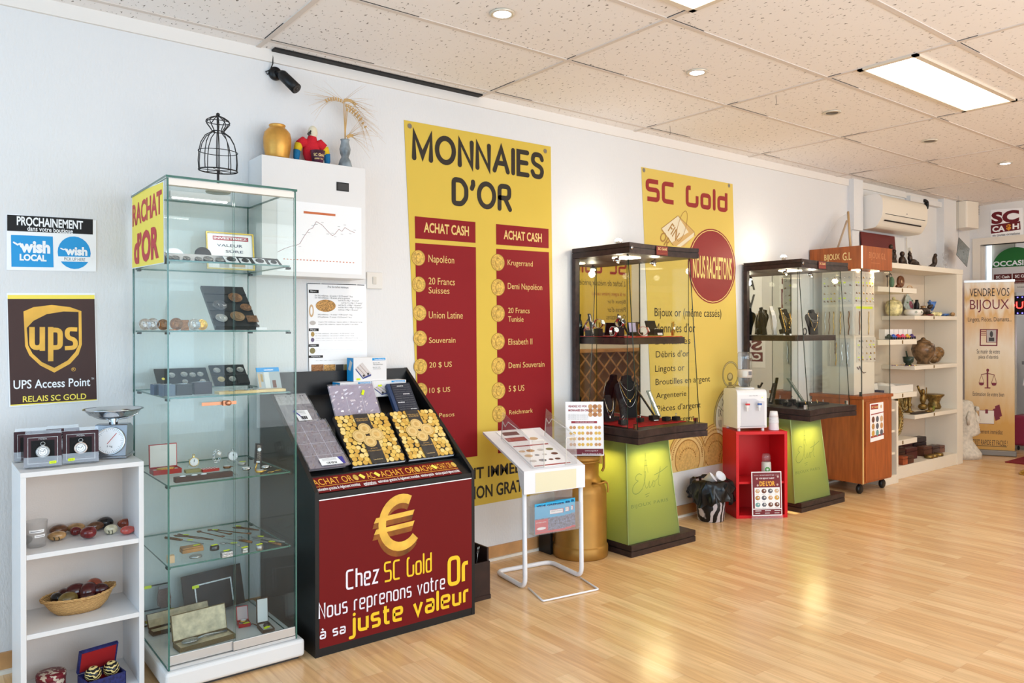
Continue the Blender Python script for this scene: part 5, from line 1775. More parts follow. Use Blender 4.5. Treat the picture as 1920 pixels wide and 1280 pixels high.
u0, u1 = b7(722, 700), b7(590, 560)
b.stroke([u0, u1], .003, BLKB, .0017).disc(u0[0], u0[1], .011, BLKB, .016, h=.0018)
u = b7(712, 385)
b.rect(u[0] - .018, u[1] - .03, u[0] + .02, u[1] + .05, WRIM, .0008)
u = b7(712, 258)
b.disc(u[0], u[1], .034, WRIM, .03, h=.001).disc(u[0], u[1] + .004, .024, M('watch_print_gold'), .02, h=.0012)
u = b7(718, 232)
e = b7(803, 232)
b.ring(u[0], u[1], e[0] - u[0], .014, WRIM, h=.0014).ring(u[0], u[1], e[0] - u[0] - .004, .006, M('watch_print_gold'), h=.0016)
b.obj('printed_watch', bs)
b = prn(-.0034)
zb = lambda x: bq[0][1] + (bq[1][1] - bq[0][1]) * (x - bq[0][0]) / (bq[1][0] - bq[0][0]) + .004
CO1, CO2, CO3 = M('coin_print_tan', (206, 166, 98), .55, var=.08, scale=60), M('coin_print_line', (158, 112, 52), .55), M('coin_print_pale', (220, 188, 124), .55)
for cx, cy, r in ((560, 1030, 178), (730, 1130, 165), (268, 1112, 196)):
	c = b7(cx, cy)
	r = b7(cx + r, cy)[0] - c[0]
	el = lambda k: [(min(max(c[0] + r * k * math.cos(2 * PI * i / 44), bq[0][0]), xr), max(c[1] + r * k * math.sin(2 * PI * i / 44), zb(c[0] + r * k * math.cos(2 * PI * i / 44)))) for i in range(44)]
	b.poly(el(1.0), CO2).poly(el(.97), CO1, .0008).poly(el(.90), CO2, .001).poly(el(.88), CO3, .0012).poly(el(.66), CO2, .0014).poly(el(.62), CO1, .0016)
	for i in range(40):
		q = PI * i / 40
		u = (c[0] + r * .76 * math.cos(q), c[1] + r * .76 * math.sin(q))
		if u[0] < xr - .01 and u[1] > zb(u[0]) + .01:
			b.stroke([u, (u[0] + r * .05 * math.cos(q + .4), u[1] + r * .05 * math.sin(q + .4))], r * .03, CO2, .0018)
	for i in range(14):
		q = PI * (i + .5) / 14
		u = (c[0] + r * .42 * math.cos(q), c[1] + r * .36 * math.sin(q))
		if u[0] < xr - .01 and u[1] > zb(u[0]) + .01:
			b.disc(u[0], u[1], r * .03, CO2, h=.002, n=8)
b.obj('printed_coin', bs)
for x, y in ((1206.5, 319), (1366, 348)):
	c = P(x, y)
	b = prn(-.0036).ring(c[0], c[1], .014, .006, EYE).disc(c[0], c[1], .007, GREY, h=.0008)
	b.obj('eyelet', bs)

# ------------------------------------------------------------------ red and black sloping counter display
DX0, DX1 = 1.214, 1.957
DR = M('display_red', (108, 14, 16), .6, spec=.2)
DBK = M('display_black', (18, 17, 18), .35)
dp = T('sales_display', 'black sloping sales display with a dark red euro front panel', 'display stand', ((DX0 + DX1) / 2, -.31, 0))
SIDE = [(-.60, 0), (-.60, .632), (-.015, 1.066), (-.015, 0)]
for x0, x1 in ((DX0, DX0 + .016), (DX1 - .016, DX1)):
	B().prism(SIDE, x0, x1, DBK, 'x').obj('side_panel', dp, bev=.001)
B().box(DX0 + .016, DX1 - .016, -.033, -.015, 0, 1.064, DBK).obj('back_panel', dp)
b = B().box(DX0 + .016, DX1 - .016, -.597, -.58, .02, .604, DBK)
b.obj('front_board', dp)
B().box(DX0 + .0165, DX1 - .0165, -.6005, -.5975, .033, .602, DR).obj('front_panel', dp)
B().box(DX0 + .016, DX1 - .016, -.598, -.56, 0, .032, DBK).obj('bottom_rail', dp)
B().prism([(-.485, .645), (-.035, .940), (-.035, .955), (-.485, .660)], DX0 + .016, DX1 - .016, DBK, 'x').obj('sloping_bed', dp)
B().prism([(-.597, .604), (-.485, .645), (-.485, .675), (-.500, .6755), (-.597, .6235)], DX0 + .016, DX1 - .016, DBK, 'x').obj('front_lip', dp)
Ms = plane((DX0, -.5975, .6245), (1, 0, 0), (0, .097, .052))
wS, lS = DX1 - DX0, .108
st = B(Ms).box(.017, wS - .062, .005, lS * .90, .0004, .0022, DR).obj('sales_strip', dp)
b = B(Ms @ Matrix.Translation((0, 0, .0022)))
OY = M('strip_gold', (232, 170, 60), .5)
sx = [(.02, .20, 'ACHAT OR'), (.245, .305, 'AC'), (.335, .495, 'ACHAT OR'), (.525, .595, 'ACHA'), (.612, .655, '')]
b.text('ACHAT OR', .018, lS * .44, .185, lS * .80, OY, .0006, .004).text('AC', .248, lS * .44, .282, lS * .80, OY, .0006, .004).text('ACHAT OR', .312, lS * .44, .475, lS * .80, OY, .0006, .004)
b.text('ACHA', .50, lS * .44, .565, lS * .80, OY, .0006, .004).text('ACHAT OR', .58, lS * .44, .66, lS * .80, OY, .0006, .004)
b.rect(.017, lS * .36, wS - .063, lS * .385, OY, .0005)
for s_, u0, u1 in (('estimation gratuite & règlement immédiat', .018, .20), ('estimation', .215, .27), ('estimation gratuite & règlement immédiat', .28, .475), ('estimation gratuite', .482, .545), ('estimation gratuite & règlement immédiat', .553, .677)):
	b.text(s_, u0, lS * .08, u1, lS * .30, LW, .0006, .012)
for u in (.20, .487, .673):
	b.disc(u, lS * .62, .011, CG, lS * .17, h=.0006)
for u in (.228, .296, .572):
	b.poly([(u - .012, lS * .7), (u, lS * .8), (u + .014, lS * .6), (u + .002, lS * .46)], YEL2, .0009)
b.obj('lettering', st)
B(plane((0, -.6006, 0))).rect(DX0 + .0165, .599, DX1 - .0165, .603, LW, .0003).obj('white_edge', dp)
# euro emblem and slogan
kf = lambda x, y: P(540 + x / 3.2, 860 + y / 3.2, -.601)
b = B(plane((0, -.6008, 0)))
EUF, EUS = M('euro_gold', (226, 178, 74), .4, var=.10, scale=14), M('euro_shade', (124, 72, 24), .4, var=.3, scale=12)
c = kf(680, 380)
rx = (kf(800, 380)[0] - kf(560, 380)[0]) * 1.2
def arcpts(k, dx=0, dz=0, n=22, a0=62, a1=318):
	pts = []
	for i in range(n + 1):
		q = R(a0 + (a1 - a0) * i / n)
		pts.append((c[0] + dx + rx * .47 * k * math.cos(q), c[1] + dz + rx * .52 * k * math.sin(q)))
	return pts
for dz_, mm, h in ((-.022, EUS, .0004), (-.011, EUS, .0007), (0, EUF, .0012)):
	o, i_ = arcpts(1.0, dz_ * .3, dz_), arcpts(.68, dz_ * .3, dz_)
	n_ = len(o)
	b.e += 6e-6
	b.add([(x, z, h) for x, z in o + i_], [(j, n_ + j, n_ + j + 1, j + 1) for j in range(n_ - 1)], mm)
	for vz in (.024, -.022):
		u0, u1 = c[0] - rx * .56, c[0] + rx * .24
		b.poly([(u0 + dz_ * .3, c[1] + vz - .010 + dz_), (u1 + dz_ * .3, c[1] + vz - .010 + dz_ + .010), (u1 + .008 + dz_ * .3, c[1] + vz + .010 + dz_ + .010), (u0 + .010 + dz_ * .3, c[1] + vz + .010 + dz_)], mm, h + .0001)
b.obj('euro_emblem', dp)
b = B(plane((0, -.6008, 0)))
YG = M('slogan_gold', (238, 196, 42), .45)
WS = M('slogan_white', (232, 226, 234), .5)
techno(b, 'Chez', *kf(347, 788), kf(545, 760)[0], kf(347, 668)[1], WS, .17)
techno(b, 'SC Gold', *kf(575, 742), kf(862, 700)[0], kf(575, 620)[1], YG, .17)
techno(b, 'Nous reprenons votre', *kf(183, 965), kf(942, 780)[0], kf(183, 866)[1], WS, .15)
techno(b, 'Or', *kf(957, 768), kf(1088, 750)[0], kf(957, 590)[1], YG, .20)
techno(b, 'à sa', *kf(190, 1085), kf(345, 1050)[0], kf(190, 1022)[1], WS, .15)
techno(b, 'juste valeur', *kf(372, 1050), kf(1088, 880)[0], kf(372, 925)[1], YG, .17)
b.lines('lettering', dp)

# ---- goods lying on the display
def bedmat(x, y, dh=0.0):
	"""point on the sloping bed"""
	return Vector((x, y, .660 + (y + .485) * .6556 + dh))
rnd = random.Random(3)
def album(x0, x1, lab):
	o_ = Vector((x0, -.478, .692))
	Mx = plane(o_, (1, 0, 0), (0, .185, .190))
	w, l = x1 - x0, .265
	t = T('coin_album', lab, 'album', (x0 + w / 2, -.45, .66), 0, 'coin albums with a cover of gold coins')
	B(Mx).box(.001, w - .001, .002, l - .002, -.016, -.0025, PAPER).obj('pages', t)
	cv_ = B(Mx).box(0, w, 0, l, -.0022, 0, BLK).box(0, w, 0, l, -.019, -.0165, BLK).box(-.002, 0, 0, l, -.019, 0, BLK).obj('cover', t)
	b = B(Mx)
	cells = [(i, j) for i in range(10) for j in range(13)]
	rnd.shuffle(cells)
	for i, j in cells:
		r = rnd.uniform(.0118, .0132)
		u = min(max(w * (i + .5 + .5 * (j % 2) - .25) / 10 + rnd.uniform(-.004, .004), r), w - r)
		v = min(max(l * (j + .5) / 13 + rnd.uniform(-.004, .004), r), l - r)
		b.disc(u, v, r, CGD, h=.0003, n=14).disc(u, v, r * .9, CGA[rnd.randrange(3)], h=.0004, n=14)
	b.rect(.345 * w, 0, .625 * w, l, M('album_band', (52, 48, 46), .4, var=.15, scale=30), .0022)
	for u, v, r in ((.46, .69, .030), (.31, .55, .032), (.64, .56, .033), (.47, .43, .030)):
		b.disc(u * w, v * l, r, CGD, h=.0026, n=26).disc(u * w, v * l, r * .95, CO3, h=.0029, n=26).ring(u * w, v * l, r * .8, r * .05, CGD, h=.0031).disc(u * w, v * l, r * .42, CO1, h=.0033, n=14)
	b.text('MÉDAILLES', .36 * w, .885 * l, .60 * w, .915 * l, CO1, .0036).text('SOUVENIR', .37 * w, .845 * l, .59 * w, .875 * l, CO1, .0036)
	b.text('JETONS', .42 * w, .27 * l, .55 * w, .295 * l, CO1, .0036).text('TOURISTIQUES', .36 * w, .225 * l, .61 * w, .25 * l, CO1, .0036)
	b.text('Leuchtturm', .40 * w, .06 * l, .57 * w, .082 * l, CREAM, .0036)
	b.obj('printed_cover', cv_)
CGA = [M('coin_print_a', (222, 184, 92), .5), M('coin_print_b', (206, 160, 70), .5), M('coin_print_c', (232, 204, 130), .5)]
album(1.434, 1.684, 'gold coin covered album in the middle of the display slope')
album(1.700, 1.936, 'gold coin covered album at the right side of the display slope')
B().prism([(-.465, .676), (-.30, .782), (-.292, .835)], 1.44, 1.93, DBK, 'x').obj('album_rest', dp)
# clear page packs
LAV, GRYP = M('lavender_pages', (176, 164, 184), .45), M('grey_pages', (146, 138, 142), .4)
def crumple(b, w, l, h, m, n=18, seed=1, amp=.004):
	r = random.Random(seed)
	vs = []
	for j in range(n + 1):
		for i in range(n + 1):
			e = 0 if i in (0, n) or j in (0, n) else 1
			vs.append((w * i / n, l * j / n, h + amp * r.random() * (.3 + e)))
	fs = [(j * (n + 1) + i, j * (n + 1) + i + 1, (j + 1) * (n + 1) + i + 1, (j + 1) * (n + 1) + i) for j in range(n) for i in range(n)]
	b.add(vs, fs, m, False)
FILM2 = glassmat('crinkled_film', (.94, .94, .96), 1.5, 3.0, .06)
def pack(name, lab, Mx, w, l, inner, seed, labels=(), cols=3, rows=0, tg=None, th=.008, holes=False):
	t = T(name, lab, 'page pack', Mx @ Vector((w / 2, .02, 0)), 0, 'clear packs of album pages on the display')
	pg = B(Mx).box(.006, w - .006, .004, l - .006, 0, th, inner).obj('pages', t)
	b = B(Mx)
	SEAM = M('page_seam', (206, 202, 214), .3)
	for i in range(1, cols):
		b.box(w * i / cols - .0012, w * i / cols + .0012, .004, l - .03, th, th + .0006, SEAM)
	for j in range(1, rows):
		b.box(.006, w - .006, l * j / rows - .001, l * j / rows + .001, th, th + .0006, SEAM)
	if holes:
		b.rect(.006, l * .84, w - .006, l - .006, M('page_header', (206, 202, 200), .4, bump=.6, scale=120), th + .0004)
		for u in (.16, .42, .55, .80, .86):
			b.disc(w * u, l * .955, .003, DARK, h=th + .0007, n=10)
	b.obj('pockets', pg)
	b = B(Mx)
	crumple(b, w, l, th + .001, FILM2, 20, seed)
	b.obj('clear_wrap', t)
	for (u0, v0, u1, v1, tri) in labels:
		b = B(Mx)
		b.rect(u0 * w, v0 * l, u1 * w, v1 * l, LW, th + .007)
		TRI = M('label_violet', (70, 66, 150), .5)
		if tri > 0:
			b.poly([((u1 - .10) * w, v1 * l), ((u1 + .03) * w, v1 * l), ((u1 + .03) * w, v0 * l), ((u1 - .03) * w, v0 * l)], TRI, th + .0074)
		else:
			b.poly([((u0 - .05) * w, v1 * l), (u0 * w + .004, v1 * l), (u0 * w + .03, v0 * l)], TRI, th + .0074)
		for i in range(9):
			x = (u0 + (u1 - u0) * (.25 + .05 * i)) * w
			b.rect(x, (v0 + (v1 - v0) * .12) * l, x + .0016 + .001 * (i % 3), (v0 + (v1 - v0) * .42) * l, DARK, th + .0074)
		for q in (.62, .74, .86):
			b.rect((u0 + (u1 - u0) * .12) * w, (v0 + (v1 - v0) * q) * l, (u0 + (u1 - u0) * .75) * w, (v0 + (v1 - v0) * (q + .03)) * l, GREY, th + .0074)
		b.obj('label', t)
	if tg:
		b = B()
		tagmesh(b, Mx @ Matrix.Translation((tg[0] * w, tg[1] * l, th + .0075)) @ Matrix.Rotation(R(60), 4, 'Z'), 1.3)
		b.obj('price_tag', t)
	return t
Mb = plane(bedmat(1.236, -.462, .012), (1, 0, 0), (0, .45, .297))
pack('page_pack', 'long clear pack of grey coin pages with a white holed header', Mb, .178, .505, GRYP, 4, ((.42, .60, .76, .74, -1),), 1, 0, None, .006, True)
Mb = plane(bedmat(1.242, -.478, .032), (1, 0, 0), (0, .45, .297))
pack('page_pack', 'front clear pack of three column coin pages over the long one', Mb, .182, .30, M('mauve_pages', (150, 138, 146), .35), 9, ((.30, .02, .84, .16, 1),), 3, 4, None, .006)
a = W(625.6, 789, -.20)
Mc = plane((a.x, -.215, .842), (1, 0, 0), (0, .10, .165))
pack('page_pack', 'upright clear pack of lavender pages with a yellow tag, behind the middle album', Mc, .232, .185, LAV, 6, (), 3, 0, (.70, .72), .012)
# boxed coin slabs
BXW = M('box_white', (228, 226, 226), .5)
def slab_box(x0, x1, y0, y1, z0, z1, lab, tg=None):
	t = tag(B().box(x0, x1, y0, y1, z0, z1, BXW).obj('coin_slab_box', bev=.001), lab, 'box', 'white and blue slab boxes at the back of the display')
	w, h = x1 - x0, z1 - z0
	B(plane((x0 - .0003, y1, z0), (0, -1, 0))).rect(.001, .001, y1 - y0 - .001, h - .001, BLUE, .0003).poly([((y1 - y0) * .2, h * .5), ((y1 - y0) * .55, h * .45), ((y1 - y0) * .85, h * .8), ((y1 - y0) * .5, h * .9)], M('pale_print'), .0006).obj('blue_side', t)
	b = B(plane((x0, y0 - .0004, z0)))
	b.rect(w * .56, h * .87, w * .96, h * .97, BLUE, .0004).text('Leuchtturm', w * .63, h * .885, w * .93, h * .95, LW, .0008, .02)
	b.text('Box für 100', w * .58, h * .75, w * .78, h * .79, DARK, .0008).text('Münzrähmchen', w * .59, h * .68, w * .88, h * .72, DARK, .0008).text('Box for 100', w * .58, h * .56, w * .80, h * .60, GREY, .0008).text('2x2 holders', w * .59, h * .49, w * .82, h * .53, GREY, .0008)
	SB, SBL = M('slab_print', (206, 198, 196), .5), M('slab_base', (52, 66, 128), .5)
	b.poly([(w * .06, h * .50), (w * .28, h * .10), (w * .52, h * .22), (w * .52, h * .30), (w * .28, h * .18), (w * .06, h * .56)], SBL, .0006)
	b.poly([(w * .06, h * .56), (w * .26, h * .80), (w * .52, h * .32), (w * .28, h * .16)], SB, .0008)
	b.stroke([(w * .11, h * .62), (w * .36, h * .22)], .0016, BRONZ, .001).stroke([(w * .18, h * .70), (w * .44, h * .27)], .0016, BRONZ, .001)
	b.disc(w * .30, h * .24, .0055, DARK, h=.001).disc(w * .43, h * .31, .0055, DARK, h=.001)
	b.obj('lettering', t)
	if tg:
		b = B()
		tagmesh(b, plane((x0 + w * tg[0], y0 - .0016, z0 + h * tg[1])), .95)
		b.obj('price_tag', t)
slab_box(1.543, 1.703, -.125, -.045, .938, 1.013, 'left lower white slab box half hidden by the lavender pack')
slab_box(1.706, 1.888, -.125, -.045, .938, 1.013, 'right lower white slab box with a tag, behind the dark album', (.22, .70))
slab_box(1.614, 1.786, -.118, -.050, 1.0136, 1.124, 'topmost white slab box resting on the two lower ones', (.14, .10))
# dark album
Mx = plane((1.790, -.245, .862), (1, 0, 0), (0, .085, .115))
t = T('euro_album', 'dark blue ring album with rows of pale text leaning behind the right coin album', 'album', (1.85, -.22, .84))
DNB = M('album_navy', (36, 40, 54), .45)
B(Mx).box(0, .105, 0, .17, -.006, 0, DNB).obj('cover', t)
B(Mx).box(-.018, -.001, 0, .17, -.022, -.002, M('album_spine', (44, 62, 96), .35)).obj('spine', t)
b = B(Mx)
for j in range(13):
	v = .012 + j * .012
	b.text(' '.join('coins monedas munten monnaie'.split()[(j + i) % 4] for i in range(3)), .006, v, .098, v + .005, GREY, .0005)
for s_, u, v in (('COINS', .03, .150), ('MONNAIES', .05, .105), ('MONEDAS', .008, .06), ('MÜNZEN', .062, .022)):
	b.rect(u - .002, v - .002, u + .04, v + .008, DNB, .0008)
	b.text(s_, u, v, u + .034, v + .006, LW, .0012, .03)
b.obj('lettering', t)

# ------------------------------------------------------------------ white tubular leaflet stand
ws = T('leaflet_stand', 'white tubular leaflet stand with a sloping tray and clear holders', 'stand', (2.512, -.365, 0), R(-7.6))
SWH = M('stand_white', (232, 232, 236), .35, bump=.03, scale=60)
hw, fr_, bk_ = .166, -.150, .135
r0 = .0115
path = [(-hw, fr_ + .005, .50), (-hw, fr_ - .002, r0), (-hw, bk_, r0), (hw, bk_, r0), (hw, fr_ - .002, r0), (hw, fr_ + .005, .50)]
def round3(pts, r):
	out = [Vector(pts[0])]
	for i in range(1, len(pts) - 1):
		p, a, c = Vector(pts[i]), Vector(pts[i - 1]), Vector(pts[i + 1])
		A, C_ = p + (a - p).normalized() * r, p + (c - p).normalized() * r
		for t in (0, .2, .4, .6, .8, 1):
			out.append(A * (1 - t) ** 2 + p * 2 * t * (1 - t) + C_ * t * t)
	out.append(Vector(pts[-1]))
	return out
B().tube(round3(path, .05), r0, SWH, 12).obj('tube_frame', ws, local=True)
B().tube(round3([(-hw + .02, fr_ - .0, .006), (-hw - .015, fr_ - .185, .006), (hw - .03, fr_ - .185, .006), (hw - .005, fr_ - .0, .006)], .012), .0045, SWH, 8).obj('wire_foot', ws, local=True)
tf, tb = fr_ - .012, .255
zt0, zt1 = .572, .716
b = B()
b.prism([(tf, zt0 - .012), (tf, zt0), (tb, zt1), (tb, zt1 - .012)], -hw - .012, hw + .012, SWH, 'x')
b.obj('tray', ws, local=True, bev=.001)
b = B().box(-hw - .013, hw + .013, tf - .003, tf + .0, .462, zt0 + .002, SWH)
b.prism([(tf, .462), (tf, zt0 - .013), (tf + .06, zt0 + .008), (tf + .035, .500)], -hw - .013, -hw - .011, SWH, 'x').prism([(tf, .462), (tf, zt0 - .013), (tf + .06, zt0 + .008), (tf + .035, .500)], hw + .011, hw + .013, SWH, 'x')
b.obj('apron', ws, local=True)
B(plane((0, tf - .0034, 0))).rect(-.115, .465, .125, .560, M('yellowed_tape', (226, 220, 190), .4), .0003).obj('tape', ws, local=True)
# leaflet on the tray
Mt = plane((0, tf, zt0 + .0012), (1, 0, 0), (0, tb - tf, zt1 - zt0))
MtW = wmat(ws) @ Mt
ll = ((tb - tf) ** 2 + (zt1 - zt0) ** 2) ** .5
lf = T('leaflet', 'white leaflet of jewellery pictures lying on the sloping tray', 'leaflet', MtW @ Vector((0, 0, .0002)), R(-7.6))
lfm = wmat(lf).inverted() @ MtW
B(lfm).box(-.108, .118, .02, ll - .02, .0006, .0016, LW).obj('sheet', lf, local=True)
b = B(lfm @ Matrix.Translation((0, 0, .0016)))
FR_ = M('leaflet_red', (160, 56, 50), .5)
b.rect(-.10, .30, .02, .345, FR_, .0003).text('OR & ARGENT', -.09, .31, .01, .335, M('orange_ink'), .0006, .02).rect(-.10, .24, .112, .252, FR_, .0003)
b.rect(-.085, .37, .01, .41, M('brown_print'), .0003).rect(-.10, .03, .115, .040, FR_, .0003)
q = 0
for v, cols in ((.19, ((-.08, .018, 'tan_print'), (-.03, .024, 'jewel_print'), (.03, .02, 'grey_print'), (.085, .022, 'olive_print'))), (.14, ((-.07, .024, 'tan_print'), (-.02, .014, 'slate_print'), (.025, .014, 'grey_print'), (.085, .02, 'brown_print'))),
				(.085, ((-.075, .02, 'grey_print'), (-.02, .022, 'slate_print'), (.03, .014, 'brown_print'), (.07, .016, 'brown_print')))):
	for u, r, mn in cols:
		b.disc(u, v, r, M(mn, (96, 98, 108), .5), r * .62, h=.0003, n=18)
b.disc(.06, .315, .028, M('tan_print'), .016, h=.0003)
b.obj('printed_pictures', lf, local=True)
# clear holder on the tray
yb, yf = tb - .10, tf + .012
zz = lambda y: zt0 + (y - tf) / (tb - tf) * (zt1 - zt0) + .003
for x in (-.125, .142):
	B().prism([(yf, zz(yf)), (yb, zz(yb)), (yb - .02, zz(yb) + .145), (yf + .02, zz(yf) + .145)], x - .0015, x + .0015, ACRYL, 'x').obj('holder_side', ws, local=True)
for x0, x1 in ((-.1235, -.055), (.075, .1405)):
	B().box(x0, x1, yf, yf + .003, zz(yf), zz(yf) + .135, ACRYL).obj('holder_front', ws, local=True)
b = B()
EDG = M('acrylic_edge', (232, 228, 220), .25)
for x in (-.125, .142):
	b.tube([(x, yb - .004, zz(yb)), (x, yb - .02, zz(yb) + .095), (x, yb - .045, zz(yb) + .07), (x, yb - .075, zz(yb) + .098), (x, yf + .02, zz(yf) + .145)], .0022, EDG, 5)
for x0, x1, sgn in ((-.1235, -.055, 1), (.1405, .075, -1)):
	b.tube(round3([(x0, yf, zz(yf) + .135), (x1, yf, zz(yf) + .135), (x1, yf, zz(yf))], .01), .0022, EDG, 5)
b.obj('holder_edge', ws, local=True)
# lower leaflet pocket and its three leaflets
pz0, pz1 = .265, .455
pk = B()
pk.box(-.125, .125, tf + .030, tf + .0325, pz0, pz1 + .015, ACRYL)
pk.box(-.130, .135, tf - .020, tf - .0175, pz0, pz0 + .135, ACRYL).box(-.130, .135, tf - .0175, tf + .030, pz0 - .003, pz0, ACRYL)
pk.box(-.1325, -.130, tf - .02, tf + .0325, pz0 - .003, pz0 + .13, ACRYL).box(.135, .1375, tf - .02, tf + .0325, pz0 - .003, pz0 + .13, ACRYL)
pk.obj('leaflet_pocket', ws, local=True)
CY = M('leaflet_cyan', (50, 172, 220), .45)
wm = wmat(ws)
for i, (x0, x1, lab) in enumerate(((-.122, .055, 'front blue topped leaflet fully seen in the lower clear pocket'), (-.05, .098, 'middle blue topped leaflet mostly covered in the lower pocket'), (.01, .130, 'rear blue topped leaflet showing its right third in the lower pocket'))):
	yy = tf - .010 + i * .012
	t = T('leaflet', lab, 'leaflet', wm @ Vector(((x0 + x1) / 2, yy, pz0 + .0008)), R(-7.6), 'flea market leaflets in the lower pocket')
	h = .145
	w = x1 - x0
	B().box(-w / 2, w / 2, 0, .004, 0, h, CY).obj('sheet', t, local=True)
	b = B(plane((-w / 2, -.0003, 0)))
	b.text('VIDE GRENIER', .008, h * .885, w - .006, h * .955, M('leaflet_navy', (16, 34, 84), .5), .0008, .03)
	b.rect(w - .088, h * .60, w - .012, h * .75, M('leaflet_frame', (196, 52, 64), .5), .0006).rect(w - .092, h * .61, w - .016, h * .735, LW, .0008)
	b.text('DÉSÉTANGS', w - .086, h * .665, w - .022, h * .715, GREY, .0012)
	b.rect(0, 0, w, h * .50, M('crowd_print', (92, 96, 118), .5, var=.5, scale=120), .0005)
	b.rect(0, h * .08, w * .42, h * .47, M('leaflet_red2', (204, 64, 70), .5), .0008).disc(w * .2, h * .17, w * .15, LW, h * .045, h=.0012)
	b.text('ENTRÉE LIBRE', .006, h * .36, w * .36, h * .40, LW, .0012).rect(0, 0, w, h * .07, M('leaflet_red2'), .0009)
	b.obj('lettering', t, local=True)

# ------------------------------------------------------------------ gold milk can with the notice on it
ct = Vector((2.948, -.215, 0))
can = T('milk_can', 'gold painted milk churn standing behind the white leaflet stand', 'milk churn', ct)
GCAN = M('gold_can_paint', (158, 114, 50), .4, .45, var=.06, scale=8)
B().lathe([(.152, 0), (.154, .006), (.154, .058), (.149, .064), (.146, .07), (.146, .355), (.140, .385), (.124, .41), (.108, .430), (.103, .440), (.103, .515), (.110, .520), (.112, .528)], GCAN, n=48).obj('churn_body', can, local=True)
B().lathe([(.109, .5285), (.114, .534), (.113, .545), (.108, .550), (0, .552)], GCAN, n=48).obj('lid', can, local=True)
u = Vector((math.cos(R(-38)), math.sin(R(-38)), 0))
b = B()
for a_ in (-82, 110):
	d = Vector((math.cos(R(a_)), math.sin(R(a_)), 0))
	s_ = Vector((-d.y, d.x, 0))
	b.tube(round3([d * .118 + s_ * .04 + Vector((0, 0, .415)), d * .158 + s_ * .042 + Vector((0, 0, .412)), d * .162 + s_ * .042 + Vector((0, 0, .37)), d * .162 - s_ * .03 + Vector((0, 0, .37))][:3] + [d * .160 + s_ * .040 + Vector((0, 0, .36))], .01), .005, GCAN, 8)
	b.tube(round3([d * .118 + s_ * .04 + Vector((0, 0, .415)), d * .160 + s_ * .035 + Vector((0, 0, .418)), d * .160 - s_ * .035 + Vector((0, 0, .418)), d * .118 - s_ * .04 + Vector((0, 0, .415))], .02), .006, GCAN, 8)
b.obj('handle', can, local=True)
d = Vector((math.cos(R(-22)), math.sin(R(-22)), 0))
b = B(Matrix.Translation(d * .112) @ Matrix.Rotation(R(-22), 4, 'Z'))
b.box(-.004, .014, -.016, .016, .50, .565, GCAN).tube(round3([(.012, 0, .56), (.030, 0, .55), (.030, 0, .47), (.018, 0, .455)], .012), .008, GCAN, 8)
b.obj('latch', can, local=True, bev=.002)
c = ct + Vector((-.015, -.055, .5555))
nt_ = T('notice_stand', 'white notice of coin prices standing on top of the gold churn', 'notice', c, R(-37.9))
L = place((0, 0, 0), 0, R(-6))
B(L).box(-.105, .105, 0, .003, .001, .297, LW).obj('sheet', nt_, local=True)
b = B(L @ plane((-.105, -.0004, .001)))
w, h = .21, .296
NR = M('notice_red', (150, 44, 56), .5)
b.text('VENDEZ ICI VOS', .014, h * .895, w * .56, h * .935, NR, .0006, .03).text('MONNAIES EN OR', .016, h * .82, w * .60, h * .86, NR, .0006, .03)
for j in range(5):
	b.text('achat immediat de toutes vos monnaies en or', .014, h * (.76 - j * .022), w * .60, h * (.772 - j * .022), GREY, .0006)
b.rect(w * .15, h * .60, w * .83, h * .64, NR, .0005).text('COURS OFFICIEL DES MONNAIES', w * .25, h * .611, w * .75, h * .63, LW, .0009)
for i in range(9):
	b.disc(w * (.66 + .12 * (i % 3)), h * (.76 + .075 * (i // 3)), .0125, M('coin_heap_a', (166, 112, 70), .5) if i % 2 else M('coin_heap_b', (200, 150, 100), .5), h=.0005 + .0001 * i, n=14)
for j in range(4):
	for i in range(4):
		for q in (0, 1):
			b.disc(w * (.14 + .22 * i + .09 * q), h * (.52 - .105 * j), .0088, M('coin_print_a') if (i + j) % 3 else M('coin_heap_b'), h=.0005, n=14)
b.rect(.002, .006, w - .004, h * .125, M('notice_plum', (110, 30, 46), .5), .0005).text('www.scgold.fr', w * .5, h * .075, w * .85, h * .10, LW, .0009).text('Cours en direct sur le site', w * .42, h * .025, w * .93, h * .05, LW, .0009)
b.obj('lettering', nt_, local=True)
B(L).box(-.02, .02, .004, .03, .001, .06, ACRYL).obj('rear_foot', nt_, local=True)

# ------------------------------------------------------------------ dark box of old cutlery, black box by the wall
a = Zp(919, 1121)
cb = T('cutlery_box', 'dark wooden box of loose silver cutlery on the floor behind the red display', 'box', (a.x - .055, a.y + .13, 0))
x1, y0 = .055, -.13
XL0 = DX1 + .004 - cb.location.x
DKB = M('dark_box_wood', (44, 28, 24), .45, var=.2, scale=14)
b = B().box(XL0, x1, y0, .10, 0, .012, DKB)
b.box(XL0, x1, y0, y0 + .010, .012, .175, DKB).box(XL0, x1, .09, .10, .012, .24, DKB).box(x1 - .010, x1, y0 + .01, .09, .012, .235, DKB).box(XL0, XL0 + .01, y0 + .01, .09, .012, .235, DKB)
b.box(XL0 + .01, x1 - .01, y0 + .01, .09, .012, .12, DKB)
b.obj('box_body', cb, local=True, bev=.001)
B().box(XL0 - .0015, x1 + .002, y0 - .003, .102, .0, .02, DKB).obj('plinth', cb, local=True)
rnd = random.Random(8)
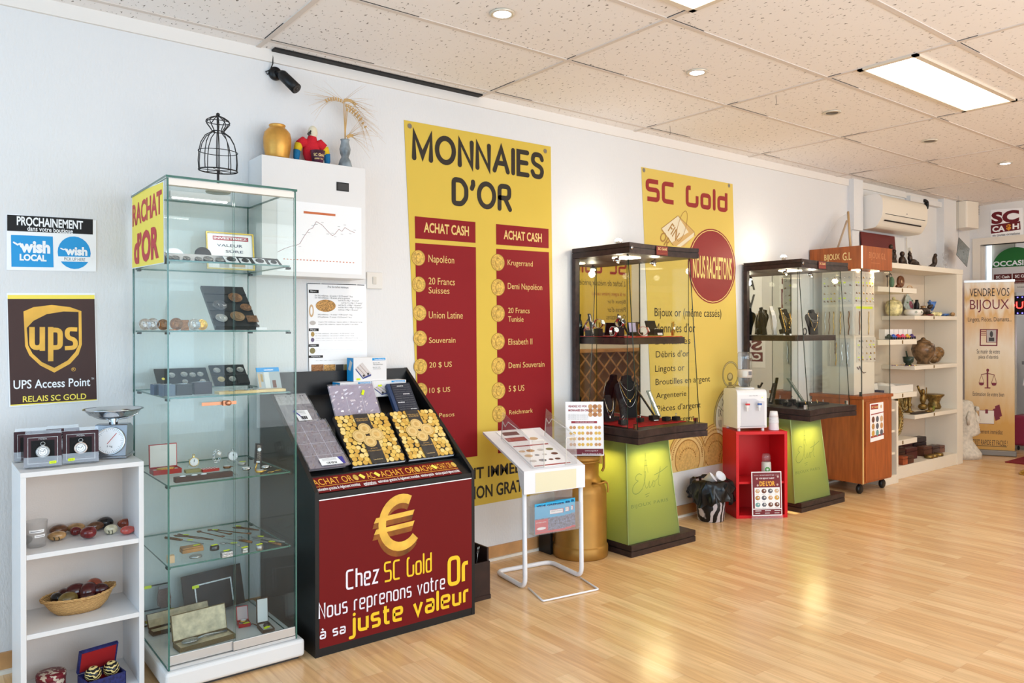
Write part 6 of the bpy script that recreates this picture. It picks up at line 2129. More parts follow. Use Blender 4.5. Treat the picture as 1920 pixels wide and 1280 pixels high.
for i in range(11):
	x, y = rnd.uniform(XL0 + .03, .025), rnd.uniform(-.09, .05)
	q = rnd.uniform(-.5, .5)
	t = T('spoon' if i % 3 else 'fork', 'old silver spoon sticking up in the dark cutlery box' if i % 3 else 'old silver fork sticking up in the dark cutlery box', 'spoon' if i % 3 else 'fork',
		  Vector(cb.location) + Vector((x, y, .1206)), 0, 'loose cutlery in the dark box')
	b = B(place((0, 0, .004), rnd.uniform(0, 3), R(rnd.uniform(4, 16))))
	b.tube([(0, 0, 0), (0, 0, .06), (0, .003, .085)], [.003, .0018, .0022], SILV, 6)
	if i % 3:
		b.ell((0, .004, .102), (.010, .003, .018), SILV, 12, 8)
	else:
		b.box(-.008, .008, .002, .004, .083, .093, SILV)
		for u in (-.007, -.0025, .0025, .007):
			b.tube([(u, .003, .092), (u, .004, .115)], .001, SILV, 4)
	b.obj('metal_body', t, local=True)
a = Zp(1007, 1033)
c = Zp(1041, 1036)
t = tag(B().box(a.x + .01, c.x - .03, -.13, -.03, 0, .12, BLK).obj('black_box', bev=.003), 'small black box on the floor by the wall behind the leaflet stand', 'box')
B().box(a.x + .008, c.x - .028, -.132, -.028, .1206, .13, BLK).obj('lid', t)
# ------------------------------------------------------------------ two tapering glass jewellery cases on lit green pedestals
MIRR = M('mirror_glass', (214, 216, 212), .015, 1.0)
def frostmat():
	m = bpy.data.materials.new('frosted_green_glass')
	t, n, l = nt(m)
	n.remove(n['Principled BSDF'])
	out = n['Material Output']
	tr, df, gl = n.new('ShaderNodeBsdfTranslucent'), n.new('ShaderNodeBsdfDiffuse'), n.new('ShaderNodeBsdfGlossy')
	tr.inputs[0].default_value = rgb((200, 198, 126))
	df.inputs[0].default_value = rgb((126, 152, 98))
	gl.inputs['Roughness'].default_value = .12
	a, b = n.new('ShaderNodeMixShader'), n.new('ShaderNodeMixShader')
	a.inputs[0].default_value = .5
	b.inputs[0].default_value = .06
	l.new(df.outputs[0], a.inputs[1])
	l.new(tr.outputs[0], a.inputs[2])
	l.new(a.outputs[0], b.inputs[1])
	l.new(gl.outputs[0], b.inputs[2])
	l.new(b.outputs[0], out.inputs[0])
	return m
FROSTG = frostmat()
G2 = glassmat('vitrine_glass', (.965, .975, .955), 1.5, .55)
DEDGE = M('dark_glass_edge', (38, 52, 44), .2)
ETCH = M('etched_lettering', (112, 132, 84), .6)
LITP = M('lit_downlight', (255, 236, 200), .4, emit=12)
SPOTG = M('halogen_glow', (255, 246, 225), .4, emit=40)
def script_logo(b, M0, s, m):
	"""the etched jewellery mark: a tower sketch behind a handwritten word, and a small capitals line"""
	k = b.M
	b.M = M0
	w = .0035 * s / .34
	cvt = lambda pts: [(x * s, y * s) for x, y in pts]
	E_ = [(.30, .62), (.22, .66), (.12, .60), (.14, .53), (.22, .52), (.10, .48), (.02, .38), (.06, .29), (.18, .28), (.30, .36)]
	b.stroke(rounded(cvt(E_), .03), w * 1.3, m, .0004)
	b.stroke(rounded(cvt([(.30, .36), (.38, .50), (.42, .66), (.38, .68), (.36, .50), (.40, .34), (.46, .38), (.50, .48)]), .02), w, m, .0006)
	b.stroke(rounded(cvt([(.50, .48), (.48, .36), (.53, .36), (.60, .48), (.66, .46), (.64, .36), (.58, .36), (.60, .48)]), .02), w, m, .0008)
	b.stroke(rounded(cvt([(.66, .46), (.74, .50), (.82, .68)]), .02), w, m, .001)
	b.stroke(rounded(cvt([(.82, .72), (.76, .52), (.74, .38), (.80, .36)]), .02), w, m, .0012)
	b.stroke(rounded(cvt([(.64, .58), (.82, .62), (1.02, .70)]), .02), w * 1.3, m, .0014)
	b.stroke(cvt([(.36, .66), (.40, .80), (.415, 1.02), (.43, .80), (.47, .64)]), w * .8, m, .0016)
	b.stroke(cvt([(.375, .78), (.455, .78)]), w, m, .0018).stroke(cvt([(.39, .88), (.44, .88)]), w, m, .002).stroke(cvt([(.36, .24), (.48, .26)]), w, m, .0021).stroke(cvt([(.38, .20), (.46, .215)]), w, m, .0022)
	b.text('BIJOUX PARIS', -.02 * s, .02 * s, 1.0 * s, .10 * s, m, .0006, .0, 0, 'LEFT', 1.15)
	b.M = k
def concave(x0, x1, yb, yf, dip, n=12):
	pts = [(x0, yb), (x1, yb), (x1, yf)]
	for i in range(1, n):
		u = i / n
		pts.append((x1 + (x0 - x1) * u, yf + dip * 4 * u * (1 - u)))
	return pts + [(x0, yf)]
def vitrine(X0, X1, label, ped, zt=1.668):
	"""jewellery case: ped = front face of the pedestal (x at top left/right, bottom left/right)"""
	t = T('jewellery_case', label, 'display case', ((X0 + X1) / 2, -.25, 0))
	xa, xb = X0 + .03, X1 - .03
	b = B().prism(concave(X0 + .04, X1, -.03, -.45, .0), 0, .030, WENGE).prism(concave(X0 + .044, X1 - .004, -.034, -.446, .0), .030, .036, BLK).prism(concave(X0 + .04, X1, -.03, -.45, .0), .036, .066, WENGE)
	b.obj('plinth', t)
	b = B().prism(concave(X0, X1, -.02, -.54, .03), .632, .664, WENGE).prism(concave(X0 + .005, X1 - .005, -.025, -.535, .03), .664, .669, BLK).prism(concave(X0, X1, -.02, -.54, .03), .669, .706, WENGE)
	b.obj('base_plate', t)
	b = B().prism(concave(X0, X1, -.02, -.48, .03), zt, zt + .03, WENGE).prism(concave(X0 + .004, X1 - .004, -.024, -.476, .03), zt + .03, zt + .034, BLK).prism(concave(X0, X1, -.02, -.48, .03), zt + .034, zt + .058, WENGE)
	b.obj('top_board', t)
	# pedestal: a hollow tapering box of frosted glass
	(tl, tr_, bl, br) = ped
	yt, yo = -.40, -.43
	th = .008
	g = lambda x, y, z: (x, y, z)
	zb, zp = .0665, .6315
	def pane(p):
		return B().hexa(p[0], p[1], FROSTG)
	pane(([(bl, yo, zb), (br, yo, zb), (br, yo + th, zb), (bl, yo + th, zb)], [(tl, yt, zp), (tr_, yt, zp), (tr_, yt + th, zp), (tl, yt + th, zp)])).obj('front_pane', t)
	pane(([(bl, yo + th + .0005, zb), (bl + th, yo + th + .0005, zb), (bl + th, -.06, zb), (bl, -.06, zb)], [(tl, yt + th + .0005, zp), (tl + th, yt + th + .0005, zp), (tl + th, -.08, zp), (tl, -.08, zp)])).obj('side_pane', t)
	pane(([(br - th, yo + th + .0005, zb), (br, yo + th + .0005, zb), (br, -.06, zb), (br - th, -.06, zb)], [(tr_ - th, yt + th + .0005, zp), (tr_, yt + th + .0005, zp), (tr_, -.08, zp), (tr_ - th, -.08, zp)])).obj('side_pane', t)
	EG = M('pale_glass_edge', (176, 200, 140), .3)
	for p in (((bl, yo - .0006, zb), (tl, yt - .0006, zp)), ((br, yo - .0006, zb), (tr_, yt - .0006, zp))):
		B().tube(p, .0018, EG, 5).obj('pane_edge', t)
	cx = (bl + br) / 2
	Mx = plane(((tl + bl) / 2 + .02, yo - .0012 + (.2 / .565) * .03, .30 - .02), (1, 0, 0), (0, .03, .565))
	b = B()
	script_logo(b, Mx @ Matrix.Translation((.01, -.03, 0)), .30, ETCH)
	b.obj('etched_logo', t)
	l = area('pedestal_lamp', ((tl + tr_) / 2, -.24, .57), (0, 0, 0), .26, .24, 7.5, (1.0, .88, .50))
	area('under_plate_lamp', ((tl + tr_) / 2, -.475, .628), (R(-22), 0, 0), .26, .03, 1.0, (1.0, .86, .40))
	# glazing
	gpane(B(), xa, xa + .006, -.43, -.045, .707, zt - .001, G2, DEDGE).obj('side_glass', t)
	gpane(B(), xb - .006, xb, -.43, -.045, .707, zt - .001, G2, DEDGE).obj('side_glass', t)
	y0, y1 = -.505, -.437
	b = B()
	b.hexa([(xa, y0, .707), (xb, y0, .707), (xb, y0 + .005, .707), (xa, y0 + .005, .707)], [(xa, y1, zt - .001), (xb, y1, zt - .001), (xb, y1 + .005, zt - .001), (xa, y1 + .005, zt - .001)], G2, DEDGE)
	b.obj('glass_door', t)
	for x in (xa + .002, xb - .002):
		B().tube([(x, y0 - .0008, .707), (x, y1 - .0008, zt - .001)], .0028, DEDGE, 5).obj('door_edge', t)
	B().box(xa, xb, -.042, -.036, .707, zt - .001, MIRR).obj('back_mirror', t)
	B().box(X0 - .002, X0 + .026, -.05, -.021, .707, zt - .001, WENGE).obj('back_post', t)
	zs = 1.168
	b = B().prism(concave(xa + .008, xb - .008, -.05, -.405, .02), zs, zs + .038, WENGE)
	for x in (.05, .16, .27):
		b.M = plane((xa + .0075, -.08 - x, zs + .018), (0, -1, 0))
		b.disc(0, 0, .006, BLK, h=.0006, n=10)
	b.M = Matrix()
	b.obj('middle_shelf', t)
	b = B()
	b.M = plane(((X0 + X1) / 2 - .05, -.4565, zt + .004))
	b.rect(0, 0, .095, .05, M('plate_red', (128, 44, 36), .4), .0004).text('SC Gold', .012, .028, .085, .043, CREAM, .0008, .02).text('bijoux or argent montres', .008, .008, .088, .014, M('orange_ink'), .0008)
	b.obj('name_plate', t)
	b = B()
	for x, y, z in ((xa + .008, -.500, .716), (xb - .008, -.500, .716)):
		b.box(x - .012, x + .012, y + .008, y + .022, z - .008, z + .02, STEEL)
	b.obj('hinge', t)
	b = B(plane((X0 + .018, -.4805, zt + .028))).lathe([(.010, -.002), (.010, .003), (0, .004)], STEEL, n=14)
	b.obj('lock_disc', t)
	# lamps: two built in plates, swivel spots and a halogen on the top board
	B().box(xa + .10, xa + .22, -.33, -.22, zt - .007, zt - .0005, LITP).obj('light_plate', t)
	for i, (x, y) in enumerate(((xa + .06, -.30), (xb - .16, -.30))):
		sp = B(place((x, y, zt - .02), .6, R(25))).lathe([(.006, .02), (.006, .01), (.016, .004), (.020, -.016), (.017, -.016), (.012, -.004), (0, -.004)], STEEL, n=16)
		o = sp.obj('swivel_spot', t)
		B(place((x, y, zt - .02), .6, R(25))).cyl(.012, -.013, -.011, M('small_bulb', (255, 236, 205), .4, emit=3)).obj('bulb', o)
		point('case_spot', (x, y - .01, zt - .06), 1.3, (1, .90, .72), .02)
	hx = X0 + .16
	o = B(place((hx, -.24, zt + .0585))).lathe([(.020, 0), (.020, .008), (.012, .012), (.022, .034), (.020, .036)], STEEL, n=16).obj('halogen_uplight', t)
	B(place((hx, -.24, zt + .0585))).ell((0, 0, .036), (.021, .021, .016), SPOTG, 14, 8).obj('bulb', o)
	point('halogen_lamp', (hx, -.20, zt + .13), 1.7, (1, .86, .66), .02)
	return t
V1 = (3.07, 3.655)
V2 = (4.735, 5.335)
p1_ = (W(1174, 832, -.40).x, W(1252, 826, -.40).x, W(1178, 1022, -.43).x, W(1274, 995, -.43).x)
p2_ = (W(1482, 790, -.40).x, W(1537, 785, -.40).x, W(1490, 930, -.43).x, W(1556, 926, -.43).x)
va = vitrine(*V1, 'tall dark framed glass jewellery case with red cloth, beside the gold churn', p1_)
vb = vitrine(*V2, 'tall dark framed glass jewellery case with black displays, beside the orange kiosk', p2_)

# ---- jewellery display pieces
GCH, SCH = M('gold_chain', (214, 176, 96), .25, .95), M('silver_chain', (206, 206, 208), .22, .95)
VLW = M('white_leatherette', (226, 222, 222), .5)
def bust(loc, h, lab, rz=0.0, m=None, chains=(), grp=None, name='necklace_bust'):
	"""flat shouldered necklace bust leaning on a foot"""
	m = m or VELV
	t = T(name, lab, 'necklace bust', loc, R(rz), grp)
	L = place((0, 0, .0045), 0, R(-8))
	w = h * .62
	pts = [(-w * .30, 0), (-w * .34, h * .30), (-w * .50, h * .68), (-w * .42, h * .80), (-w * .20, h * .86), (-w * .17, h * .98), (0, h), (w * .17, h * .98), (w * .20, h * .86), (w * .42, h * .80), (w * .50, h * .68), (w * .34, h * .30), (w * .30, 0)]
	b = B(L)
	b.prism(pts, 0, h * .10, m, 'y')
	for i in range(len(pts) - 1):
		pass
	b.ell((0, -.001, h * .55), (w * .36, h * .07, h * .32), m, 14, 8)
	b.obj('bust_body', t, local=True, bev=.004)
	B(L).box(-w * .1, w * .1, h * .10, h * .13, 0, h * .7, m).obj('rear_foot', t, local=True)
	for i, (cm, d, wd, pend) in enumerate(chains):
		b = B(L)
		ps = []
		for k in range(17):
			u = -1 + k / 8
			z = h * (.88 - d * (1 - u * u) ** .7 * .85)
			x = u * w * wd
			yy = -.004 - h * .07 * max(0, 1 - (x / (w * .36)) ** 2 - ((z - h * .55) / (h * .32)) ** 2) ** .5
			ps.append((x, yy - .002 * i, z))
		b.tube(ps, [.0014 if k % 2 else .0010 for k in range(17)], cm, 5)
		if pend:
			q = ps[8]
			b.ell((q[0], q[1] - .001, q[2] - .008), (.005, .002, .008), cm, 10, 6)
		b.obj('necklace', t, local=True)
	return t
def ring_box(loc, s, lab, rz=0.0, grp='small black ring boxes', card=False, ring=True, m=None):
	t = T('ring_box', lab, 'ring box', loc, R(rz), grp)
	B().box(-s, s, -s * .8, s * .8, 0, s * 1.1, m or VELV).obj('box_body', t, local=True, bev=.003)
	if ring:
		b = B(place((0, 0, s * 1.1 + s * .42), .5)).tube([(s * .42 * math.cos(2 * PI * i / 14), 0, s * .42 * math.sin(2 * PI * i / 14)) for i in range(14)], .0013, SCH, 5, True)
		b.ell((0, 0, s * .46), (.003, .003, .003), SCH, 8, 5)
		b.obj('ring', t, local=True)
	if card:
		B(place((0, -s * .82, 0), 0, R(-20))).box(-s * .6, s * .6, -.001, 0, 0, s * .5, PAPER).obj('price_card', t, local=True)
	return t
def cuff_watch(loc, lab, rz=0.0, m=None, hb=.035, grp='watches on black blocks', dial=PAPER, block=True):
	m = m or STEEL
	t = T('wrist_watch', lab, 'watch', loc, R(rz), grp)
	if block:
		B().box(-.022, .022, -.018, .018, 0, hb, VELV).obj('display_block', t, local=True, bev=.003)
	else:
		hb = .001
	b = B()
	n = 20
	for i in range(n):
		a = 2 * PI * i / n
		b.M = place((0, .027 * math.cos(a), hb + .028 + .026 * math.sin(a)), 0, a - PI / 2)
		b.box(-.008, .008, -.0042, .0042, -.0014, .0014, m)
	b.obj('bracelet', t, local=True)
	b = B(plane((0, -.0285, hb + .034), (1, 0, 0), (0, .35, 1)))
	b.lathe([(.016, -.002), (.017, .003), (.014, .006), (0, .006)], m, n=20).disc(0, 0, .013, dial, h=.0065).stroke([(0, 0), (.006, .004)], .0012, BLACK, .007).stroke([(0, 0), (-.004, .008)], .001, BLACK, .007)
	b.obj('watch_face', t, local=True)
	return t
def ramp(p0, p1, w, lab, strip=SCH, grp=None, m=None, wd=(1, 0, 0)):
	"""narrow black board leaning back with a bracelet on it, p0 foot, p1 head (points)"""
	p0, p1 = Vector(p0), Vector(p1)
	t = T('bracelet_ramp', lab, 'bracelet display', p0, 0, grp)
	wdv = Vector(wd).normalized()
	Mx = plane((0, 0, .0066), wdv, p1 - p0)
	l = (p1 - p0).length
	B(Mx).box(-w / 2, w / 2, 0, l, -.006, 0, m or VELV).obj('board', t, local=True)
	b = B(Mx)
	for i in range(14):
		v = l * (.08 + .84 * i / 13)
		b.box(-w * .2, w * .2, v - l * .024, v + l * .024, .0002, .003, strip)
	b.obj('bracelet', t, local=True)
	return t
def shelfpt(px, py, z):
	p = Zp(px, py, z)
	return Vector((p.x, p.y, z + .0008))
# first case, middle shelf (just under eye level: goods stand a set way in from the glass)
ZS, ZF = 1.206, .706
RC = B()
def cloth(x0, x1, y0, y1, z, seed, lab):
	r = random.Random(seed)
	n = 26
	b = B()
	vs = []
	for j in range(n + 1):
		for i in range(n + 1):
			e = 1 if j < 3 or i < 2 or i > n - 2 else .45
			vs.append((x0 + (x1 - x0) * i / n, y0 + (y1 - y0) * j / n, z + .0012 + .005 * e * (.5 + .5 * math.sin(i * 1.3 + 2 * math.sin(j * .9)) * math.cos(j * .8))))
	k = len(vs)
	vs += [(x, y, z + .0006) for x, y, _ in vs]
	fs = [(j * (n + 1) + i, j * (n + 1) + i + 1, (j + 1) * (n + 1) + i + 1, (j + 1) * (n + 1) + i) for j in range(n) for i in range(n)]
	fs += [(i, k + i, k + i + 1, i + 1) for i in range(n)]
	b.add(vs, fs, REDC, True)
	return tag(b.obj('display_cloth'), lab, 'cloth')
cloth(V1[0] + .045, V1[1] - .045, -.395, -.055, ZS, 1, 'rumpled red cloth on the middle shelf of the jewellery case')
cloth(V1[0] + .05, V1[1] - .045, -.42, -.06, ZF, 2, 'red cloth on the floor of the jewellery case')
zc_ = ZS + .0074
def inside(px, y, z, V, mx=.075, yb=-.085):
	"""point on this sight line that stays between the side glasses and off the mirror"""
	for i in range(60):
		x = W(px, 620, y).x
		if x < V[0] + mx and y < yb:
			y += .01
		elif x > V[1] - mx and y > -.37:
			y -= .01
	y = max(min(y, yb), -.375)
	return Vector((min(max(W(px, 620, y).x, V[0] + mx), V[1] - mx), y, z))
def sx(px, y):
	return inside(px, y, zc_, V1)
cuff_watch(sx(1090, -.20), 'steel watch on a black block at the back left of the red cloth shelf', 20)
cuff_watch(sx(1122, -.25), 'steel chronograph on the tall black block, left of the middle', 15, hb=.045)
cuff_watch(sx(1150, -.27), 'steel watch with a wide bracelet standing on the red cloth without a block', -10, block=False)
cuff_watch(sx(1162, -.22), 'dark dialled watch on a black block behind the corner of the glass', 0, hb=.05, dial=DARK)
cuff_watch(sx(1206, -.28), 'red and silver watch lying right of the lilac box', 30, M('rose_bracelet', (176, 110, 100), .3, .8), block=False)
ramp(sx(1112, -.30) , sx(1084, -.12) + Vector((0, 0, .125)), .02, 'thin black ramp with a chain leaning at the left of the red cloth shelf', SCH)
p = sx(1159, -.16)
t = T('necklace_stand', 'black two legged necklace stand behind the watches', 'necklace stand', p)
B().tube([(-.045, -.05, .004), (0, 0, .125), (.05, -.04, .004)], .007, VELV, 6).obj('legs', t, local=True)
B().box(-.010, .012, -.012, -.008, .108, .120, PAPER).obj('label', t, local=True)
p = sx(1193, -.17)
open_case('jewel_box', 'open dark jewel box with a lilac satin lid', 'jewel box', p, .07, .05, .02, .062, 8, 4, BLK, M('lilac_satin', (168, 160, 190), .5))
p = sx(1229, -.22)
t = open_case('jewel_box', 'black clamshell box with a bracelet and a white card, right on the red cloth shelf', 'jewel box', p, .08, .055, .04, .055, 20, -4, VELV, VELV)
B(place((.0, -.004, .036))).tube([(-.02, -.01, 0), (0, .006, .008), (.022, -.006, .002)], .0035, SCH, 6).obj('bracelet', t, local=True)
B(place((.012, -.030, .004), 0, R(-15))).box(-.022, .018, -.001, 0, 0, .015, PAPER).obj('price_card', t, local=True)
p = sx(1263, -.27)
t = T('wrist_watch', 'gold strap watch standing upright near the right glass', 'watch', p)
B().prism([(-.006, 0), (-.009, .03), (-.008, .075), (-.004, .085), (.006, .085), (.008, .03), (.006, 0)], 0, .012, M('yellow_gold'), 'y').obj('strap', t, local=True)
B(plane((0, -.001, .045))).lathe([(.011, -.001), (.011, .003), (.009, .005), (0, .005)], M('yellow_gold'), n=18).disc(0, 0, .0085, PAPER, h=.0056).obj('watch_face', t, local=True)
# first case, floor
zf_ = ZF + .0074
fp = lambda px, py: inside(px, max(-.40, min(-.10, Zp(px, py, ZF).y)), zf_, V1)
bust(inside(1180, -.14, zf_, V1, .14, -.13), .26, 'big black necklace bust with silver and gold chains in the red cloth case', -22, VELV, ((SCH, .30, .30, 0), (GCH, .55, .34, 1), (SCH, .75, .38, 0)))
bust(inside(1143, -.20, zf_, V1, .12, -.12), .155, 'small black bust with a gold chain left of the big one', -15, VELV, ((GCH, .6, .3, 0), (SCH, .8, .3, 1)))
a = fp(1187, 781)
a = a + Vector((.06, -.13, 0))
ramp(a, a + Vector((-.10, .06, .17)), .03, 'black ramp with a twisted silver bracelet before the big bust', SCH, wd=(.85, .5, 0))
a = fp(1236, 776)
ramp(a, a + Vector((-.03, .06, .16)), .035, 'pale ramp with a silver bracelet leaning right of the big bust', SCH, None, M('pale_velvet', (150, 156, 146), .7))
for px, py, s, lab, cd_, rz in ((1168, 798, .024, 'black ring box nearest the front glass corner', 0, -20), (1200, 793, .020, 'black ring box behind the front corner of the case', 0, 10), (1226, 790, .026, 'black ring box with a white price card', 1, -10),
							(1249, 791, .022, 'black ring box right of the one with a card', 0, 0), (1267, 789, .021, 'rightmost black ring box on the red cloth', 0, 5)):
	ring_box(fp(px, py), s, lab, rz, card=bool(cd_), ring=cd_ == 0 and px != 1249)
a = fp(1150, 790)
t = tag(B(Matrix.Translation(a)).box(-.03, .03, -.02, .02, 0, .022, VELV).obj('jewel_pad', bev=.003), 'flat black pad with gold chains at the left of the case floor', 'pad')
B(Matrix.Translation(a)).tube([(-.02, -.012, .0245), (0, .01, .0245), (.02, -.01, .0245)], .0015, GCH, 5).obj('chain', t)

# second case: black displays on both levels
z2_ = ZS + .0008
def s2(px, y):
	return inside(px, y, z2_, V2)
bust(inside(1400, -.12, z2_, V2, .115, -.13), .20, 'tall plain black bust at the back left of the second case', 25, VELV, ((SCH, .3, .3, 0),))
a = Vector((4.86, -.285, z2_))
ramp(a, a + Vector((-.02, .04, .19)), .028, 'tall black ramp with a gold chain in the second case', GCH)
b_ = bust(inside(1456, -.24, z2_, V2, .115, -.13), .205, 'white half bust with a fine chain in the second case', 40, VLW, ((SCH, .5, .32, 1),))
bust(inside(1478, -.16, z2_, V2, .115, -.13), .19, 'black collar bust hung with many gold chains in the second case', -5, VELV, ((GCH, .35, .32, 0), (GCH, .5, .36, 1), (GCH, .68, .38, 1), (SCH, .85, .4, 0)))
bust(inside(1527, -.26, z2_, V2, .115, -.13), .185, 'black bust with a gold pendant necklace near the right glass of the second case', -20, VELV, ((GCH, .78, .34, 1), (SCH, .42, .42, 0), (SCH, .5, .42, 0)))
a = s2(1509, -.24)
t = T('bangle_stand', 'dark bangle standing beside the pendant bust', 'bangle', a)
B().tube([(.022 * math.cos(2 * PI * i / 20), 0, .026 + .024 * math.sin(2 * PI * i / 20)) for i in range(20)], .0045, M('dark_silver'), 7, True).obj('bangle', t, local=True)
a = inside(1474, -.355, z2_ + .012, V2, .1)
t = tag(B(place(a, R(15), R(-12))).box(-.05, .045, -.004, .03, 0.004, .035, VELV).obj('jewel_pad', bev=.003), 'small black wedge with a gold chain at the front of the second case shelf', 'pad')
B(place(a, R(15), R(-12))).tube([(-.03, -.006, .012), (-.01, -.006, .026), (.02, -.006, .016)], .002, GCH, 5).obj('chain', t)
for px, lab, y in ((1471, 'white price card on the shelf of the second case by the black wedge', -.36), (1483, 'white price card under the chain bust of the second case', -.34)):
	tag(B(place(s2(px, y), 0, R(-20))).box(-.012, .012, 0, .001, 0, .012, PAPER).obj('price_card'), lab, 'price card')
f2 = lambda px, py: inside(px, max(-.42, min(-.10, Zp(px, py, ZF).y)), ZF + .0008, V2)
a = f2(1444, 758)
ramp(a, a + Vector((.10, .03, .14)), .03, 'dark ramp rising to the right on the floor of the second case', SCH, wd=(.6, -.8, 0))
a = f2(1499, 752)
ramp(a + Vector((0, -.03, 0)), a + Vector((-.07, .05, .17)), .035, 'greenish ramp with a silver bracelet on the floor of the second case', SCH, None, M('green_velvet', (96, 110, 98), .7))
bust(inside(1424, -.15, ZF + .0008, V2, .09, -.11), .14, 'low black bust behind the water bottle in the second case', 35, VELV, ((SCH, .6, .3, 0),))
for px, py, s, lab, rz in ((1462, 757, .03, 'round black jewel pad at the front of the second case floor', 10), (1476, 761, .024, 'black ring box left of the glass corner of the second case', -10), (1485, 756, .026, 'black ring box at the middle of the second case floor', 15), (1500, 762, .026, 'dark green ring box by the glass corner of the second case', 0)):
	ring_box(f2(px, py), s, lab, rz, 'ring boxes in the second case')
a, c = f2(1513, 762), f2(1566, 757)
t = tag(B().box(a.x, c.x, a.y, a.y + .11, ZF + .0008, ZF + .012, VELV).obj('ring_tray', bev=.001), 'flat black tray set with rings along the front of the second case', 'ring tray')
for i in range(4):
	for j in range(2):
		b = B(place((a.x + .03 + (c.x - a.x - .06) * i / 3, a.y + .03 + j * .05, ZF + .0185), .4)).tube([(.009 * math.cos(2 * PI * k / 12), 0, .009 * math.sin(2 * PI * k / 12)) for k in range(12)], .0014, SCH if (i + j) % 2 else GCH, 5, True)
		b.ell((0, 0, .0095), (.003, .003, .003), M('ring_stone', (150, 40, 50), .1) if i == 1 else SCH, 8, 5).obj('ring', t)
for px, lab in ((1562, 'dark bead necklace hanging from the right end of the second case shelf'), (1568, 'reddish bead necklace hanging beside the dark one in the second case')):
	x = min(W(px, 640, -.36).x, V2[1] - .050)
	b = B()
	b.tube([(x + .008 * math.sin(2 * PI * i / 22), -.408 - .002 * (px % 2), 1.13 + .062 * math.cos(2 * PI * i / 22)) for i in range(22)], [.0026 if i % 2 else .0014 for i in range(22)], M('dark_beads', (86, 52, 50), .3), 6, True)
	tag(b.obj('necklace'), lab, 'necklace')

# ------------------------------------------------------------------ waste bin with a black liner
bt = Vector((4.145, -.182, 0))
t = T('waste_bin', 'printed black and white waste bin with a black liner folded over its rim', 'waste bin', bt)
ZEB = M('zebra_print', (40, 38, 40), .3)
_t, n, l = nt(ZEB)
wv = n.new('ShaderNodeTexWave')
wv.inputs['Scale'].default_value = 7
wv.inputs['Distortion'].default_value = 9
wv.inputs['Detail'].default_value = 3
cr = n.new('ShaderNodeValToRGB')
cr.color_ramp.elements[0].position, cr.color_ramp.elements[1].position = .42, .6
cr.color_ramp.elements[0].color, cr.color_ramp.elements[1].color = rgb((24, 22, 24)), rgb((196, 186, 188))
tc = n.new('ShaderNodeTexCoord')
l.new(tc.outputs['Object'], wv.inputs['Vector'])
l.new(wv.outputs['Fac'], cr.inputs[0])
l.new(cr.outputs[0], n['Principled BSDF'].inputs['Base Color'])
B().lathe([(.082, 0), (.086, .004), (.104, .255), (.100, .255), (.083, .006), (0, .006)], ZEB, n=36).obj('bin_body', t, local=True)
BAG = M('black_polythene', (22, 22, 23), .22, bump=.0)
rnd = random.Random(4)
b = B()
n_ = 60
prof = [(.095, .19), (.100, .225), (.104, .262), (.112, .272), (.124, .255), (.131, .215), (.134, .17), (.131, .125)]
vs = []
ph = [rnd.uniform(0, 6.28) for _ in range(8)]
for j, (r, z) in enumerate(prof):
	for k in range(n_):
		a_ = 2 * PI * k / n_
		am = [0, .001, .002, .005, .011, .014, .016, .018][j]
		d_ = am * (math.sin(7 * a_ + ph[j]) + .7 * math.sin(13 * a_ + ph[(j + 3) % 8]) + .5 * math.sin(23 * a_ + ph[(j + 1) % 8])) + am * .8 * rnd.uniform(-.5, .5)
		vs.append(((r + max(d_, -.012)) * math.cos(a_), (r + max(d_, -.012)) * math.sin(a_), z + (.018 * math.sin(3 * a_ + 1) + .008 * math.sin(11 * a_) if j == 7 else .006 * math.sin(5 * a_ + j))))
b.add(vs, [(j * n_ + k, j * n_ + (k + 1) % n_, (j + 1) * n_ + (k + 1) % n_, (j + 1) * n_ + k) for j in range(len(prof) - 1) for k in range(n_)], BAG, True)
b.obj('bin_liner', t, local=True)
for dx, dy, rz, lab in ((-.038, -.02, .4, 'left white paper cup tipped in the waste bin'), (.040, -.03, -.3, 'right white paper cup tipped in the waste bin')):
	o = B(place(bt + Vector((dx, dy, .272)), rz, R(50), R(10))).lathe([(.026, -.04), (.036, .03), (.038, .031), (.034, .029), (.024, -.037), (0, -.037)], M('cup_white', (232, 230, 232), .5), n=24).obj('paper_cup')
	tag(o, lab, 'paper cup', 'paper cups in the bin')

# ------------------------------------------------------------------ red cube shelf with the water cooler
rz = math.atan2(-.19, .30)
FL = Vector((4.295, -.272, 0))
rc = T('red_shelf', 'bright red open two tier shelf carrying the water cooler', 'shelf unit', FL, rz)
RS = M('red_lacquer', (206, 22, 30), .35)
w, d, h, e = .352, .245, .573, .020
B().box(0, e, 0, d, 0, h - e, RS).obj('side_panel', rc, local=True, bev=.001)
B().box(w - e, w, 0, d, 0, h - e, RS).obj('side_panel', rc, local=True, bev=.001)
B().box(0, w, 0, d, h - e, h, RS).obj('top', rc, local=True, bev=.001)
B().box(e, w - e, 0, d - .006, 0, e, RS).obj('bottom', rc, local=True, bev=.001)
B().box(e, w - e, .01, d - .006, .226, .240, RS).obj('shelf', rc, local=True)
B().box(e, w - e, d - .0055, d, 0, h - e, RS).obj('back_panel', rc, local=True)
wr = wmat(rc)
def rp(x, y, z):
	return wr @ Vector((x, y, z + .0006))
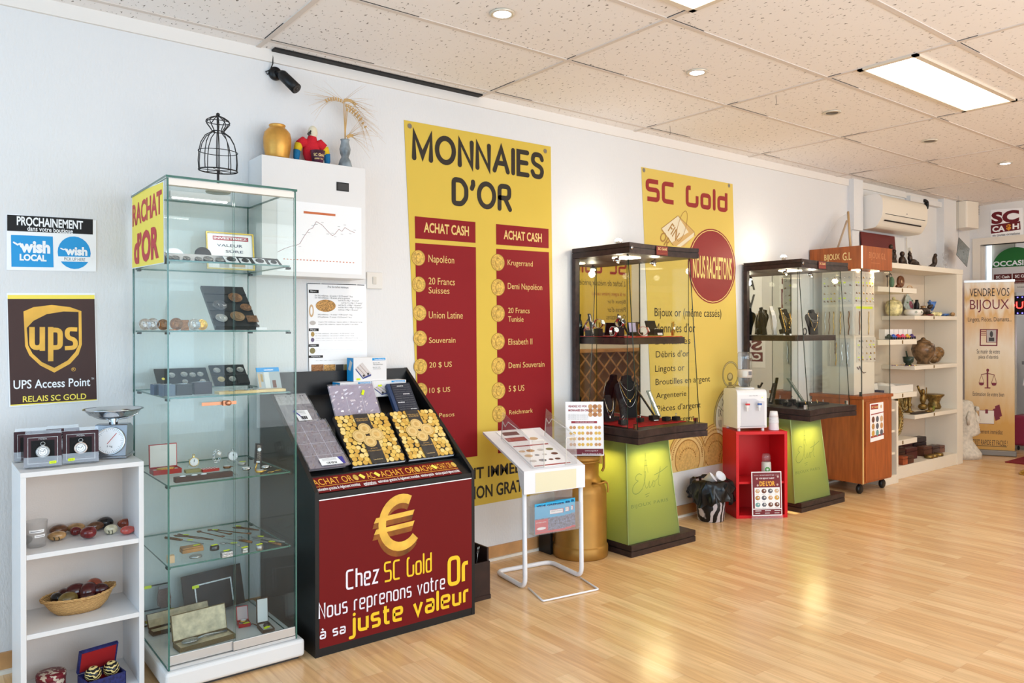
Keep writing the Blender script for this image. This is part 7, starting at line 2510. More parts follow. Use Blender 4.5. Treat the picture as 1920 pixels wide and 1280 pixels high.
# water cooler
wc = T('water_cooler', 'white tabletop water cooler with red and blue taps on the red shelf', 'water cooler', rp(.115, .135, h), rz + R(4))
CWH = M('cooler_white', (232, 232, 234), .3)
cw, cdp, ch = .105, .105, .275
b = B()
prof = rounded([(-cdp, .018), (-cdp, ch), (cdp, ch), (cdp, .018)], .035)
b.prism(prof, -cw, cw, CWH, 'x')
b.obj('cooler_body', wc, local=True, bev=.008, seg=3)
b = B()
for x in (-cw + .02, cw - .02):
	for y in (-cdp + .02, cdp - .02):
		b.cyl(.010, 0, .03, CWH, (x, y, 0), 12)
b.obj('foot', wc, local=True)
PNL = M('cooler_panel', (206, 206, 212), .35)
b = B(plane((0, -cdp - .0006, 0)))
b.poly([(-.078, .035), (.088, .035), (.088, .195), (.05, .200), (.02, .215), (-.078, .215)], PNL, .0006)
b.rect(-.085, .028, .095, .034, M('cooler_seam', (170, 170, 176), .4), .0004).text('eau chaude', -.02, .232, .04, .238, GREY, .0006)
b.disc(.072, .222, .0045, M('amber_lamp', (236, 150, 60), .3, emit=3), h=.0012)
b.obj('front_panel', wc, local=True)
for x, m in ((-.045, M('tap_red', (200, 30, 40), .3)), (.04, M('tap_blue', (40, 90, 170), .3))):
	b = B().box(x - .009, x + .009, -cdp - .03, -cdp - .001, .158, .175, CWH).cyl(.006, .135, .158, CWH, (x, -cdp - .022, 0), 12).box(x - .013, x + .013, -cdp - .036, -cdp - .02, .175, .186, m).box(x - .005, x + .005, -cdp - .03, -cdp - .024, .186, .198, M('tap_clear', (226, 220, 222), .2))
	b.obj('tap', wc, local=True, bev=.001)
B().lathe([(.062, ch - .002), (.064, ch + .006), (.055, ch + .010), (.03, ch + .011)], CWH, n=30).obj('bottle_collar', wc, local=True)
PET = glassmat('clear_bottle', (.93, .95, .96), 1.45, 2.4, .05)
cz = rc.location.z + h + ch
bo = T('water_bottle', 'clear upturned water bottle with a label on the cooler', 'bottle', wmat(wc) @ Vector((0, 0, ch + .012)))
B().lathe([(.0, .001), (.028, .001), (.030, .012), (.046, .045), (.048, .07), (.0465, .12), (.048, .124), (.0465, .15), (.048, .154), (.0465, .18), (.048, .185), (.046, .225), (.040, .236), (.0, .238)], PET, n=30).obj('bottle_body', bo, local=True)
b = B().lathe([(.0487, .064), (.0489, .115), (.0487, .116)], M('bottle_label', (216, 208, 200), .5), n=30)
b.v = b.v[:]
b.obj('label', bo, local=True)
b = B()
for a0, a1, z0, z1, m in ((-1.0, -.55, .066, .08, M('tap_red')), (-2.0, -1.35, .08, .106, GREY), (-2.8, -2.2, .072, .108, M('pale_print'))):
	ps = [a0 + (a1 - a0) * i / 6 for i in range(7)]
	b.add([(.0494 * math.cos(a), .0494 * math.sin(a), z) for z in (z0, z1) for a in ps], [(i, i + 1, i + 8, i + 7) for i in range(6)], m)
b.obj('label_print', bo, local=True)
B().lathe([(0, .002), (.026, .002), (.028, .012), (.0445, .045), (.0445, .058), (0, .058)], glassmat('water', (.82, .86, .88), 1.33, 1.5, .02), n=30).obj('water', bo, local=True)
cs = T('cup_stack', 'stack of white plastic cups beside the water cooler', 'cup stack', rp(.292, .075, h))
b = B()
CUPW = M('cup_plastic', (236, 236, 238), .35)
b.lathe([(.033, 0), (.034, .003), (.031, .045), (.0315, .046)], CUPW, n=26)
for i in range(5):
	b.lathe([(.0315 - .0006 * i, .047 + .008 * i), (.033 - .0006 * i, .049 + .008 * i), (.0325 - .0006 * i, .054 + .008 * i)], CUPW, n=26)
b.lathe([(.030, .087), (.024, .125), (.0, .126)], CUPW, n=26)
b.obj('cups', cs, local=True)
# air freshener
af = T('air_freshener', 'round air freshener with a green badge inside the red shelf', 'air freshener', rp(.232, .06, .240))
B().lathe([(.028, 0), (.031, .004), (.032, .07), (.031, .115), (.027, .122), (0, .123)], M('freshener_body', (206, 206, 196), .35), n=28).obj('can_body', af, local=True)
B().lathe([(.027, .1235), (.028, .160), (.022, .176), (0, .177)], ACRYL, n=28).obj('clear_cap', af, local=True)
b = B(place((0, 0, 0), 0))
for a0, a1, z0, z1, m in ((-2.4, -1.2, .0, .026, M('freshener_red', (186, 70, 66), .4)), (-1.15, -.5, .03, .075, M('freshener_pink', (206, 110, 110), .4))):
	ps = [a0 + (a1 - a0) * i / 6 for i in range(7)]
	b.add([(0.0328 * math.cos(a), 0.0328 * math.sin(a), z * 1.3 + .002) for z in (z0, z1) for a in ps], [(i, i + 1, i + 8, i + 7) for i in range(6)], m)
d_ = Vector((math.sin(R(-42)), -math.cos(R(-42)), 0))
b.M = plane((d_.x * 0.0328, d_.y * 0.0328, .075), (-d_.y, d_.x, 0))
b.disc(0, 0, .019, LW, h=.0002).disc(0, 0, .0175, M('badge_green', (58, 128, 58), .4), h=.0006).ring(0, 0, .0125, .004, M('badge_leaf', (120, 176, 96), .4), h=.0009).disc(0, 0, .0065, LW, h=.0012).text('air', -.004, -.002, .004, .002, DARK, .0016)
b.obj('badge', af, local=True)
# notice DE L'OR
nn = T('notice_stand', 'framed dark red notice of jewellery pictures leaning in the front of the red shelf', 'notice', rp(.200, -.030, 0), rz)
L = place((0, 0, 0), 0, R(-3))
nw, nh = .205, .288
B(L).box(-nw / 2, nw / 2, 0, .004, .022, .022 + nh, LW).obj('sheet', nn, local=True)
B(L).box(-nw / 2 - .004, nw / 2 + .004, -.002, .006, .0, .022, ACRYL).obj('acrylic_foot', nn, local=True)
b = B(L @ plane((-nw / 2, -.0004, .022)))
PLM = M('notice_plum2', (116, 36, 44), .5)
b.rect(.006, .006, nw - .006, nh - .006, PLM, .0003)
b.text('ON VOUS GARANTIT QUE', nw * .27, nh * .905, nw * .75, nh * .93, LW, .0007).rect(nw * .08, nh * .916, nw * .24, nh * .919, LW, .0006).rect(nw * .78, nh * .916, nw * .92, nh * .919, LW, .0006)
b.text('VOS BIJOUX VALENT', nw * .25, nh * .82, nw * .76, nh * .865, LW, .0007, .015).text('DE L’OR', nw * .26, nh * .67, nw * .78, nh * .785, M('notice_gold', (226, 166, 60), .45), .0007, .05)
for u, v in ((.18, .845), (.88, .88), (.2, .69), (.86, .7)):
	b.disc(nw * u, nh * v, nw * .034, M('pink_satin'), h=.0008)
b.rect(nw * .09, nh * .17, nw * .93, nh * .64, LW, .0006)
CM = ['tan_print', 'brown_print', 'slate_print', 'tan_print', 'jewel_print', 'slate_print', 'coin_heap_b', 'coin_print_b', 'teal_print', 'slate_print', 'brown_print', 'brown_print']
M('teal_print', (110, 160, 158), .5)
for i in range(12):
	u, v = nw * (.19 + .213 * (i % 4)), nh * (.56 - .155 * (i // 4))
	b.disc(u, v, nw * .082, M(CM[i]), nh * .052, h=.0009, n=16 if i % 3 else 6)
	b.disc(u + nw * .02, v + nh * .01, nw * .03, M('pale_print'), nh * .02, h=.0011, n=10)
	b.text('bijoux or', u - nw * .07, v - nh * .082, u + nw * .06, v - nh * .068, GREY, .0011)
b.rect(.006, nh * .145, nw - .006, nh * .165, LW, .0006)
for u in (.1, .42, .74):
	b.rect(nw * u, nh * .105, nw * (u + .2), nh * .12, LW, .0008).rect(nw * u, nh * .055, nw * (u + .16), nh * .065, LW, .0008)
b.obj('lettering', nn, local=True)
# ------------------------------------------------------------------ orange wood kiosk with a glass upper part
ORW = M('orange_cherry_wood', (158, 84, 40), .4, var=.10, bump=.03, scale=5)
_t, n, l = nt(ORW)
for q in n:
	if q.bl_idname == 'ShaderNodeTexNoise':
		mp = n.new('ShaderNodeMapping')
		mp.inputs['Scale'].default_value = (9, 9, 1)
		l.new(n['Texture Coordinate'].outputs['Object'], mp.inputs[0])
		l.new(mp.outputs[0], q.inputs['Vector'])
KX = (5.625, 6.07)
KY0 = -.43
kz = T('jewellery_kiosk', 'orange cherry wood kiosk on castors with a glass top and lettered header', 'display kiosk', (5.85, -.22, 0))
B().box(KX[0], KX[1], KY0, -.02, .085, .720, ORW).obj('cabinet_body', kz, bev=.002)
B().box(KX[0] - .012, KX[1] + .012, KY0 - .012, -.008, .7205, .744, ORW).obj('counter_top', kz, bev=.002)
B().box(KX[0] + .035, KX[1] - .012, KY0 - .009, KY0 - .0006, .10, .700, ORW).obj('door', kz, bev=.002)
B().box(KX[0] - .003, KX[0] + .012, KY0 - .006, KY0 - .0004, .085, .720, M('pale_edge_strip', (214, 172, 112), .3)).obj('edge_strip', kz)
for x in (KX[0] + .05, KX[1] - .05):
	for y in (KY0 + .05, -.07):
		B().cyl(.012, .055, .0849, BLK, (x, y, 0), 10).obj('castor_fork', kz)
		B(plane((x, y + .012, .0365), (1, 0, 0), (0, 0, 1))).lathe([(.03, -.002), (.036, .004), (.036, .020), (.03, .026)], BLK, n=20).obj('castor', kz)
G3 = glassmat('kiosk_glass', (.975, .98, .965), 1.5, .6)
hz = 1.703
for q in ((KX[0], KX[0] + .006, KY0 + .01, -.03), (KX[1] - .006, KX[1], KY0 + .01, -.03), (KX[0] + .0065, KX[1] - .0065, KY0 + .004, KY0 + .0095)):
	gpane(B(), *q, .7445, hz - .0005, G3, DEDGE).obj('glass_pane', kz)
B().box(KX[0] - .012, KX[1] + .004, KY0 - .008, -.012, hz, 1.876, ORW).obj('header', kz, bev=.002)
B().box(KX[0] - .014, KX[0] - .004, KY0 - .0095, KY0 - .002, hz + .002, 1.874, M('lit_edge_strip', (250, 232, 190), .3, emit=1.2)).obj('header_edge', kz)
GLD = M('engraved_gold', (236, 206, 140), .4)
b = B(plane((KX[0] - .0126, 0, 0), (0, -1, 0)))
b.text('BIJOUX', .135, 1.768, .262, 1.828, GLD, .0004, .012).text('G.L', .285, 1.772, .355, 1.832, GLD, .0004, .012).text('paris', .20, 1.740, .235, 1.756, GLD, .0004)
b.obj('lettering', kz)
b = B(plane((0, KY0 - .0086, 0)))
b.text('BIJOUX G.L', KX[0] + .09, 1.772, KX[1] - .10, 1.832, M('engraved_pale', (206, 138, 92), .4), .0004).rect(KX[0] + .12, 1.75, KX[0] + .25, 1.753, M('engraved_pale'), .0004)
b.obj('lettering', kz)
for x, y in ((KX[0] + .10, -.33), (KX[0] + .33, -.36), (KX[0] + .10, -.12)):
	B().cyl(.032, hz - .006, hz - .0005, LITP, (x, y, 0), 18).obj('downlight', kz)
	point('kiosk_spot', (x, y, hz - .03), 3.2, (1, .66, .30), .025, 120)
B().box(KX[0] + .004, KX[0] + .020, KY0 + .012, KY0 + .026, .745, .775, STEEL).obj('lock', kz)
# central white column with cards of earrings
cx0, cx1, cy0, cy1 = 5.665, 5.975, -.345, -.085
tc_ = tag(B().box(cx0, cx1, cy0, cy1, .7452, hz - .008, M('column_white', (226, 218, 204), .5)).obj('display_column', bev=.002), 'white display column inside the orange kiosk', 'display column')
GCD = 'earring cards on the white kiosk column'
CARD = M('card_grey', (206, 200, 190), .6)
def ecard(face, u0, u1, z0, z1, rows, cols, lab, seed, big=False, tags=True):
	r = random.Random(seed)
	if face == 'f':
		Mx = plane((u0, cy0 - .0008, z0))
	else:
		Mx = plane((cx0 - .0008, -u0, z0), (0, -1, 0))
	w, h = u1 - u0, z1 - z0
	t = tag(B(Mx).box(0, w, 0, h, 0, .003, CARD).obj('earring_card'), lab, 'earring card', GCD)
	for j in range(rows):
		v = h * (j + .5) / rows
		if tags and not big and (j % 2 == 0 or rows > 4):
			b = B(Mx)
			for i in range(cols):
				if r.random() < .3 and i:
					continue
				b.rect(w * (i + .2) / cols, v + h * .18 / rows, w * (i + .7) / cols, v + h * .36 / rows, TAG, .0036)
			b.obj('price_tag', t)
		for i in range(cols):
			u = w * (i + .5 + r.uniform(-.12, .12)) / cols
			b = B(Mx @ Matrix.Translation((u, v - h * .08 / rows, .0034)))
			m = (GCH, SCH, M('earring_pearl', (222, 214, 204), .2), BRONZ)[r.randrange(4)]
			if big:
				b.tube([(.004 * math.sin(k * 1.3), h * .42 - k * h * .09, .003) for k in range(10)], .0035, m, 5)
			else:
				b.ell((0, 0, .003), (.006, .007, .004), m, 8, 5).ell((.008, -.004, .003), (.003, .004, .003), m, 6, 4)
			b.obj('earring' if not big else 'bracelet', t)
ecard('s', .095, .205, 1.44, 1.68, 4, 4, 'upper earring card on the left column face, nearer the wall', 1)
ecard('s', .215, .335, 1.44, 1.68, 4, 3, 'upper earring card on the left column face, nearer the glass corner', 2)
ecard('s', .10, .20, 1.20, 1.42, 1, 3, 'middle card of hanging chains on the left column face, nearer the wall', 3, True)
ecard('s', .215, .335, 1.20, 1.42, 1, 2, 'middle card of chains on the left column face by the corner', 4, True)
ecard('s', .13, .32, .96, 1.18, 1, 4, 'lowest card of bead chains on the left column face', 5, True)
ecard('f', 5.675, 5.815, 1.44, 1.68, 4, 4, 'upper earring card on the front column face, left one', 6)
ecard('f', 5.83, 5.965, 1.44, 1.68, 4, 3, 'upper earring card on the front column face, right one', 7)
ecard('f', 5.675, 5.96, 1.20, 1.42, 1, 2, 'middle card with two dark bracelets on the front column face', 8, True)
b = B(plane((5.69, cy0 - .0045, 1.405)))
tag(b.rect(0, 0, .25, .018, TAG, 0).rect(0, 0, .25, .018, TAG, -.0005).obj('tag_strip'), 'long yellow price strip above the dark bracelets in the kiosk', 'price strip')
ecard('f', 5.70, 5.985, .995, 1.185, 4, 5, 'lowest earring card with many yellow tags on the front column face', 9)
b = B(plane((5.70, cy0 - .003, .88)))
b.tube([(0, .08, .003), (.02, .06, .003), (.04, .085, .003), (.06, .05, .003), (.10, .03, .003), (.13, .035, .003)], .003, M('dark_beads'), 6)
tag(b.obj('bead_chain'), 'dark bead chain hanging below the lowest card in the kiosk', 'chain')
# notice on the kiosk front
kn = sheet('notice', 'small white and red buying notice taped to the kiosk front', 'notice', [P(1632, 829, KY0 - .01), P(1657, 822, KY0 - .01), P(1656, 753, KY0 - .01), P(1631, 757, KY0 - .01)], LW, .0016, None, KY0 - .0094)
b = prn(KY0 - .0114)
kk_ = lambda x, y: P(1370 + x / 2.56, 460 + y / 2.56, KY0 - .0114)
b.poly([kk_(673, 788), kk_(708, 784), kk_(708, 760), kk_(673, 765)], FR_).text('SC Gold', *kk_(676, 782), *kk_(706, 768), CREAM, .001, .03)
c = kk_(722, 772)
b.disc(c[0], c[1], .013, M('tan_print'), h=.0008)
b.poly([kk_(673, 815), kk_(735, 800), kk_(735, 796), kk_(673, 810)], FR_, .0008).poly([kk_(673, 925), kk_(735, 908), kk_(735, 900), kk_(673, 916)], FR_, .0008)
for i in range(9):
	c = kk_(684 + 20 * (i % 3), 836 - 3 * (i % 3) + 33 * (i // 3))
	b.disc(c[0], c[1], .022, M(CM[i + 1]), .024, h=.0008, n=12)
b.obj('lettering', kn)
# clear panel on an easel on top of the kiosk
q0 = W(1612, 464, -.2)
t = T('easel', 'clear leaning sheet with a pale wooden easel on top of the kiosk', 'easel', (5.83, -.16, 1.8766))
PWD = M('pale_easel_wood', (206, 170, 122), .5)
zt_ = 1.8772
br_, bl_, tr_, tl_ = Vector((5.87, -.20, zt_)), Vector((5.64, -.08, zt_)), W(1589, 399, -.12), W(1573, 409, -.06)
B().tube([br_ + Vector((.01, -.004, .010)), tr_ + Vector((.01, 0, .01))], .009, PWD, 6).box(5.80, 5.98, -.225, -.18, zt_, zt_ + .014, PWD).tube([Vector((5.93, -.06, zt_ + .01)), tr_ + Vector((.01, .01, -.06))], .008, PWD, 6).obj('wood_frame', t)
B().hexa([bl_, br_, br_ + Vector((.002, .004, 0)), bl_ + Vector((.002, .004, 0))], [tl_, tr_, tr_ + Vector((.002, .004, 0)), tl_ + Vector((.002, .004, 0))], ACRYL, M('acrylic_edge', (232, 228, 220), .25)).obj('clear_sheet', t)

# ------------------------------------------------------------------ white shelf wall
BW = M('shelf_white', (228, 220, 204), .4)
LZ, SZs = [1.362, .932, .512], [1.592, 1.160, .714, .322]
bk2 = T('wall_shelving', 'tall white shelving with staggered shelves of old ornaments', 'shelving', (6.95, -.15, 0))
B().box(6.12, 7.70, -.012, -.002, 0, 1.75, M('shelf_back', (214, 200, 182), .5)).obj('back_panel', bk2)
B().box(7.575, 7.695, -.30, -.013, 0, 1.7495, BW).obj('side_panel', bk2, bev=.002)
B().box(6.12, 7.70, -.305, -.002, 1.75, 1.794, BW).obj('top', bk2, bev=.002)
B().box(6.345, 7.5745, -.295, -.013, 0, .105, BW).obj('plinth', bk2, bev=.002)
for z in LZ:
	B().box(6.75, 7.5745, -.30, -.013, z - .034, z, BW).obj('shelf', bk2, bev=.002)
	B(plane((7.10, -.3006, z - .028))).rect(0, 0, .022, .024, M('shelf_label', (120, 96, 50), .4), 0).obj('shelf_label', bk2)
for z in SZs:
	B().box(6.12 if z > .73 else 6.345, 6.788, -.30, -.013, z - .042, z, BW).obj('shelf', bk2, bev=.002)
	B(plane((6.52, -.3006, z - .036))).rect(0, 0, .022, .03, M('shelf_label'), 0).obj('shelf_label', bk2)
lc = T('low_cabinet', 'low white open cabinet between the kiosk and the shelving', 'cabinet', (6.22, -.19, 0))
B().box(6.30, 6.33, -.36, -.02, 0, .665, BW).obj('side_panel', lc, bev=.001)
B().box(6.10, 6.2995, -.36, -.02, 0, .07, BW).obj('plinth', lc, bev=.001)
for z in (.25, .43, .60):
	B().box(6.10, 6.2995, -.345, -.02, z - .018, z, BW).obj('shelf', lc)
b = B(plane((6.2997, 0, 0), (0, -1, 0)))
# objects standing on the shelving
DBR, BRS = M('dark_bronze', (70, 58, 50), .4, .7), M('old_brass', (128, 104, 58), .4, .8, var=.25, bump=.3, scale=60)
CERW, CERC = M('white_ceramic', (226, 222, 214), .2, var=.0), M('cream_ceramic', (214, 200, 148), .25, var=.22, scale=30)
BLUC = M('blue_ceramic', (70, 100, 150), .2, var=.5, scale=26)
def spt(px, y, z):
	return Vector((W(px, 600, y).x, y, z + .0008))
def statue(name, lab, cat, loc, ells, tubes=(), m=None, rz=0.0, s=1.0, grp=None, base=None):
	b = B(place(loc, R(rz), 0, 0, s))
	m = m or DBR
	if base:
		b.box(-base[0], base[0], -base[1], base[1], 0, base[2], m)
	for c, r in ells:
		b.ell(c, r, m, 12, 8)
	for p, r in tubes:
		b.tube(p, r, m, 8)
	o = b.obj(name, org=loc)
	return tag(o, lab, cat, grp)
ZT = 1.794
GF = 'dark bronze figures on the shelving top'
statue('figurine', 'dark bronze cherub group at the left end of the shelving top', 'figurine', spt(1673, -.17, ZT), [((0, 0, .03), (.07, .03, .03)), ((-.02, 0, .09), (.025, .02, .05)), ((-.02, 0, .155), (.018, .018, .022)), ((.035, 0, .075), (.022, .02, .035)), ((.04, 0, .12), (.015, .015, .018))],
	   [([(-.04, 0, .11), (-.07, 0, .09), (-.06, -.01, .05)], .009), ([(.02, 0, .10), (.06, 0, .09)], .008)], base=(.08, .03, .012), grp=GF)
statue('figurine', 'dark bronze seated figure beside the cherub group', 'figurine', spt(1692, -.17, ZT), [((0, 0, .045), (.04, .028, .045)), ((0, 0, .105), (.022, .02, .024)), ((.045, 0, .022), (.03, .018, .018))], [([(.02, 0, .07), (.06, 0, .05), (.07, 0, .012)], .010)], base=(.07, .03, .01), grp=GF)
statue('figurine', 'dark bronze reclining cat with raised head on the shelving top', 'figurine', spt(1712, -.18, ZT), [((0, 0, .04), (.075, .026, .032)), ((-.055, 0, .075), (.022, .02, .035)), ((-.06, 0, .11), (.018, .016, .018)), ((.06, 0, .03), (.035, .026, .026))],
	   [([(.08, 0, .03), (.13, 0, .02), (.16, 0, .012)], .008), ([(-.066, 0, .12), (-.07, 0, .14)], [.007, .002]), ([(-.052, 0, .12), (-.05, 0, .14)], [.007, .002]), ([(-.05, -.01, .05), (-.09, -.01, .008)], .010)], base=(.11, .03, .008), grp=GF)
statue('figurine', 'dark bronze bird on a long branch on the shelving top', 'figurine', spt(1750, -.19, ZT), [((.03, 0, .075), (.024, .022, .05)), ((.045, 0, .125), (.018, .016, .018))],
	   [([(.01, 0, .04), (-.06, 0, .02), (-.13, 0, .008)], [.018, .012, .004]), ([(-.16, 0, .008), (-.04, 0, .012), (.06, 0, .012), (.16, 0, .006)], .009), ([(.06, 0, .128), (.085, 0, .120)], [.006, .001]), ([(.03, 0, .03), (.03, 0, .012)], .006)], base=(.10, .02, .006), grp=GF)
statue('figurine', 'small clear glass figure at the right end of the shelving top', 'figurine', spt(1773, -.20, ZT), [((0, 0, .11), (.020, .02, .022)), ((0, 0, .055), (.018, .018, .03))], [([(-.03, 0, .085), (0, 0, .08), (.03, 0, .09)], .007), ([(-.01, 0, .04), (-.014, 0, .006)], .008), ([(.01, 0, .04), (.014, 0, .006)], .008)], m=ACRYL, s=1.3, base=(.025, .02, .006))
# gold shop panel leaning behind the figures
a, c = W(1616, 484, -.03), W(1679, 443, -.03)
t = tag(B(plane((a.x, -.045, ZT + .0006), (1, 0, 0), (0, .08, 1))).box(0, c.x - a.x, 0, c.z - ZT, -.008, 0, M('panel_maroon', (104, 30, 28), .4)).obj('shop_sign'), 'maroon panel with gold shop lettering leaning on the shelving top', 'sign')
b = B(plane((a.x, -.0455, ZT + .0006), (1, 0, 0), (0, .08, 1)))
b.text('SC Gold', .06, .03, c.x - a.x - .02, .12, M('panel_gold', (206, 156, 56), .4), .001, .03)
b.obj('lettering', t)
# upper short shelf
z = SZs[0]
statue('cactus_ornament', 'small green cactus ornament on the topmost short shelf', 'ornament', spt(1672, -.20, z), [((0, 0, .05), (.022, .022, .05))], m=M('cactus_green', (92, 120, 92), .6))
statue('bird_ornament', 'thin dark bird ornament at the left of the topmost short shelf', 'ornament', spt(1664, -.20, z), [((0, 0, .10), (.012, .012, .012))], [([(0, 0, .0), (0, 0, .10), (.05, 0, .125), (.07, 0, .11)], .004)], base=(.02, .015, .008))
a = spt(1689, -.20, z)
t = T('table_clock', 'small round wooden clock on the topmost short shelf', 'clock', a)
B(plane((0, 0, .062))).lathe([(.048, -.012), (.052, 0), (.048, .010), (.040, .012), (.038, .008), (0, .008)], M('clock_wood', (110, 66, 38), .4), n=28).obj('case', t, local=True)
B(plane((0, -.0086, .062))).disc(0, 0, .024, BRONZ, h=0).disc(0, 0, .012, M('tan_print'), h=.0006).obj('dial', t, local=True)
B().box(-.035, .03, -.02, .015, 0, .009, M('clock_wood')).ell((-.055, 0, .018), (.02, .018, .018), M('clock_wood'), 10, 6).obj('base', t, local=True)
statue('ring_dish', 'pale ring shaped dish on the topmost short shelf', 'dish', spt(1706, -.20, z), [((0, 0, .006), (.05, .03, .006))], [([(.045 * math.cos(i * PI / 8), 0, .012 + .02 * math.sin(i * PI / 8)) for i in range(9)], .004)], m=M('tan_print'))
# upper long shelf: ceramics
z = LZ[0]
def pot(px, y, z, prof, m, lab, name, cat, s=1.0, handle=None, lidm=None, spout=None):
	a = spt(px, y, z)
	t = T(name, lab, cat, a)
	B().lathe([(r * s, h * s) for r, h in prof], m, n=24).obj('body', t, local=True)
	if handle:
		B().tube([Vector(p) * s for p in handle], .006 * s, m, 7).obj('handle', t, local=True)
	if lidm:
		B().lathe([(r * s, h * s) for r, h in lidm], m, n=24).obj('lid', t, local=True)
	if spout:
		B().tube([Vector(p) * s for p in spout], [.018 * s, .012 * s, .009 * s], m, 8).obj('spout', t, local=True)
	return t
pot(1676, -.10, z, [(0, 0), (.04, 0), (.045, .01), (.062, .02), (.07, .05), (.07, .095), (.058, .115)], CERC, 'cream lidded urn with green scrolls on the upper long shelf', 'lidded_urn', 'urn', 1.0, None, [(.064, .1155), (.06, .125), (.03, .140), (.012, .143), (.016, .158), (0, .168)])
a = spt(1706, -.06, z)
t = T('plate', 'tilted floral plate standing behind the white bowl', 'plate', a)
B(place((0, 0, .095), 0, R(-12)) @ plane((0, 0, 0)) @ Matrix.Rotation(R(45), 4, 'Z')).prism(rounded([(-.085, -.085), (.085, -.085), (.085, .085), (-.085, .085)], .02, True), -.004, .004, M('grey_green_ceramic', (172, 182, 176), .2, var=.15, scale=40)).obj('plate_body', t, local=True)
b = B(place((0, -.006, .095), 0, R(-12)) @ plane((0, 0, 0)))
for i in range(7):
	b.disc(.02 + .022 * math.cos(i), .01 + .022 * math.sin(i), .016, M('flower_rose', (150, 74, 92), .4), h=.0002, n=12)
for u, v in ((-.04, .03), (.06, .05), (.05, -.04), (-.02, -.05)):
	b.disc(u, v, .018, M('leaf_print', (92, 116, 84), .5), .008, h=.0002, n=10)
b.obj('flower_print', t, local=True)
a = spt(1713, -.23, z)
t = T('bowl', 'white oval bowl with small flowers at the shelf corner', 'bowl', a)
B().lathe([(0, 0), (.05, 0), (.068, .012), (.074, .032), (.066, .052), (.060, .054), (.066, .032), (.05, .012), (0, .010)], CERW, n=30, sx=1.15).obj('bowl_body', t, local=True)
b = B()
for a_ in (-2.4, -1.7, -1.1):
	d_ = Vector((1.15 * math.cos(a_), math.sin(a_), 0))
	b.M = plane(d_ * .0752 + Vector((0, 0, .030)), (-math.sin(a_), math.cos(a_), 0))
	for q in range(4):
		b.disc(.007 * math.cos(q * PI / 2), .007 * math.sin(q * PI / 2), .004, M('leaf_print'), h=.0006, n=8)
b.obj('flower_print', t, local=True)
pot(1719, -.10, z, [(0, 0), (.022, 0), (.022, .11), (.014, .13), (.014, .15), (0, .15)], BLK, 'tall dark bottle shaped vase behind the white bowl', 'vase', 'vase')
pot(1731, -.13, z, [(0, 0), (.03, 0), (.045, .03), (.035, .07), (.022, .09), (.028, .105)], M('tan_glaze', (168, 132, 88), .25, var=.25, scale=30), 'small tan pitcher in the middle of the upper long shelf', 'pitcher', 'pitcher', .9, [(.04, 0, .05), (.06, 0, .07), (.03, 0, .09)])
statue('figurine', 'dark bronze crouching dog on the upper long shelf', 'figurine', spt(1735, -.23, z), [((0, 0, .045), (.085, .028, .032)), ((.09, 0, .085), (.03, .02, .022)), ((-.07, 0, .04), (.035, .03, .035))], [([(.10, 0, .09), (.14, 0, .10)], .012), ([(.05, -.01, .03), (.10, -.01, .008)], .012), ([(-.08, 0, .04), (-.12, 0, .03)], .01)], s=.95)
pot(1751, -.08, z, [(0, 0), (.04, 0), (.045, .02), (.04, .05), (.05, .10), (.058, .14), (.052, .14), (.04, .08), (0, .02)], BLUC, 'blue and white beaked jug at the back of the upper long shelf', 'jug', 'jug', 1.0, [(.05, 0, .125), (.13, 0, .14), (.15, 0, .09), (.10, 0, .02), (.045, 0, .02)], None, [(-.03, 0, .11), (-.07, 0, .135), (-.085, 0, .15)])
pot(1766, -.19, z, [(0, 0), (.06, 0), (.085, .018), (.10, .040), (.094, .040), (.07, .014), (0, .008)], BLUC, 'low blue dish on the upper long shelf', 'dish', 'dish', .62)
statue('ceramic_flowers', 'cream ceramic flower cluster near the shelf front', 'ornament', spt(1757, -.275, z), [((.022 * i - .08, .004 * (i % 3), .016 + .004 * (i % 2)), (.018, .016, .016)) for i in range(8)], m=M('cream_ceramic'))
statue('ceramic_flowers', 'small green and tan ceramic flowers at the right end of the long shelf', 'ornament', spt(1788, -.27, z), [((.02 * i - .03, 0, .018), (.018, .016, .018)) for i in range(4)] + [((.03, .01, .055), (.018, .016, .022))], m=M('tan_glaze'))
statue('red_dish', 'small red dish beside the dark bronze dog', 'dish', spt(1744, -.28, z), [((0, 0, .008), (.05, .03, .008))], m=M('dish_red', (120, 44, 44), .4))
# second short shelf: boxed toy cars
z = SZs[1]
TOYC = [('dark green', (30, 52, 40)), ('blue', (44, 84, 170)), ('red', (196, 30, 40)), ('pink', (206, 70, 110)), ('yellow', (206, 160, 50)), ('purple', (76, 50, 110))]
for i, (cn, cc) in enumerate(TOYC):
	px = 1663 + i * 8.6
	a = spt(px, -.25, z)
	t = T('boxed_toy_car', cn + ' toy car in a white windowed box on the second short shelf', 'toy car', a, 0, 'boxed toy cars')
	B().box(-.035, .035, .0, .05, 0, .085, M('box_white')).obj('box', t, local=True)
	B().box(-.040, .040, -.032, -.001, .008, .028, M('toy_' + cn.replace(' ', '_'), cc, .3)).ell((0, -.016, .03), (.022, .013, .016), M('toy_' + cn.replace(' ', '_')), 12, 6).obj('car_body', t, local=True, bev=.004)
	b = B()
	for q in (-.022, .022):
		b.M = plane((q, -.034, .011))
		b.lathe([(.010, -.004), (.010, .002), (0, .002)], BLK, n=12)
	b.obj('wheel', t, local=True)
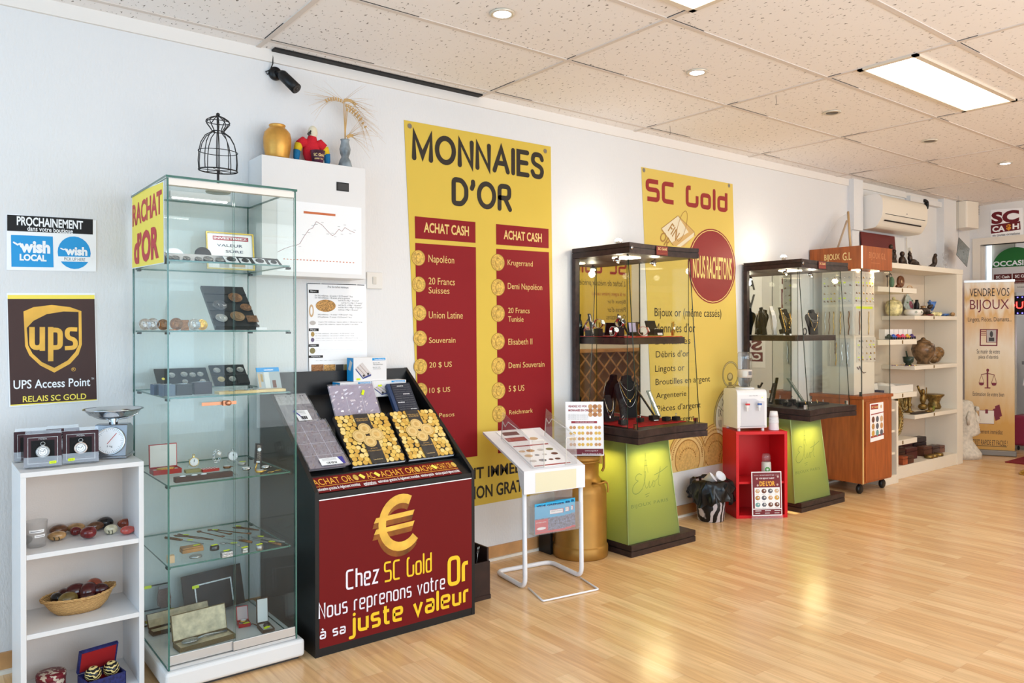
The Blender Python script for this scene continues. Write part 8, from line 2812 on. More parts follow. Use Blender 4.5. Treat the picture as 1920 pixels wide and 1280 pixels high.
# middle long shelf
z = LZ[1]
pot(1703, -.22, z, [(0, 0), (.03, 0), (.022, .015), (.04, .03), (.046, .075), (.040, .075), (.03, .035), (0, .03)], M('dark_green_stone', (40, 54, 44), .3), 'dark green mortar with a pestle on the middle long shelf', 'mortar', 'mortar', 1.0, [(-.01, 0, .05), (-.035, 0, .11), (-.04, 0, .125)])
pot(1731, -.17, z, [(0, 0), (.055, 0), (.05, .02), (.085, .07), (.10, .13), (.09, .175), (.06, .195)], M('brown_scene_glaze', (96, 74, 52), .2, var=.5, scale=18), 'big brown lidded jar painted with a scene', 'jar', 'jar', 1.0, None, [(.062, .1955), (.055, .205), (.02, .222), (.016, .235), (0, .24)])
statue('shell_ornament', 'brown nautilus shell ornament right of the big jar', 'ornament', spt(1754, -.17, z), [((0, 0, .075), (.075, .05, .072)), ((.035, -.01, .095), (.05, .05, .055)), ((-.04, 0, .04), (.04, .04, .04))], m=M('shell_brown', (104, 78, 48), .25, var=.45, scale=24))
statue('shell_ornament', 'pale cream shell standing behind the brown nautilus', 'ornament', spt(1766, -.12, z), [((0, 0, .05), (.05, .02, .05))], m=M('pale_shell', (190, 168, 126), .4))
a = spt(1781, -.16, z)
t = T('photo_frame', 'tiny gold photo frame at the right of the middle long shelf', 'photo frame', a)
B().tube([(-.035, 0, .005), (-.035, 0, .075), (.035, 0, .075), (.035, 0, .005)], .006, BRS, 6).tube([(-.04, 0, .006), (.04, 0, .006)], .006, BRS, 6).obj('frame', t, local=True)
rnd = random.Random(21)
for i, (px, lab) in enumerate(((1680, 'purple ribboned medal lying at the left of the middle long shelf'), (1692, 'gold medal with a violet ribbon on the middle long shelf'), (1704, 'gold medal lying before the green mortar'), (1714, 'medal with a striped ribbon at the shelf corner'))):
	a = spt(px, -.27 if px > 1700 else -.16, z)
	t = T('ribbon_medal', lab, 'medal', a, 0, 'ribboned medals')
	B().cyl(.018, 0, .005, M('yellow_gold'), (0, 0, 0), 16).obj('disc', t, local=True)
	B().box(-.07, -.019, -.010, .010, 0, .003, M('violet_ribbon', (92, 70, 120), .7) if i % 2 == 0 else M('mauve_ribbon', (150, 110, 140), .7)).obj('ribbon', t, local=True)
# third short shelf
z = SZs[2]
a = Vector((6.54, -.16, z + .0008))
t = tag(B(place(a)).box(-.17, .22, -.12, .10, 0, .012, CERW).box(-.17, .22, -.12, -.112, .012, .06, CERW).box(.212, .22, -.112, .10, .012, .06, CERW).box(-.17, -.162, -.112, .10, .012, .06, CERW).box(-.162, .212, .092, .10, .012, .06, CERW).obj('white_tray'), 'white open tray on the third short shelf', 'tray')
statue('linen', 'folded white linen lying in the white tray', 'linen', a + Vector((-.02, 0, .0128)), [((0, 0, .03), (.13, .07, .030)), ((-.07, 0, .045), (.05, .05, .025))], m=M('linen_white', (226, 222, 216), .8))
a = spt(1670, -.22, z)
a.x, a.y = 6.27, -.235
open_case('jewel_box', 'small dark blue ring case open beside the white tray', 'jewel box', a, .06, .05, .03, .06, 6, 0, M('navy_case', (30, 32, 70), .5), M('white_satin'))
# lower long shelf: bronze
z = LZ[2]
GB = 'brass and bronze on the lower long shelf'
def candlestick(x, y, h, lab):
	a = Vector((x, y, LZ[2] + .0008))
	t = T('candlestick', lab, 'candlestick', a, 0, GB)
	B().lathe([(0, 0), (.045, 0), (.045, .008), (.018, .02), (.012, h * .3), (.022, h * .4), (.012, h * .5), (.018, h * .75), (.028, h * .92), (.026, h), (0, h)], BRS, n=20).obj('body', t, local=True)
candlestick(6.85, -.11, .22, 'tall brass candlestick at the left of the lower long shelf')
candlestick(6.93, -.17, .17, 'shorter brass candlestick beside the tall one')
statue('figurine', 'brass cherub holding up a branch on the lower long shelf', 'figurine', spt(1730, -.14, z), [((0, 0, .10), (.03, .026, .05)), ((0, 0, .165), (.022, .02, .025)), ((0, 0, .03), (.05, .04, .03))], [([(-.02, 0, .13), (-.07, 0, .18), (-.10, 0, .22)], .010), ([(.02, 0, .13), (.07, 0, .10)], .010), ([(.07, 0, .09), (.07, 0, .20)], .005)], m=BRS, grp=GB)
pot(1751, -.16, z, [(0, 0), (.05, 0), (.06, .02), (.045, .06), (.06, .10), (.085, .125), (.085, .135), (0, .13)], BRS, 'wide brass footed bowl on the lower long shelf', 'brass_bowl', 'bowl')
statue('brass_tray', 'long dark brass tray lying at the front left of the lower long shelf', 'tray', Vector((6.93, -.255, z + .0008)), [((0, 0, .008), (.16, .04, .008))], m=DBR, grp=GB)
statue('brass_ornament', 'small brass leaf ornament before the candlesticks', 'ornament', spt(1741, -.275, z), [((0, 0, .012), (.06, .03, .012)), ((.03, 0, .025), (.02, .02, .02))], m=BRS, grp=GB)
statue('brass_ornament', 'tiny brass green animal before the footed bowl', 'ornament', spt(1748, -.27, z), [((0, 0, .02), (.03, .018, .02)), ((.025, 0, .038), (.014, .012, .014))], m=M('green_brass', (116, 120, 44), .4, .5), grp=GB)
a = spt(1776, -.17, z)
tag(B(place(a)).box(-.05, .06, -.03, .03, 0, .022, M('box_red_wood', (104, 52, 40), .4)).obj('wooden_box'), 'flat reddish wooden box on the lower long shelf', 'box')
a = spt(1785, -.17, z)
tag(B(place(a)).box(-.045, .045, -.035, .035, 0, .07, M('brown_box', (92, 60, 46), .4)).box(-.02, .02, -.036, -.035, .015, .05, M('tan_print')).obj('wooden_box'), 'small upright brown box at the right of the lower long shelf', 'box')
# mirrors on the lower short shelf and behind
def oval_mirror(loc, rx, rz_, lab):
	t = T('oval_mirror', lab, 'mirror', loc)
	n_ = 36
	b = B()
	b.tube([(rx * .84 * math.cos(2 * PI * i / n_), 0, rz_ + rz_ * .84 * math.sin(2 * PI * i / n_)) for i in range(n_)], .026, BRS, 8, True)
	for i in range(28):
		q = 2 * PI * i / 28
		b.ell((rx * .87 * math.cos(q), -.02, rz_ + rz_ * .87 * math.sin(q)), (.012, .010, .012), M('fluted_gilt', (160, 140, 92), .4, .6), 8, 5)
	b.obj('frame', t, local=True)
	B(plane((0, -.004, rz_))).disc(0, 0, rx * .76, M('mirror_glass'), rz_ * .76, h=0, n=30).obj('glass', t, local=True)
oval_mirror(Vector((6.62, -.19, SZs[3] + .005)), .115, .145, 'oval fluted gilt mirror standing on the lowest short shelf')
oval_mirror(Vector((7.06, -.05, LZ[2] + .005)), .07, .085, 'small dark oval frame at the back of the lower long shelf')
# bottom shelf: wooden boxes
z = .105
for i, (x, y, hw_, h_, lab, c_) in enumerate(((6.79, -0.07, 0.1, 0.17, 'tall plum wooden chest at the back of the bottom shelf', (58, 28, 28)), (6.68, -0.165, 0.11, 0.12, 'long dark wooden case on the bottom shelf behind the orange block', (62, 34, 28)), (6.6, -0.255, 0.042, 0.07, 'orange wooden block box at the front corner of the bottom shelf', (150, 74, 44)), (6.7, -0.255, 0.05, 0.065, 'small square dark box next to the orange block', (78, 44, 34)), (7.02, -0.07, 0.11, 0.13, 'wide plum box at the back beside the tall chest', (66, 32, 30)), (6.91, -0.165, 0.1, 0.1, 'reddish long box in the middle of the bottom shelf', (76, 36, 34)), (7.28, -0.07, 0.12, 0.15, 'broad dark box at the back, above the carved one', (44, 30, 32)), (7.22, -0.165, 0.075, 0.085, 'carved brown box behind the brass tins', (92, 54, 38)), (7.38, -0.165, 0.075, 0.075, 'flat dark plum box near the shelf end', (62, 36, 32)), (7.51, -0.165, 0.05, 0.065, 'small reddish box against the end panel of the bottom shelf', (104, 62, 44)))):
	a = Vector((x, y, z + .0008))
	t = T('wooden_box', lab, 'box', a, 0, 'wooden boxes on the bottom shelf')
	m = M('box_wood_%d' % i, c_, .35, var=.15, scale=20)
	B().box(-hw_, hw_, -.035, .035, 0, h_ * .68, m).obj('box_body', t, local=True, bev=.003)
	B().box(-hw_ * 1.01, hw_ * 1.01, -.036, .036, h_ * .69, h_, m).obj('lid', t, local=True, bev=.006)
for px, lab in ((1741, 'first small brass tin on the bottom shelf'), (1749, 'round brass tin in the middle of the bottom shelf front'), (1759, 'open brass dish right of the round tin')):
	a = spt(px, -.26, z)
	t = T('brass_tin', lab, 'tin', a, 0, 'brass tins')
	B().lathe([(0, 0), (.035, 0), (.04, .006), (.038, .026), (0, .030)], BRS, n=20).obj('body', t, local=True)

# ------------------------------------------------------------------ air conditioner and other fittings at the corner
ACW = M('ac_white', (226, 218, 204), .35)
x0, x1 = 6.39, 7.21
t = T('air_conditioner', 'white split air conditioner under the ceiling above the shelving', 'air conditioner', ((x0 + x1) / 2, -.1, 2.09))
prof = rounded([(-.001, 2.095), (-.001, 2.375), (-.165, 2.385), (-.205, 2.34), (-.205, 2.20), (-.15, 2.10)], .035, True)
B().prism(prof, x0 + .006, x1, ACW, 'x').obj('housing', t, bev=.003)
B().prism(prof, x0, x0 + .005, M('ac_end', (236, 232, 226), .4), 'x').obj('end_cap', t)
b = B()
b.box(x0 + .05, x1 - .05, -.208, -.2055, 2.212, 2.216, DARK)
b.M = plane((x0 + .06, -.196, 2.183), (1, 0, 0), (0, -.4, 1))
b.M = Matrix()
b.prism([(-.1905, 2.160), (-.1945, 2.167), (-.1955, 2.163), (-.1915, 2.156)], x0 + .06, x1 - .10, BLK, 'x')
b.obj('air_slot', t)
b = B(plane((0, -.2056, 0)))
b.rect(x0 + .42, 2.238, x0 + .436, 2.248, GREY, .0004)
b.obj('badge', t)
# duct from the unit along the wall to the pier
b = B().box(7.22, 7.86, -.05, -.001, 2.42, 2.47, WALL)
struct(b.obj('trim_8'))
a = W(1737, 381, -.06)
t = T('pipe_bracket', 'small black pipe elbow at the right of the air conditioner', 'bracket', (a.x, -.06, a.z - .03))
B().tube(round3([(-.04, 0, .05), (0, 0, .05), (.02, 0, .03), (.0, 0, -.02)], .02), .016, BLK, 10).obj('elbow', t, local=True)
B().box(-.02, .02, .0, .058, .01, .035, BLK).obj('wall_plate', t, local=True)
a, c = W(1785, 431, -.09), W(1818, 380, -.09)
t = T('alarm_box', 'white alarm siren box with a louvred side on the corner pier', 'alarm box', (8.24, -.1, 2.22))
B().prism(rounded([(8.15, -.02), (8.15, -.16), (8.36, -.19), (8.42, -.10), (8.42, -.02)], .02, True), 2.24, 2.50, ACW).obj('housing', t)
b = B(plane((8.37, -.187, 2.38), (.06, .09, 0)))
for i in range(6):
	for j in range(3):
		b.rect(.004 + j * .024, .0 + i * .016, .022 + j * .024, .009 + i * .016, GREY, .002)
b.obj('louvre', t)
# hanging silver leaf-like decoration
a = W(1805, 473, -.22)
p_ = [W(1797, 445, -.22), W(1817, 466, -.22), W(1812, 500, -.22), W(1793, 478, -.22)]
t = T('hanging_ornament', 'dark silver diamond shaped ornament hanging in the corner', 'ornament', (a.x, -.22, a.z - .1))
b = B(plane((0, -.22, 0)))
b.prism([(q.x, q.z) for q in p_], 0, .006, M('dark_foil', (120, 124, 122), .3, .6, bump=.3, scale=60))
for i in range(9):
	u, v = (i % 3 + .5) / 3, (i // 3 + .5) / 3
	q = p_[0].lerp(p_[1], u).lerp(p_[3].lerp(p_[2], u), v)
	b.ell((q.x, q.z, .007), (.008, .008, .003), STEEL, 8, 4, 0, 1)
b.obj('foil_diamond', t)
B().tube([p_[0] + Vector((0, 0, 0)), Vector((p_[0].x, -.22, CZ))], .0012, GREY, 4).obj('string', t)
# small socket strip hanging by the shelving
a = W(1703, 455, -.03)
t = T('power_adapter', 'white plug and cable hanging on the wall below the air conditioner', 'cable', (a.x, -.02, ZT + .05))
b = B().tube([(a.x, -.015, 2.085), (a.x, -.018, ZT + .17), (a.x + .005, -.018, ZT + .10)], .004, ACW, 6).box(a.x + .03, a.x + .06, -.035, -.002, ZT + .12, ZT + .20, ACW)
b.obj('cable', t)

# ------------------------------------------------------------------ roll up banner and stone head
ra, rb_ = Vector((8.30, -.075, 0)), Vector((8.495, -.450, 0))
rw_ = (rb_ - ra).length
ru = T('rollup_banner', 'free standing roll up banner with jewellery selling steps', 'roll up banner', (ra + rb_) / 2)
Mr = plane(ra + Vector((0, 0, .055)), rb_ - ra, (0, 0, 1))
rh = 1.655
def rollmat():
	m = bpy.data.materials.new('rollup_print')
	t, n, l = nt(m)
	p = n['Principled BSDF']
	p.inputs['Roughness'].default_value = .5
	tc = n.new('ShaderNodeTexCoord')
	sp = n.new('ShaderNodeSeparateXYZ')
	nz = n.new('ShaderNodeTexNoise')
	nz.inputs['Scale'].default_value = 5
	nz.inputs['Detail'].default_value = 6
	ad = n.new('ShaderNodeMath')
	ad.operation = 'MULTIPLY_ADD'
	ad.inputs[1].default_value = .55
	cr = n.new('ShaderNodeValToRGB')
	es = cr.color_ramp.elements
	es[0].position, es[0].color = .15, rgb((196, 146, 62))
	es[1].position, es[1].color = .92, rgb((212, 168, 100))
	for pos, c_ in ((.45, (216, 196, 160)), (.62, (224, 212, 192)), (.80, (214, 170, 110)), (.86, (228, 216, 198)), (1.0, (230, 222, 210))):
		e = es.new(pos)
		e.color = rgb(c_)
	l.new(tc.outputs['Generated'], sp.inputs[0])
	l.new(tc.outputs['Generated'], nz.inputs['Vector'])
	sb = n.new('ShaderNodeMath')
	sb.operation = 'MULTIPLY_ADD'
	sb.inputs[1].default_value, sb.inputs[2].default_value = .22, -.11
	l.new(nz.outputs['Fac'], sb.inputs[0])
	ad2 = n.new('ShaderNodeMath')
	l.new(sp.outputs['Z'], ad2.inputs[0])
	l.new(sb.outputs[0], ad2.inputs[1])
	l.new(ad2.outputs[0], cr.inputs[0])
	l.new(cr.outputs[0], p.inputs['Base Color'])
	return m
RM = rollmat()
b = B(Mr)
b.box(0, rw_, 0, rh, -.002, 0, RM)
b.obj('banner_sheet', ru)
B(Mr).box(-.012, rw_ + .012, -.054, .0, -.05, .04, M('rollup_base', (128, 122, 114), .5, .4)).obj('base', ru, bev=.008)
B(Mr).box(-.004, rw_ + .004, rh - .004, rh + .018, -.008, .006, ALU).obj('top_rail', ru)
B(Mr).tube([(rw_ / 2, 0, -.012), (rw_ / 2, rh, -.012)], .007, ALU, 8).obj('pole', ru)
b = B(Mr @ Matrix.Translation((0, 0, .0004)))
INK, MAR = M('rollup_ink', (48, 34, 34), .5), M('rollup_maroon', (112, 28, 44), .5)
def rt(s, x0, y0, x1, y1, m, bold=0.0):
	"""photo pixels measured in the banner crop -> banner units"""
	u = lambda x, y: ((x - 485) / (715 + (y - 215) * .053 - 485) * rw_, (1105 - y) / (1105 - 214) * rh)
	p, q = u(x0, y0), u(x1, y1)
	b.text(s, *p, *q, m, .0004, bold)
rt('VENDRE VOS', 510, 291, 694, 248, INK)
rt('BIJOUX', 512, 376, 695, 308, MAR)
b.e += 0
rt('Lingots, Pièces, Diamants...', 502, 432, 712, 402, INK)
rt('Se munir de votre', 547, 596, 662, 572, INK)
rt('pièce d’identité', 557, 628, 655, 603, INK)
rt('Estimation de votre bien', 528, 822, 692, 800, INK)
rt('Paiement immédiat', 554, 1022, 692, 998, INK)
rt('C’EST RAPIDE ET FACILE !', 528, 1082, 720, 1054, INK)
b.lines('lettering', ru)
b = B(Mr @ Matrix.Translation((0, 0, .0005)))
uu = lambda x, y: ((x - 485) / (715 + (y - 215) * .053 - 485) * rw_, (1105 - y) / (1105 - 214) * rh)
fr4 = lambda x0, y0, x1, y1, w_, m: b.stroke([uu(x0, y0), uu(x1, y0), uu(x1, y1), uu(x0, y1)], w_, m, .0003, closed=True)
fr4(564, 468, 646, 552, .010, MAR)
b.rect(*uu(596, 534), *uu(640, 470), M('card_grey2', (176, 170, 168), .5), .0006)
fr4(596, 470, 640, 534, .010, MAR)
for y in (478, 487, 497):
	b.rect(*uu(566, y + 2), *uu(592, y - 2), MAR, .0006)
c = uu(618, 492)
b.disc(c[0], c[1], .014, DARK, .03, h=.001).rect(*uu(606, 530), *uu(632, 510), DARK, .001)
b.mark()
c = uu(604, 684)
b.disc(c[0], c[1], .012, MAR, .016).rect(*uu(601, 776), *uu(607, 690), MAR, .0008).rect(*uu(590, 781), *uu(620, 775), MAR, .001)
b.stroke([uu(572, 708), uu(604, 700), uu(638, 708)], .007, MAR, .0011)
for x in (573, 638):
	b.stroke([uu(x, 708), uu(x - 13, 750)], .003, MAR, .0012).stroke([uu(x, 708), uu(x + 13, 750)], .003, MAR, .0012)
	p0, p1, p2 = uu(x - 14, 750), uu(x, 766), uu(x + 14, 750)
	b.poly([p0, (p0[0] + .006, p1[1] + .006), p1, (p2[0] - .006, p1[1] + .006), p2], MAR, .0014)
b.mark()
for dx, dy, s_ in ((36, -26, 1), (26, -10, 1)):
	b.poly([uu(610 + dx, 900 + dy), uu(634 + dx, 890 + dy), uu(650 + dx, 950 + dy), uu(626 + dx, 962 + dy)], MAR, .0006)
b.rect(*uu(564, 968), *uu(642, 898), M('wallet_pale', (222, 214, 200), .5), .0009)
fr4(564, 898, 642, 968, .009, MAR)
b.rect(*uu(596, 914), *uu(610, 892), MAR, .0016)
b.mark().rect(*uu(528, 1088), *uu(718, 1085), INK, .0006)
b.lines('pictogram', ru)
# white stone head
a = Vector((8.02, -.175, 0))
t = T('stone_bust', 'tall white stone head with a long nose standing beside the roll up banner', 'sculpture', a, R(-38))
STN_ = M('white_stone', (206, 198, 184), .8, var=.08, bump=.3, scale=40)
lev = [(0, .0, .165, .12), (.05, .0, .165, .12), (.11, -.01, .13, .10), (.17, -.02, .10, .085), (.21, -.02, .095, .085), (.225, .012, .115, .09), (.25, .03, .125, .095), (.29, .022, .118, .098), (.33, .02, .115, .10), (.38, .0, .11, .10), (.45, -.005, .105, .10), (.50, -.01, .10, .095), (.545, -.01, .085, .085), (.56, -.01, .05, .05)]
n_ = 24
vs, fs = [], []
for (z_, cx_, rx_, ry_) in lev:
	for k in range(n_):
		q = 2 * PI * k / n_
		vs.append((cx_ + rx_ * math.cos(q), ry_ * math.sin(q), z_))
for j in range(len(lev) - 1):
	for k in range(n_):
		fs.append((j * n_ + k, j * n_ + (k + 1) % n_, (j + 1) * n_ + (k + 1) % n_, (j + 1) * n_ + k))
fs += [tuple(range(n_ - 1, -1, -1)), tuple(range((len(lev) - 1) * n_, len(lev) * n_))]
b = B().add(vs, fs, STN_, True)
b.tube([(.088, 0, .47), (.112, 0, .42), (.138, 0, .365), (.128, 0, .345), (.10, 0, .342)], [.018, .022, .026, .028, .022], STN_, 10)
b.tube([(.085, -.08, .475), (.112, -.04, .485), (.112, .04, .485), (.085, .08, .475)], .018, STN_, 8)
b.tube([(.112, -.05, .308), (.140, 0, .306), (.112, .05, .308)], .013, STN_, 8).tube([(.115, -.05, .282), (.148, 0, .278), (.115, .05, .282)], .013, STN_, 8)
b.tube([(.0, -.10, .46), (-.02, -.108, .40), (-.01, -.10, .33)], [.014, .018, .012], STN_, 8)
b.obj('head', t, local=True)

# ------------------------------------------------------------------ end wall sign and the shop seen through the doorway
xw = XE - .0015
def PE(px, py, x=XE):
	p = Xp(px, py, x)
	return (-p.y, p.z)
def esheet(name, lab, cat, pts, x, m, th=.002, grp=None):
	b = B(plane((x, 0, 0), (0, -1, 0)))
	b.prism(pts, .0008, .0008 + th, m)
	return tag(b.obj(name), lab, cat, grp)
ke = lambda x, y: PE(1580 + x / 4.415, 330 + y / 4.415)
so = esheet('poster', 'white poster of the cash shop above the doorway', 'poster', [ke(1225, 512), ke(1495, 488), ke(1490, 262), ke(1225, 280)], XE, LW)
b = B(plane((xw - .002, 0, 0), (0, -1, 0)))
CR = M('cash_maroon', (104, 24, 34), .5)
b.text('SC', *ke(1232, 402), *ke(1462, 275), CR, .0006, .05)
b.poly([ke(1230, 478), ke(1475, 442), ke(1470, 372), ke(1228, 408)], CR, .0009)
b.text('CA', *ke(1240, 466), *ke(1345, 408), LW, .0016, .04).text('$', *ke(1356, 452), *ke(1396, 396), M('cash_gold', (222, 150, 50), .5), .0016, .04).text('H', *ke(1408, 440), *ke(1462, 390), LW, .0016, .04)
b.text('en toutes occasions', *ke(1242, 502), *ke(1468, 462), DARK, .0008, .01)
b.obj('lettering', so)
# things in the next room
XN = 9.05
PB = lambda x, y: PE(1580 + x / 4.415, 330 + y / 4.415, XN)
struct(B().box(XN + .02, XN + .05, -.26, .09, 0, 2.4, M('far_pier', (206, 200, 186), .6)).obj('wall_partition', org=(XN, 0, 0)))
LGT = M('lit_far_window', (214, 226, 236), .4, emit=1.0)
t = tag(B(plane((XN, 0, 0), (0, -1, 0))).prism([PB(1128, 885), PB(1235, 885), PB(1235, 560), PB(1128, 560)], 0, .01, LGT).obj('window_light'), 'bright glazed strip seen at the left of the doorway', 'window pane')
GRN = M('sign_green', (38, 110, 50), .5)
cg = PB(1445, 760)
rg = cg[0] - PB(1258, 760)[0]
b = B(plane((XN - .06, 0, 0), (0, -1, 0)))
b.prism([(cg[0] + rg * math.cos(2 * PI * i / 44), cg[1] + rg * math.sin(2 * PI * i / 44)) for i in range(44)], 0, .004, GRN)
t = tag(b.obj('sign'), 'big round green second hand sign hanging beyond the doorway', 'sign')
b = B(plane((XN - .0645, 0, 0), (0, -1, 0)))
b.text('OCCASION', cg[0] - rg * .96, cg[1] + rg * .10, cg[0] + rg * .98, cg[1] + rg * .36, LW, .0004, .03)
b.obj('lettering', t)
b = B().tube([(XN - .062, -cg[0], cg[1] + rg), (XN - .062, -cg[0], CZ)], .002, GREY, 4)
b.obj('hanger', t)
# white board with two brown price posters
xb_ = XN - .12
PB2 = lambda x, y: PE(1580 + x / 4.415, 330 + y / 4.415, xb_)
q0, q1 = PB2(1235, 970), PB2(1235, 760)
t = T('price_board', 'white board with two brown cash shop price posters beyond the doorway', 'board', (xb_, -.35, q0[1]))
B(plane((xb_, 0, 0), (0, -1, 0))).box(q0[0], q0[0] + .85, q0[1], q1[1], -.02, 0, M('board_white', (206, 204, 206), .4)).obj('board', t)
for i in range(3):
	u0 = q0[0] + .02 + i * .175
	b = B(plane((xb_ - .0006, 0, 0), (0, -1, 0)))
	b.rect(u0, q0[1] + .03, u0 + .165, q1[1] - .07, M('poster_brown', (92, 36, 36), .5), .0003).rect(u0, q0[1] + .03, u0 + .165, q0[1] + .09, M('pale_print'), .0006)
	b.text('SC Cash', u0 + .02, q1[1] - .115, u0 + .145, q1[1] - .085, LW, .0008, .03)
	for j in range(4):
		b.text('achat vente tous produits', u0 + .015, q1[1] - .15 - j * .024, u0 + .15, q1[1] - .138 - j * .024, M('pale_print'), .0008)
	b.text('occasion', u0 + .04, q0[1] + .045, u0 + .12, q0[1] + .065, DARK, .0009)
	b.obj('price_poster', t)
B().box(xb_ - .025, xb_ + .025, -q0[0] - .84, -q0[0] - .80, 0, q0[1], GREY).box(xb_ - .025, xb_ + .025, -q0[0] - .05, -q0[0] - .01, 0, q0[1], GREY).obj('post', t)
# neon OPEN sign
xs = XN - .16
NE = M('neon_red', (255, 46, 40), .4, emit=7)
NB = M('neon_blue', (96, 90, 255), .4, emit=6)
PS = lambda px, py: PE(px, py, xs)
n0, n1 = PS(1889, 579), PS(1889, 566)
t = T('neon_sign', 'red neon open sign with blue light dots beyond the doorway', 'neon sign', (xs, -.45, n0[1] - .08))
B(plane((xs, 0, 0), (0, -1, 0))).box(n0[0] - .01, n0[0] + .52, n0[1] - .06, n1[1] + .06, -.02, 0, BLK).obj('panel', t)
b = B(plane((xs - .001, 0, 0), (0, -1, 0)))
b.text('OUVERT', n0[0] - .06 + .05, n0[1], n0[0] + .40, n1[1], NE, .006, .0)
b.obj('neon_tube', t)
b = B(plane((xs - .001, 0, 0), (0, -1, 0)))
for i in range(12):
	for v in (n0[1] - .045, n1[1] + .045):
		b.ell((n0[0] + .01 + i * .042, v, .004), (.006, .006, .004), NB, 8, 5)
b.obj('light_dot', t)
B().tube([(xs + .01, -n0[0] - .03, n1[1] + .06), (xs + .01, -n0[0] - .03, q0[1] + .05)], .004, BLK, 5).tube([(xs + .01, -n0[0] - .45, n1[1] + .06), (xs + .01, -n0[0] - .45, q0[1] + .05)], .004, BLK, 5).obj('hanger', t)
# counter with dark lettered front, goods and a red suitcase
xc = XN + .15
ct_ = T('shop_counter', 'dark counter with white lettering in the next shop room', 'counter', (xc + .2, -.8, 0))
DCN = M('counter_dark', (40, 38, 36), .35)
k9 = lambda px, py: PE(px, py, xc)
z0_, z1_ = k9(1910, 752)[1], k9(1910, 690)[1]
B().box(xc, xc + .5, -1.7, -.30, z0_ - .12, z1_ + .04, DCN).obj('counter_front', ct_)
B().box(xc - .02, xc + .52, -1.72, -.28, z1_ + .0405, z1_ + .075, GREY).obj('counter_top', ct_)
B().box(xc + .03, xc + .47, -1.66, -.34, 0, z0_ - .1205, M('counter_olive', (112, 106, 78), .5)).obj('lower_case', ct_)
b = B(plane((xc - .0006, 0, 0), (0, -1, 0)))
b.text('ACHAT / CASH', -.02 + .30, k9(1905, 722)[1], .85, k9(1905, 695)[1], LW, .0004, .03).text('VENTE', .31, k9(1905, 745)[1] - .03, .62, k9(1905, 745)[1] + .06, LW, .0004, .03)
b.obj('lettering', ct_)
zt_ = z1_ + .0756
VIO = M('violet_screen', (206, 190, 255), .4, emit=4)
t = T('display_screen', 'glowing pale screen on the far counter', 'screen', (xc + .2, -.46, zt_))
B().box(xc + .18, xc + .21, -.62, -.36, zt_ + .06, zt_ + .30, BLK).box(xc + .15, xc + .25, -.52, -.44, zt_, zt_ + .0599, BLK).obj('housing', t)
B(plane((xc + .1794, 0, 0), (0, -1, 0))).rect(.375, zt_ + .075, .605, zt_ + .285, VIO, .0002).obj('screen', t)
for i, (y, w_, h_, c_, lab) in enumerate(((-.32, .06, .12, (36, 34, 38), 'small dark box at the left end of the far counter'), (-.72, .10, .16, (60, 62, 66), 'grey boxed device on the far counter'), (-.98, .12, .22, (44, 40, 44), 'tall dark box further along the far counter'))):
	tag(B().box(xc + .05, xc + .18, y - w_, y + (0 if i == 0 else w_), zt_, zt_ + h_, M('far_box_%d' % i, c_, .5)).obj('device_box', bev=.006), lab, 'box', 'boxes on the far counter')
p = Xp(1908, 845, XN)
t = T('suitcase', 'dark pink suitcase standing on the floor beyond the doorway', 'suitcase', (XN, -.36, 0))
SUI = M('suitcase_pink', (140, 46, 70), .4)
B().box(XN - .12, XN + .12, -.56, -.27, .05, .36, SUI).obj('case', t, bev=.03, seg=3)
B().tube([(XN, -.50, .36), (XN, -.50, .42), (XN, -.36, .42), (XN, -.36, .36)], .008, BLK, 6).obj('handle', t)
for q in (-.50, -.33):
	B(plane((XN - .1, q + .01, .026), (1, 0, 0), (0, 0, 1))).lathe([(.02, 0), (.0255, .006), (.02, .012)], BLK, n=14).obj('wheel', t)
p = Zp(1908, 866)
tag(B().box(8.05, 8.60, -.98, -.52, .0005, .008, M('red_mat', (120, 26, 34), .9, bump=.4, scale=200)).obj('door_mat', bev=.002), 'dark red mat on the floor before the doorway', 'mat')
p = Zp(1914, 888)
t = T('brass_post', 'shiny brass stand foot cut by the right edge of the view', 'stand', (p.x, p.y - .05, 0))
B().lathe([(0, 0), (.06, 0), (.065, .01), (.05, .03), (.02, .045), (.02, .10), (0, .10)], M('polished_brass', (206, 170, 90), .15, 1.0), n=24).obj('foot', t, local=True)
for x_ in (6.7, 7.6):
	point('opposite_wall_fill', (x_, -2.7, CZ - .04), 26, (1, .90, .74), .05)  # unseen fill lamps added to brighten the screen wall in the mirrors
point('next_room_lamp', (9.9, -1.2, 2.3), 9, (1, .95, .9), .2)

# ------------------------------------------------------------------ opposite side of the shop, seen in the mirrors of the jewellery cases
struct(B().box(6.2, 8.3, -4.02, -3.98, 0, 2.3, M('screen_wall', (224, 216, 200), .6)).obj('wall_screen', org=(7.2, -4, 0)))
def osheet(name, lab, cat, x0, x1, z0, z1, m):
	"""sheet on the opposite screen wall, facing the jewellery cases"""
	t = tag(B().box(x0, x1, -3.9795, -3.977, z0, z1, m).obj(name), lab, cat)
	return t, B(plane((x1, -3.9764, z0), (-1, 0, 0)))
t, b = osheet('poster', 'yellow gold buying poster on the wall opposite the jewellery cases', 'poster', 6.55, 7.72, 1.18, 2.22, YELL)
techno(b, 'SC Gold', .10, .80, 1.08, .98, M('logo_red'), .17, .0006)
b.text('L’achat de métaux précieux', .12, .62, 1.05, .72, BLKB, .0006, .0, .3)
for s_, v, w_ in (('or & argent (même cassés)', .50, .62), ('Bijoux d’or', .40, .34), ('Pièces d’or', .30, .34), ('Or dentaires', .20, .36), ('Bijoux en argent', .10, .46)):
	b.text(s_, .12, v, .12 + w_, v + .065, M('logo_red') if v > .45 else BLKB, .0006)
b.obj('lettering', t)
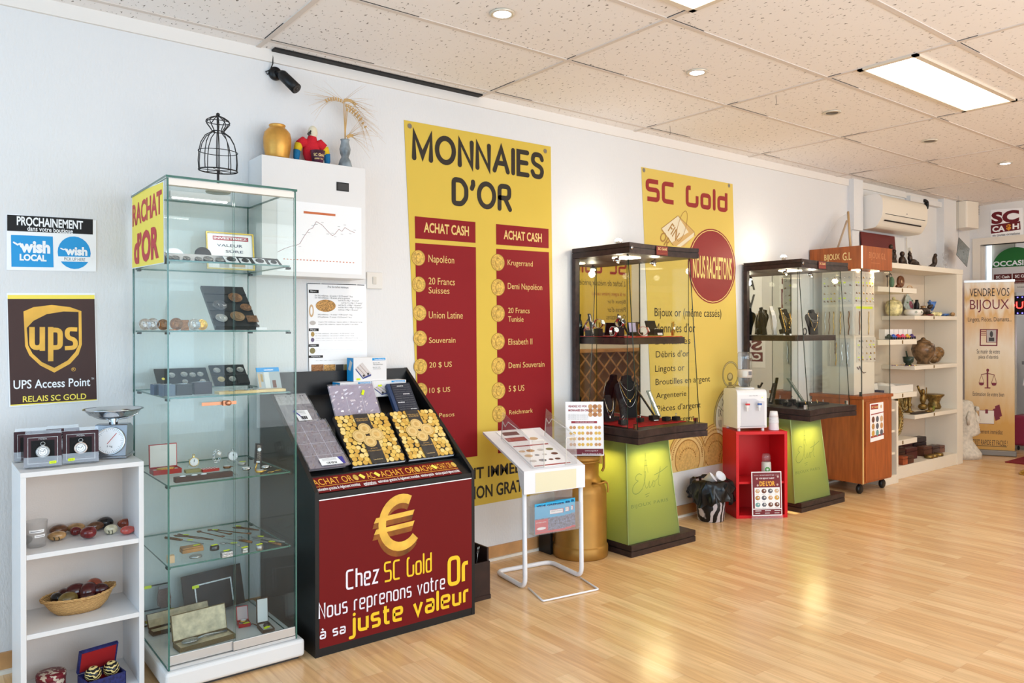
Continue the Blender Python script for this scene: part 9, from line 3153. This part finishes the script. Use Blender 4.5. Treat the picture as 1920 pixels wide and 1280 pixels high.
t, b = osheet('poster', 'blue flea market poster beside the yellow one on the opposite wall', 'poster', 6.28, 6.50, 1.02, 1.45, CY)
b.text('VIDE GRENIER', .01, .37, .21, .41, M('leaflet_navy'), .0006, .03).rect(.03, .22, .19, .33, LW, .0004).rect(0, 0, .22, .16, M('leaflet_red2'), .0004)
b.obj('lettering', t)
WDO = M('oak_counter', (170, 120, 66), .45, var=.12, scale=8)
t = T('lattice_counter', 'oak counter with a crossed lattice front on the opposite side', 'counter', (7.2, -3.80, 0))
B().box(6.35, 8.1, -3.96, -3.72, 0, .12, WDO).box(6.35, 8.1, -3.96, -3.70, .96, 1.0, WDO).box(6.35, 6.41, -3.96, -3.72, .12, .96, WDO).box(8.04, 8.1, -3.96, -3.72, .12, .96, WDO).box(6.41, 8.04, -3.96, -3.90, .12, .96, M('counter_dark_board', (120, 84, 50), .6)).obj('counter_body', t)  # darker brown board behind the lattice
b = B(plane((8.04, -3.735, .12), (-1, 0, 0)))
for i in range(-4, 9):
	for s_ in (1, -1):
		u0 = i * .22
		pts = [(u0, 0.0 if s_ > 0 else .84), (u0 + .84, .84 if s_ > 0 else 0.0)]
		a_, c_ = Vector(pts[0]), Vector(pts[1])
		t0 = max(0, -a_.x / .84) if a_.x < 0 else 0
		t1 = min(1, (1.63 - a_.x) / .84)
		if t1 <= t0:
			continue
		p0, p1 = a_.lerp(c_, t0), a_.lerp(c_, t1)
		b.tube([(p0.x, p0.y, .006 * s_), (p1.x, p1.y, .006 * s_)], .013, WDO, 4)
b.obj('lattice', t)
t, b = osheet('poster', 'brown delivery sign on the opposite wall below the yellow poster', 'poster', 7.80, 8.02, 1.05, 1.35, BROWN)
b.poly([(.05, .27), (.17, .27), (.17, .12), (.11, .06), (.05, .12)], SH, .0004).text('UPS', .07, .14, .15, .21, BROWN, .0008, .05)
b.obj('lettering', t)
# cash shop posters on the end wall, mirrored in the second case
for i, (y0, y1, z0, z1) in enumerate(((-2.30, -1.95, 1.35, 2.15), (-3.0, -2.5, .75, 1.15), (-3.35, -2.55, 1.45, 2.0))):
	b = B(plane((XE - .001, 0, 0), (0, -1, 0)))
	b.prism([(-y1, z0), (-y0, z0), (-y0, z1), (-y1, z1)], 0, .002, LW)
	t = tag(b.obj('poster'), ('white cash shop poster right of the doorway', 'low cash shop poster further along the end wall', 'wide buy and sell poster high on the end wall')[i], 'poster')
	b = B(plane((XE - .0034, 0, 0), (0, -1, 0)))
	w_, h_ = y1 - y0, z1 - z0
	if i == 2:
		b.text('ACHAT', -y1 + .1, z0 + h_ * .55, -y0 - .1, z0 + h_ * .9, DARK, .0004, .03).text('VENTE', -y1 + .1, z0 + h_ * .1, -y0 - .1, z0 + h_ * .45, DARK, .0004, .03)
	else:
		b.text('SC', -y1 + w_ * .1, z0 + h_ * .55, -y0 - w_ * .1, z0 + h_ * .92, CR, .0004, .05).rect(-y1 + w_ * .08, z0 + h_ * .2, -y0 - w_ * .08, z0 + h_ * .5, CR, .0004).text('CASH', -y1 + w_ * .14, z0 + h_ * .25, -y0 - w_ * .14, z0 + h_ * .45, LW, .0008, .04)
	b.obj('lettering', t)
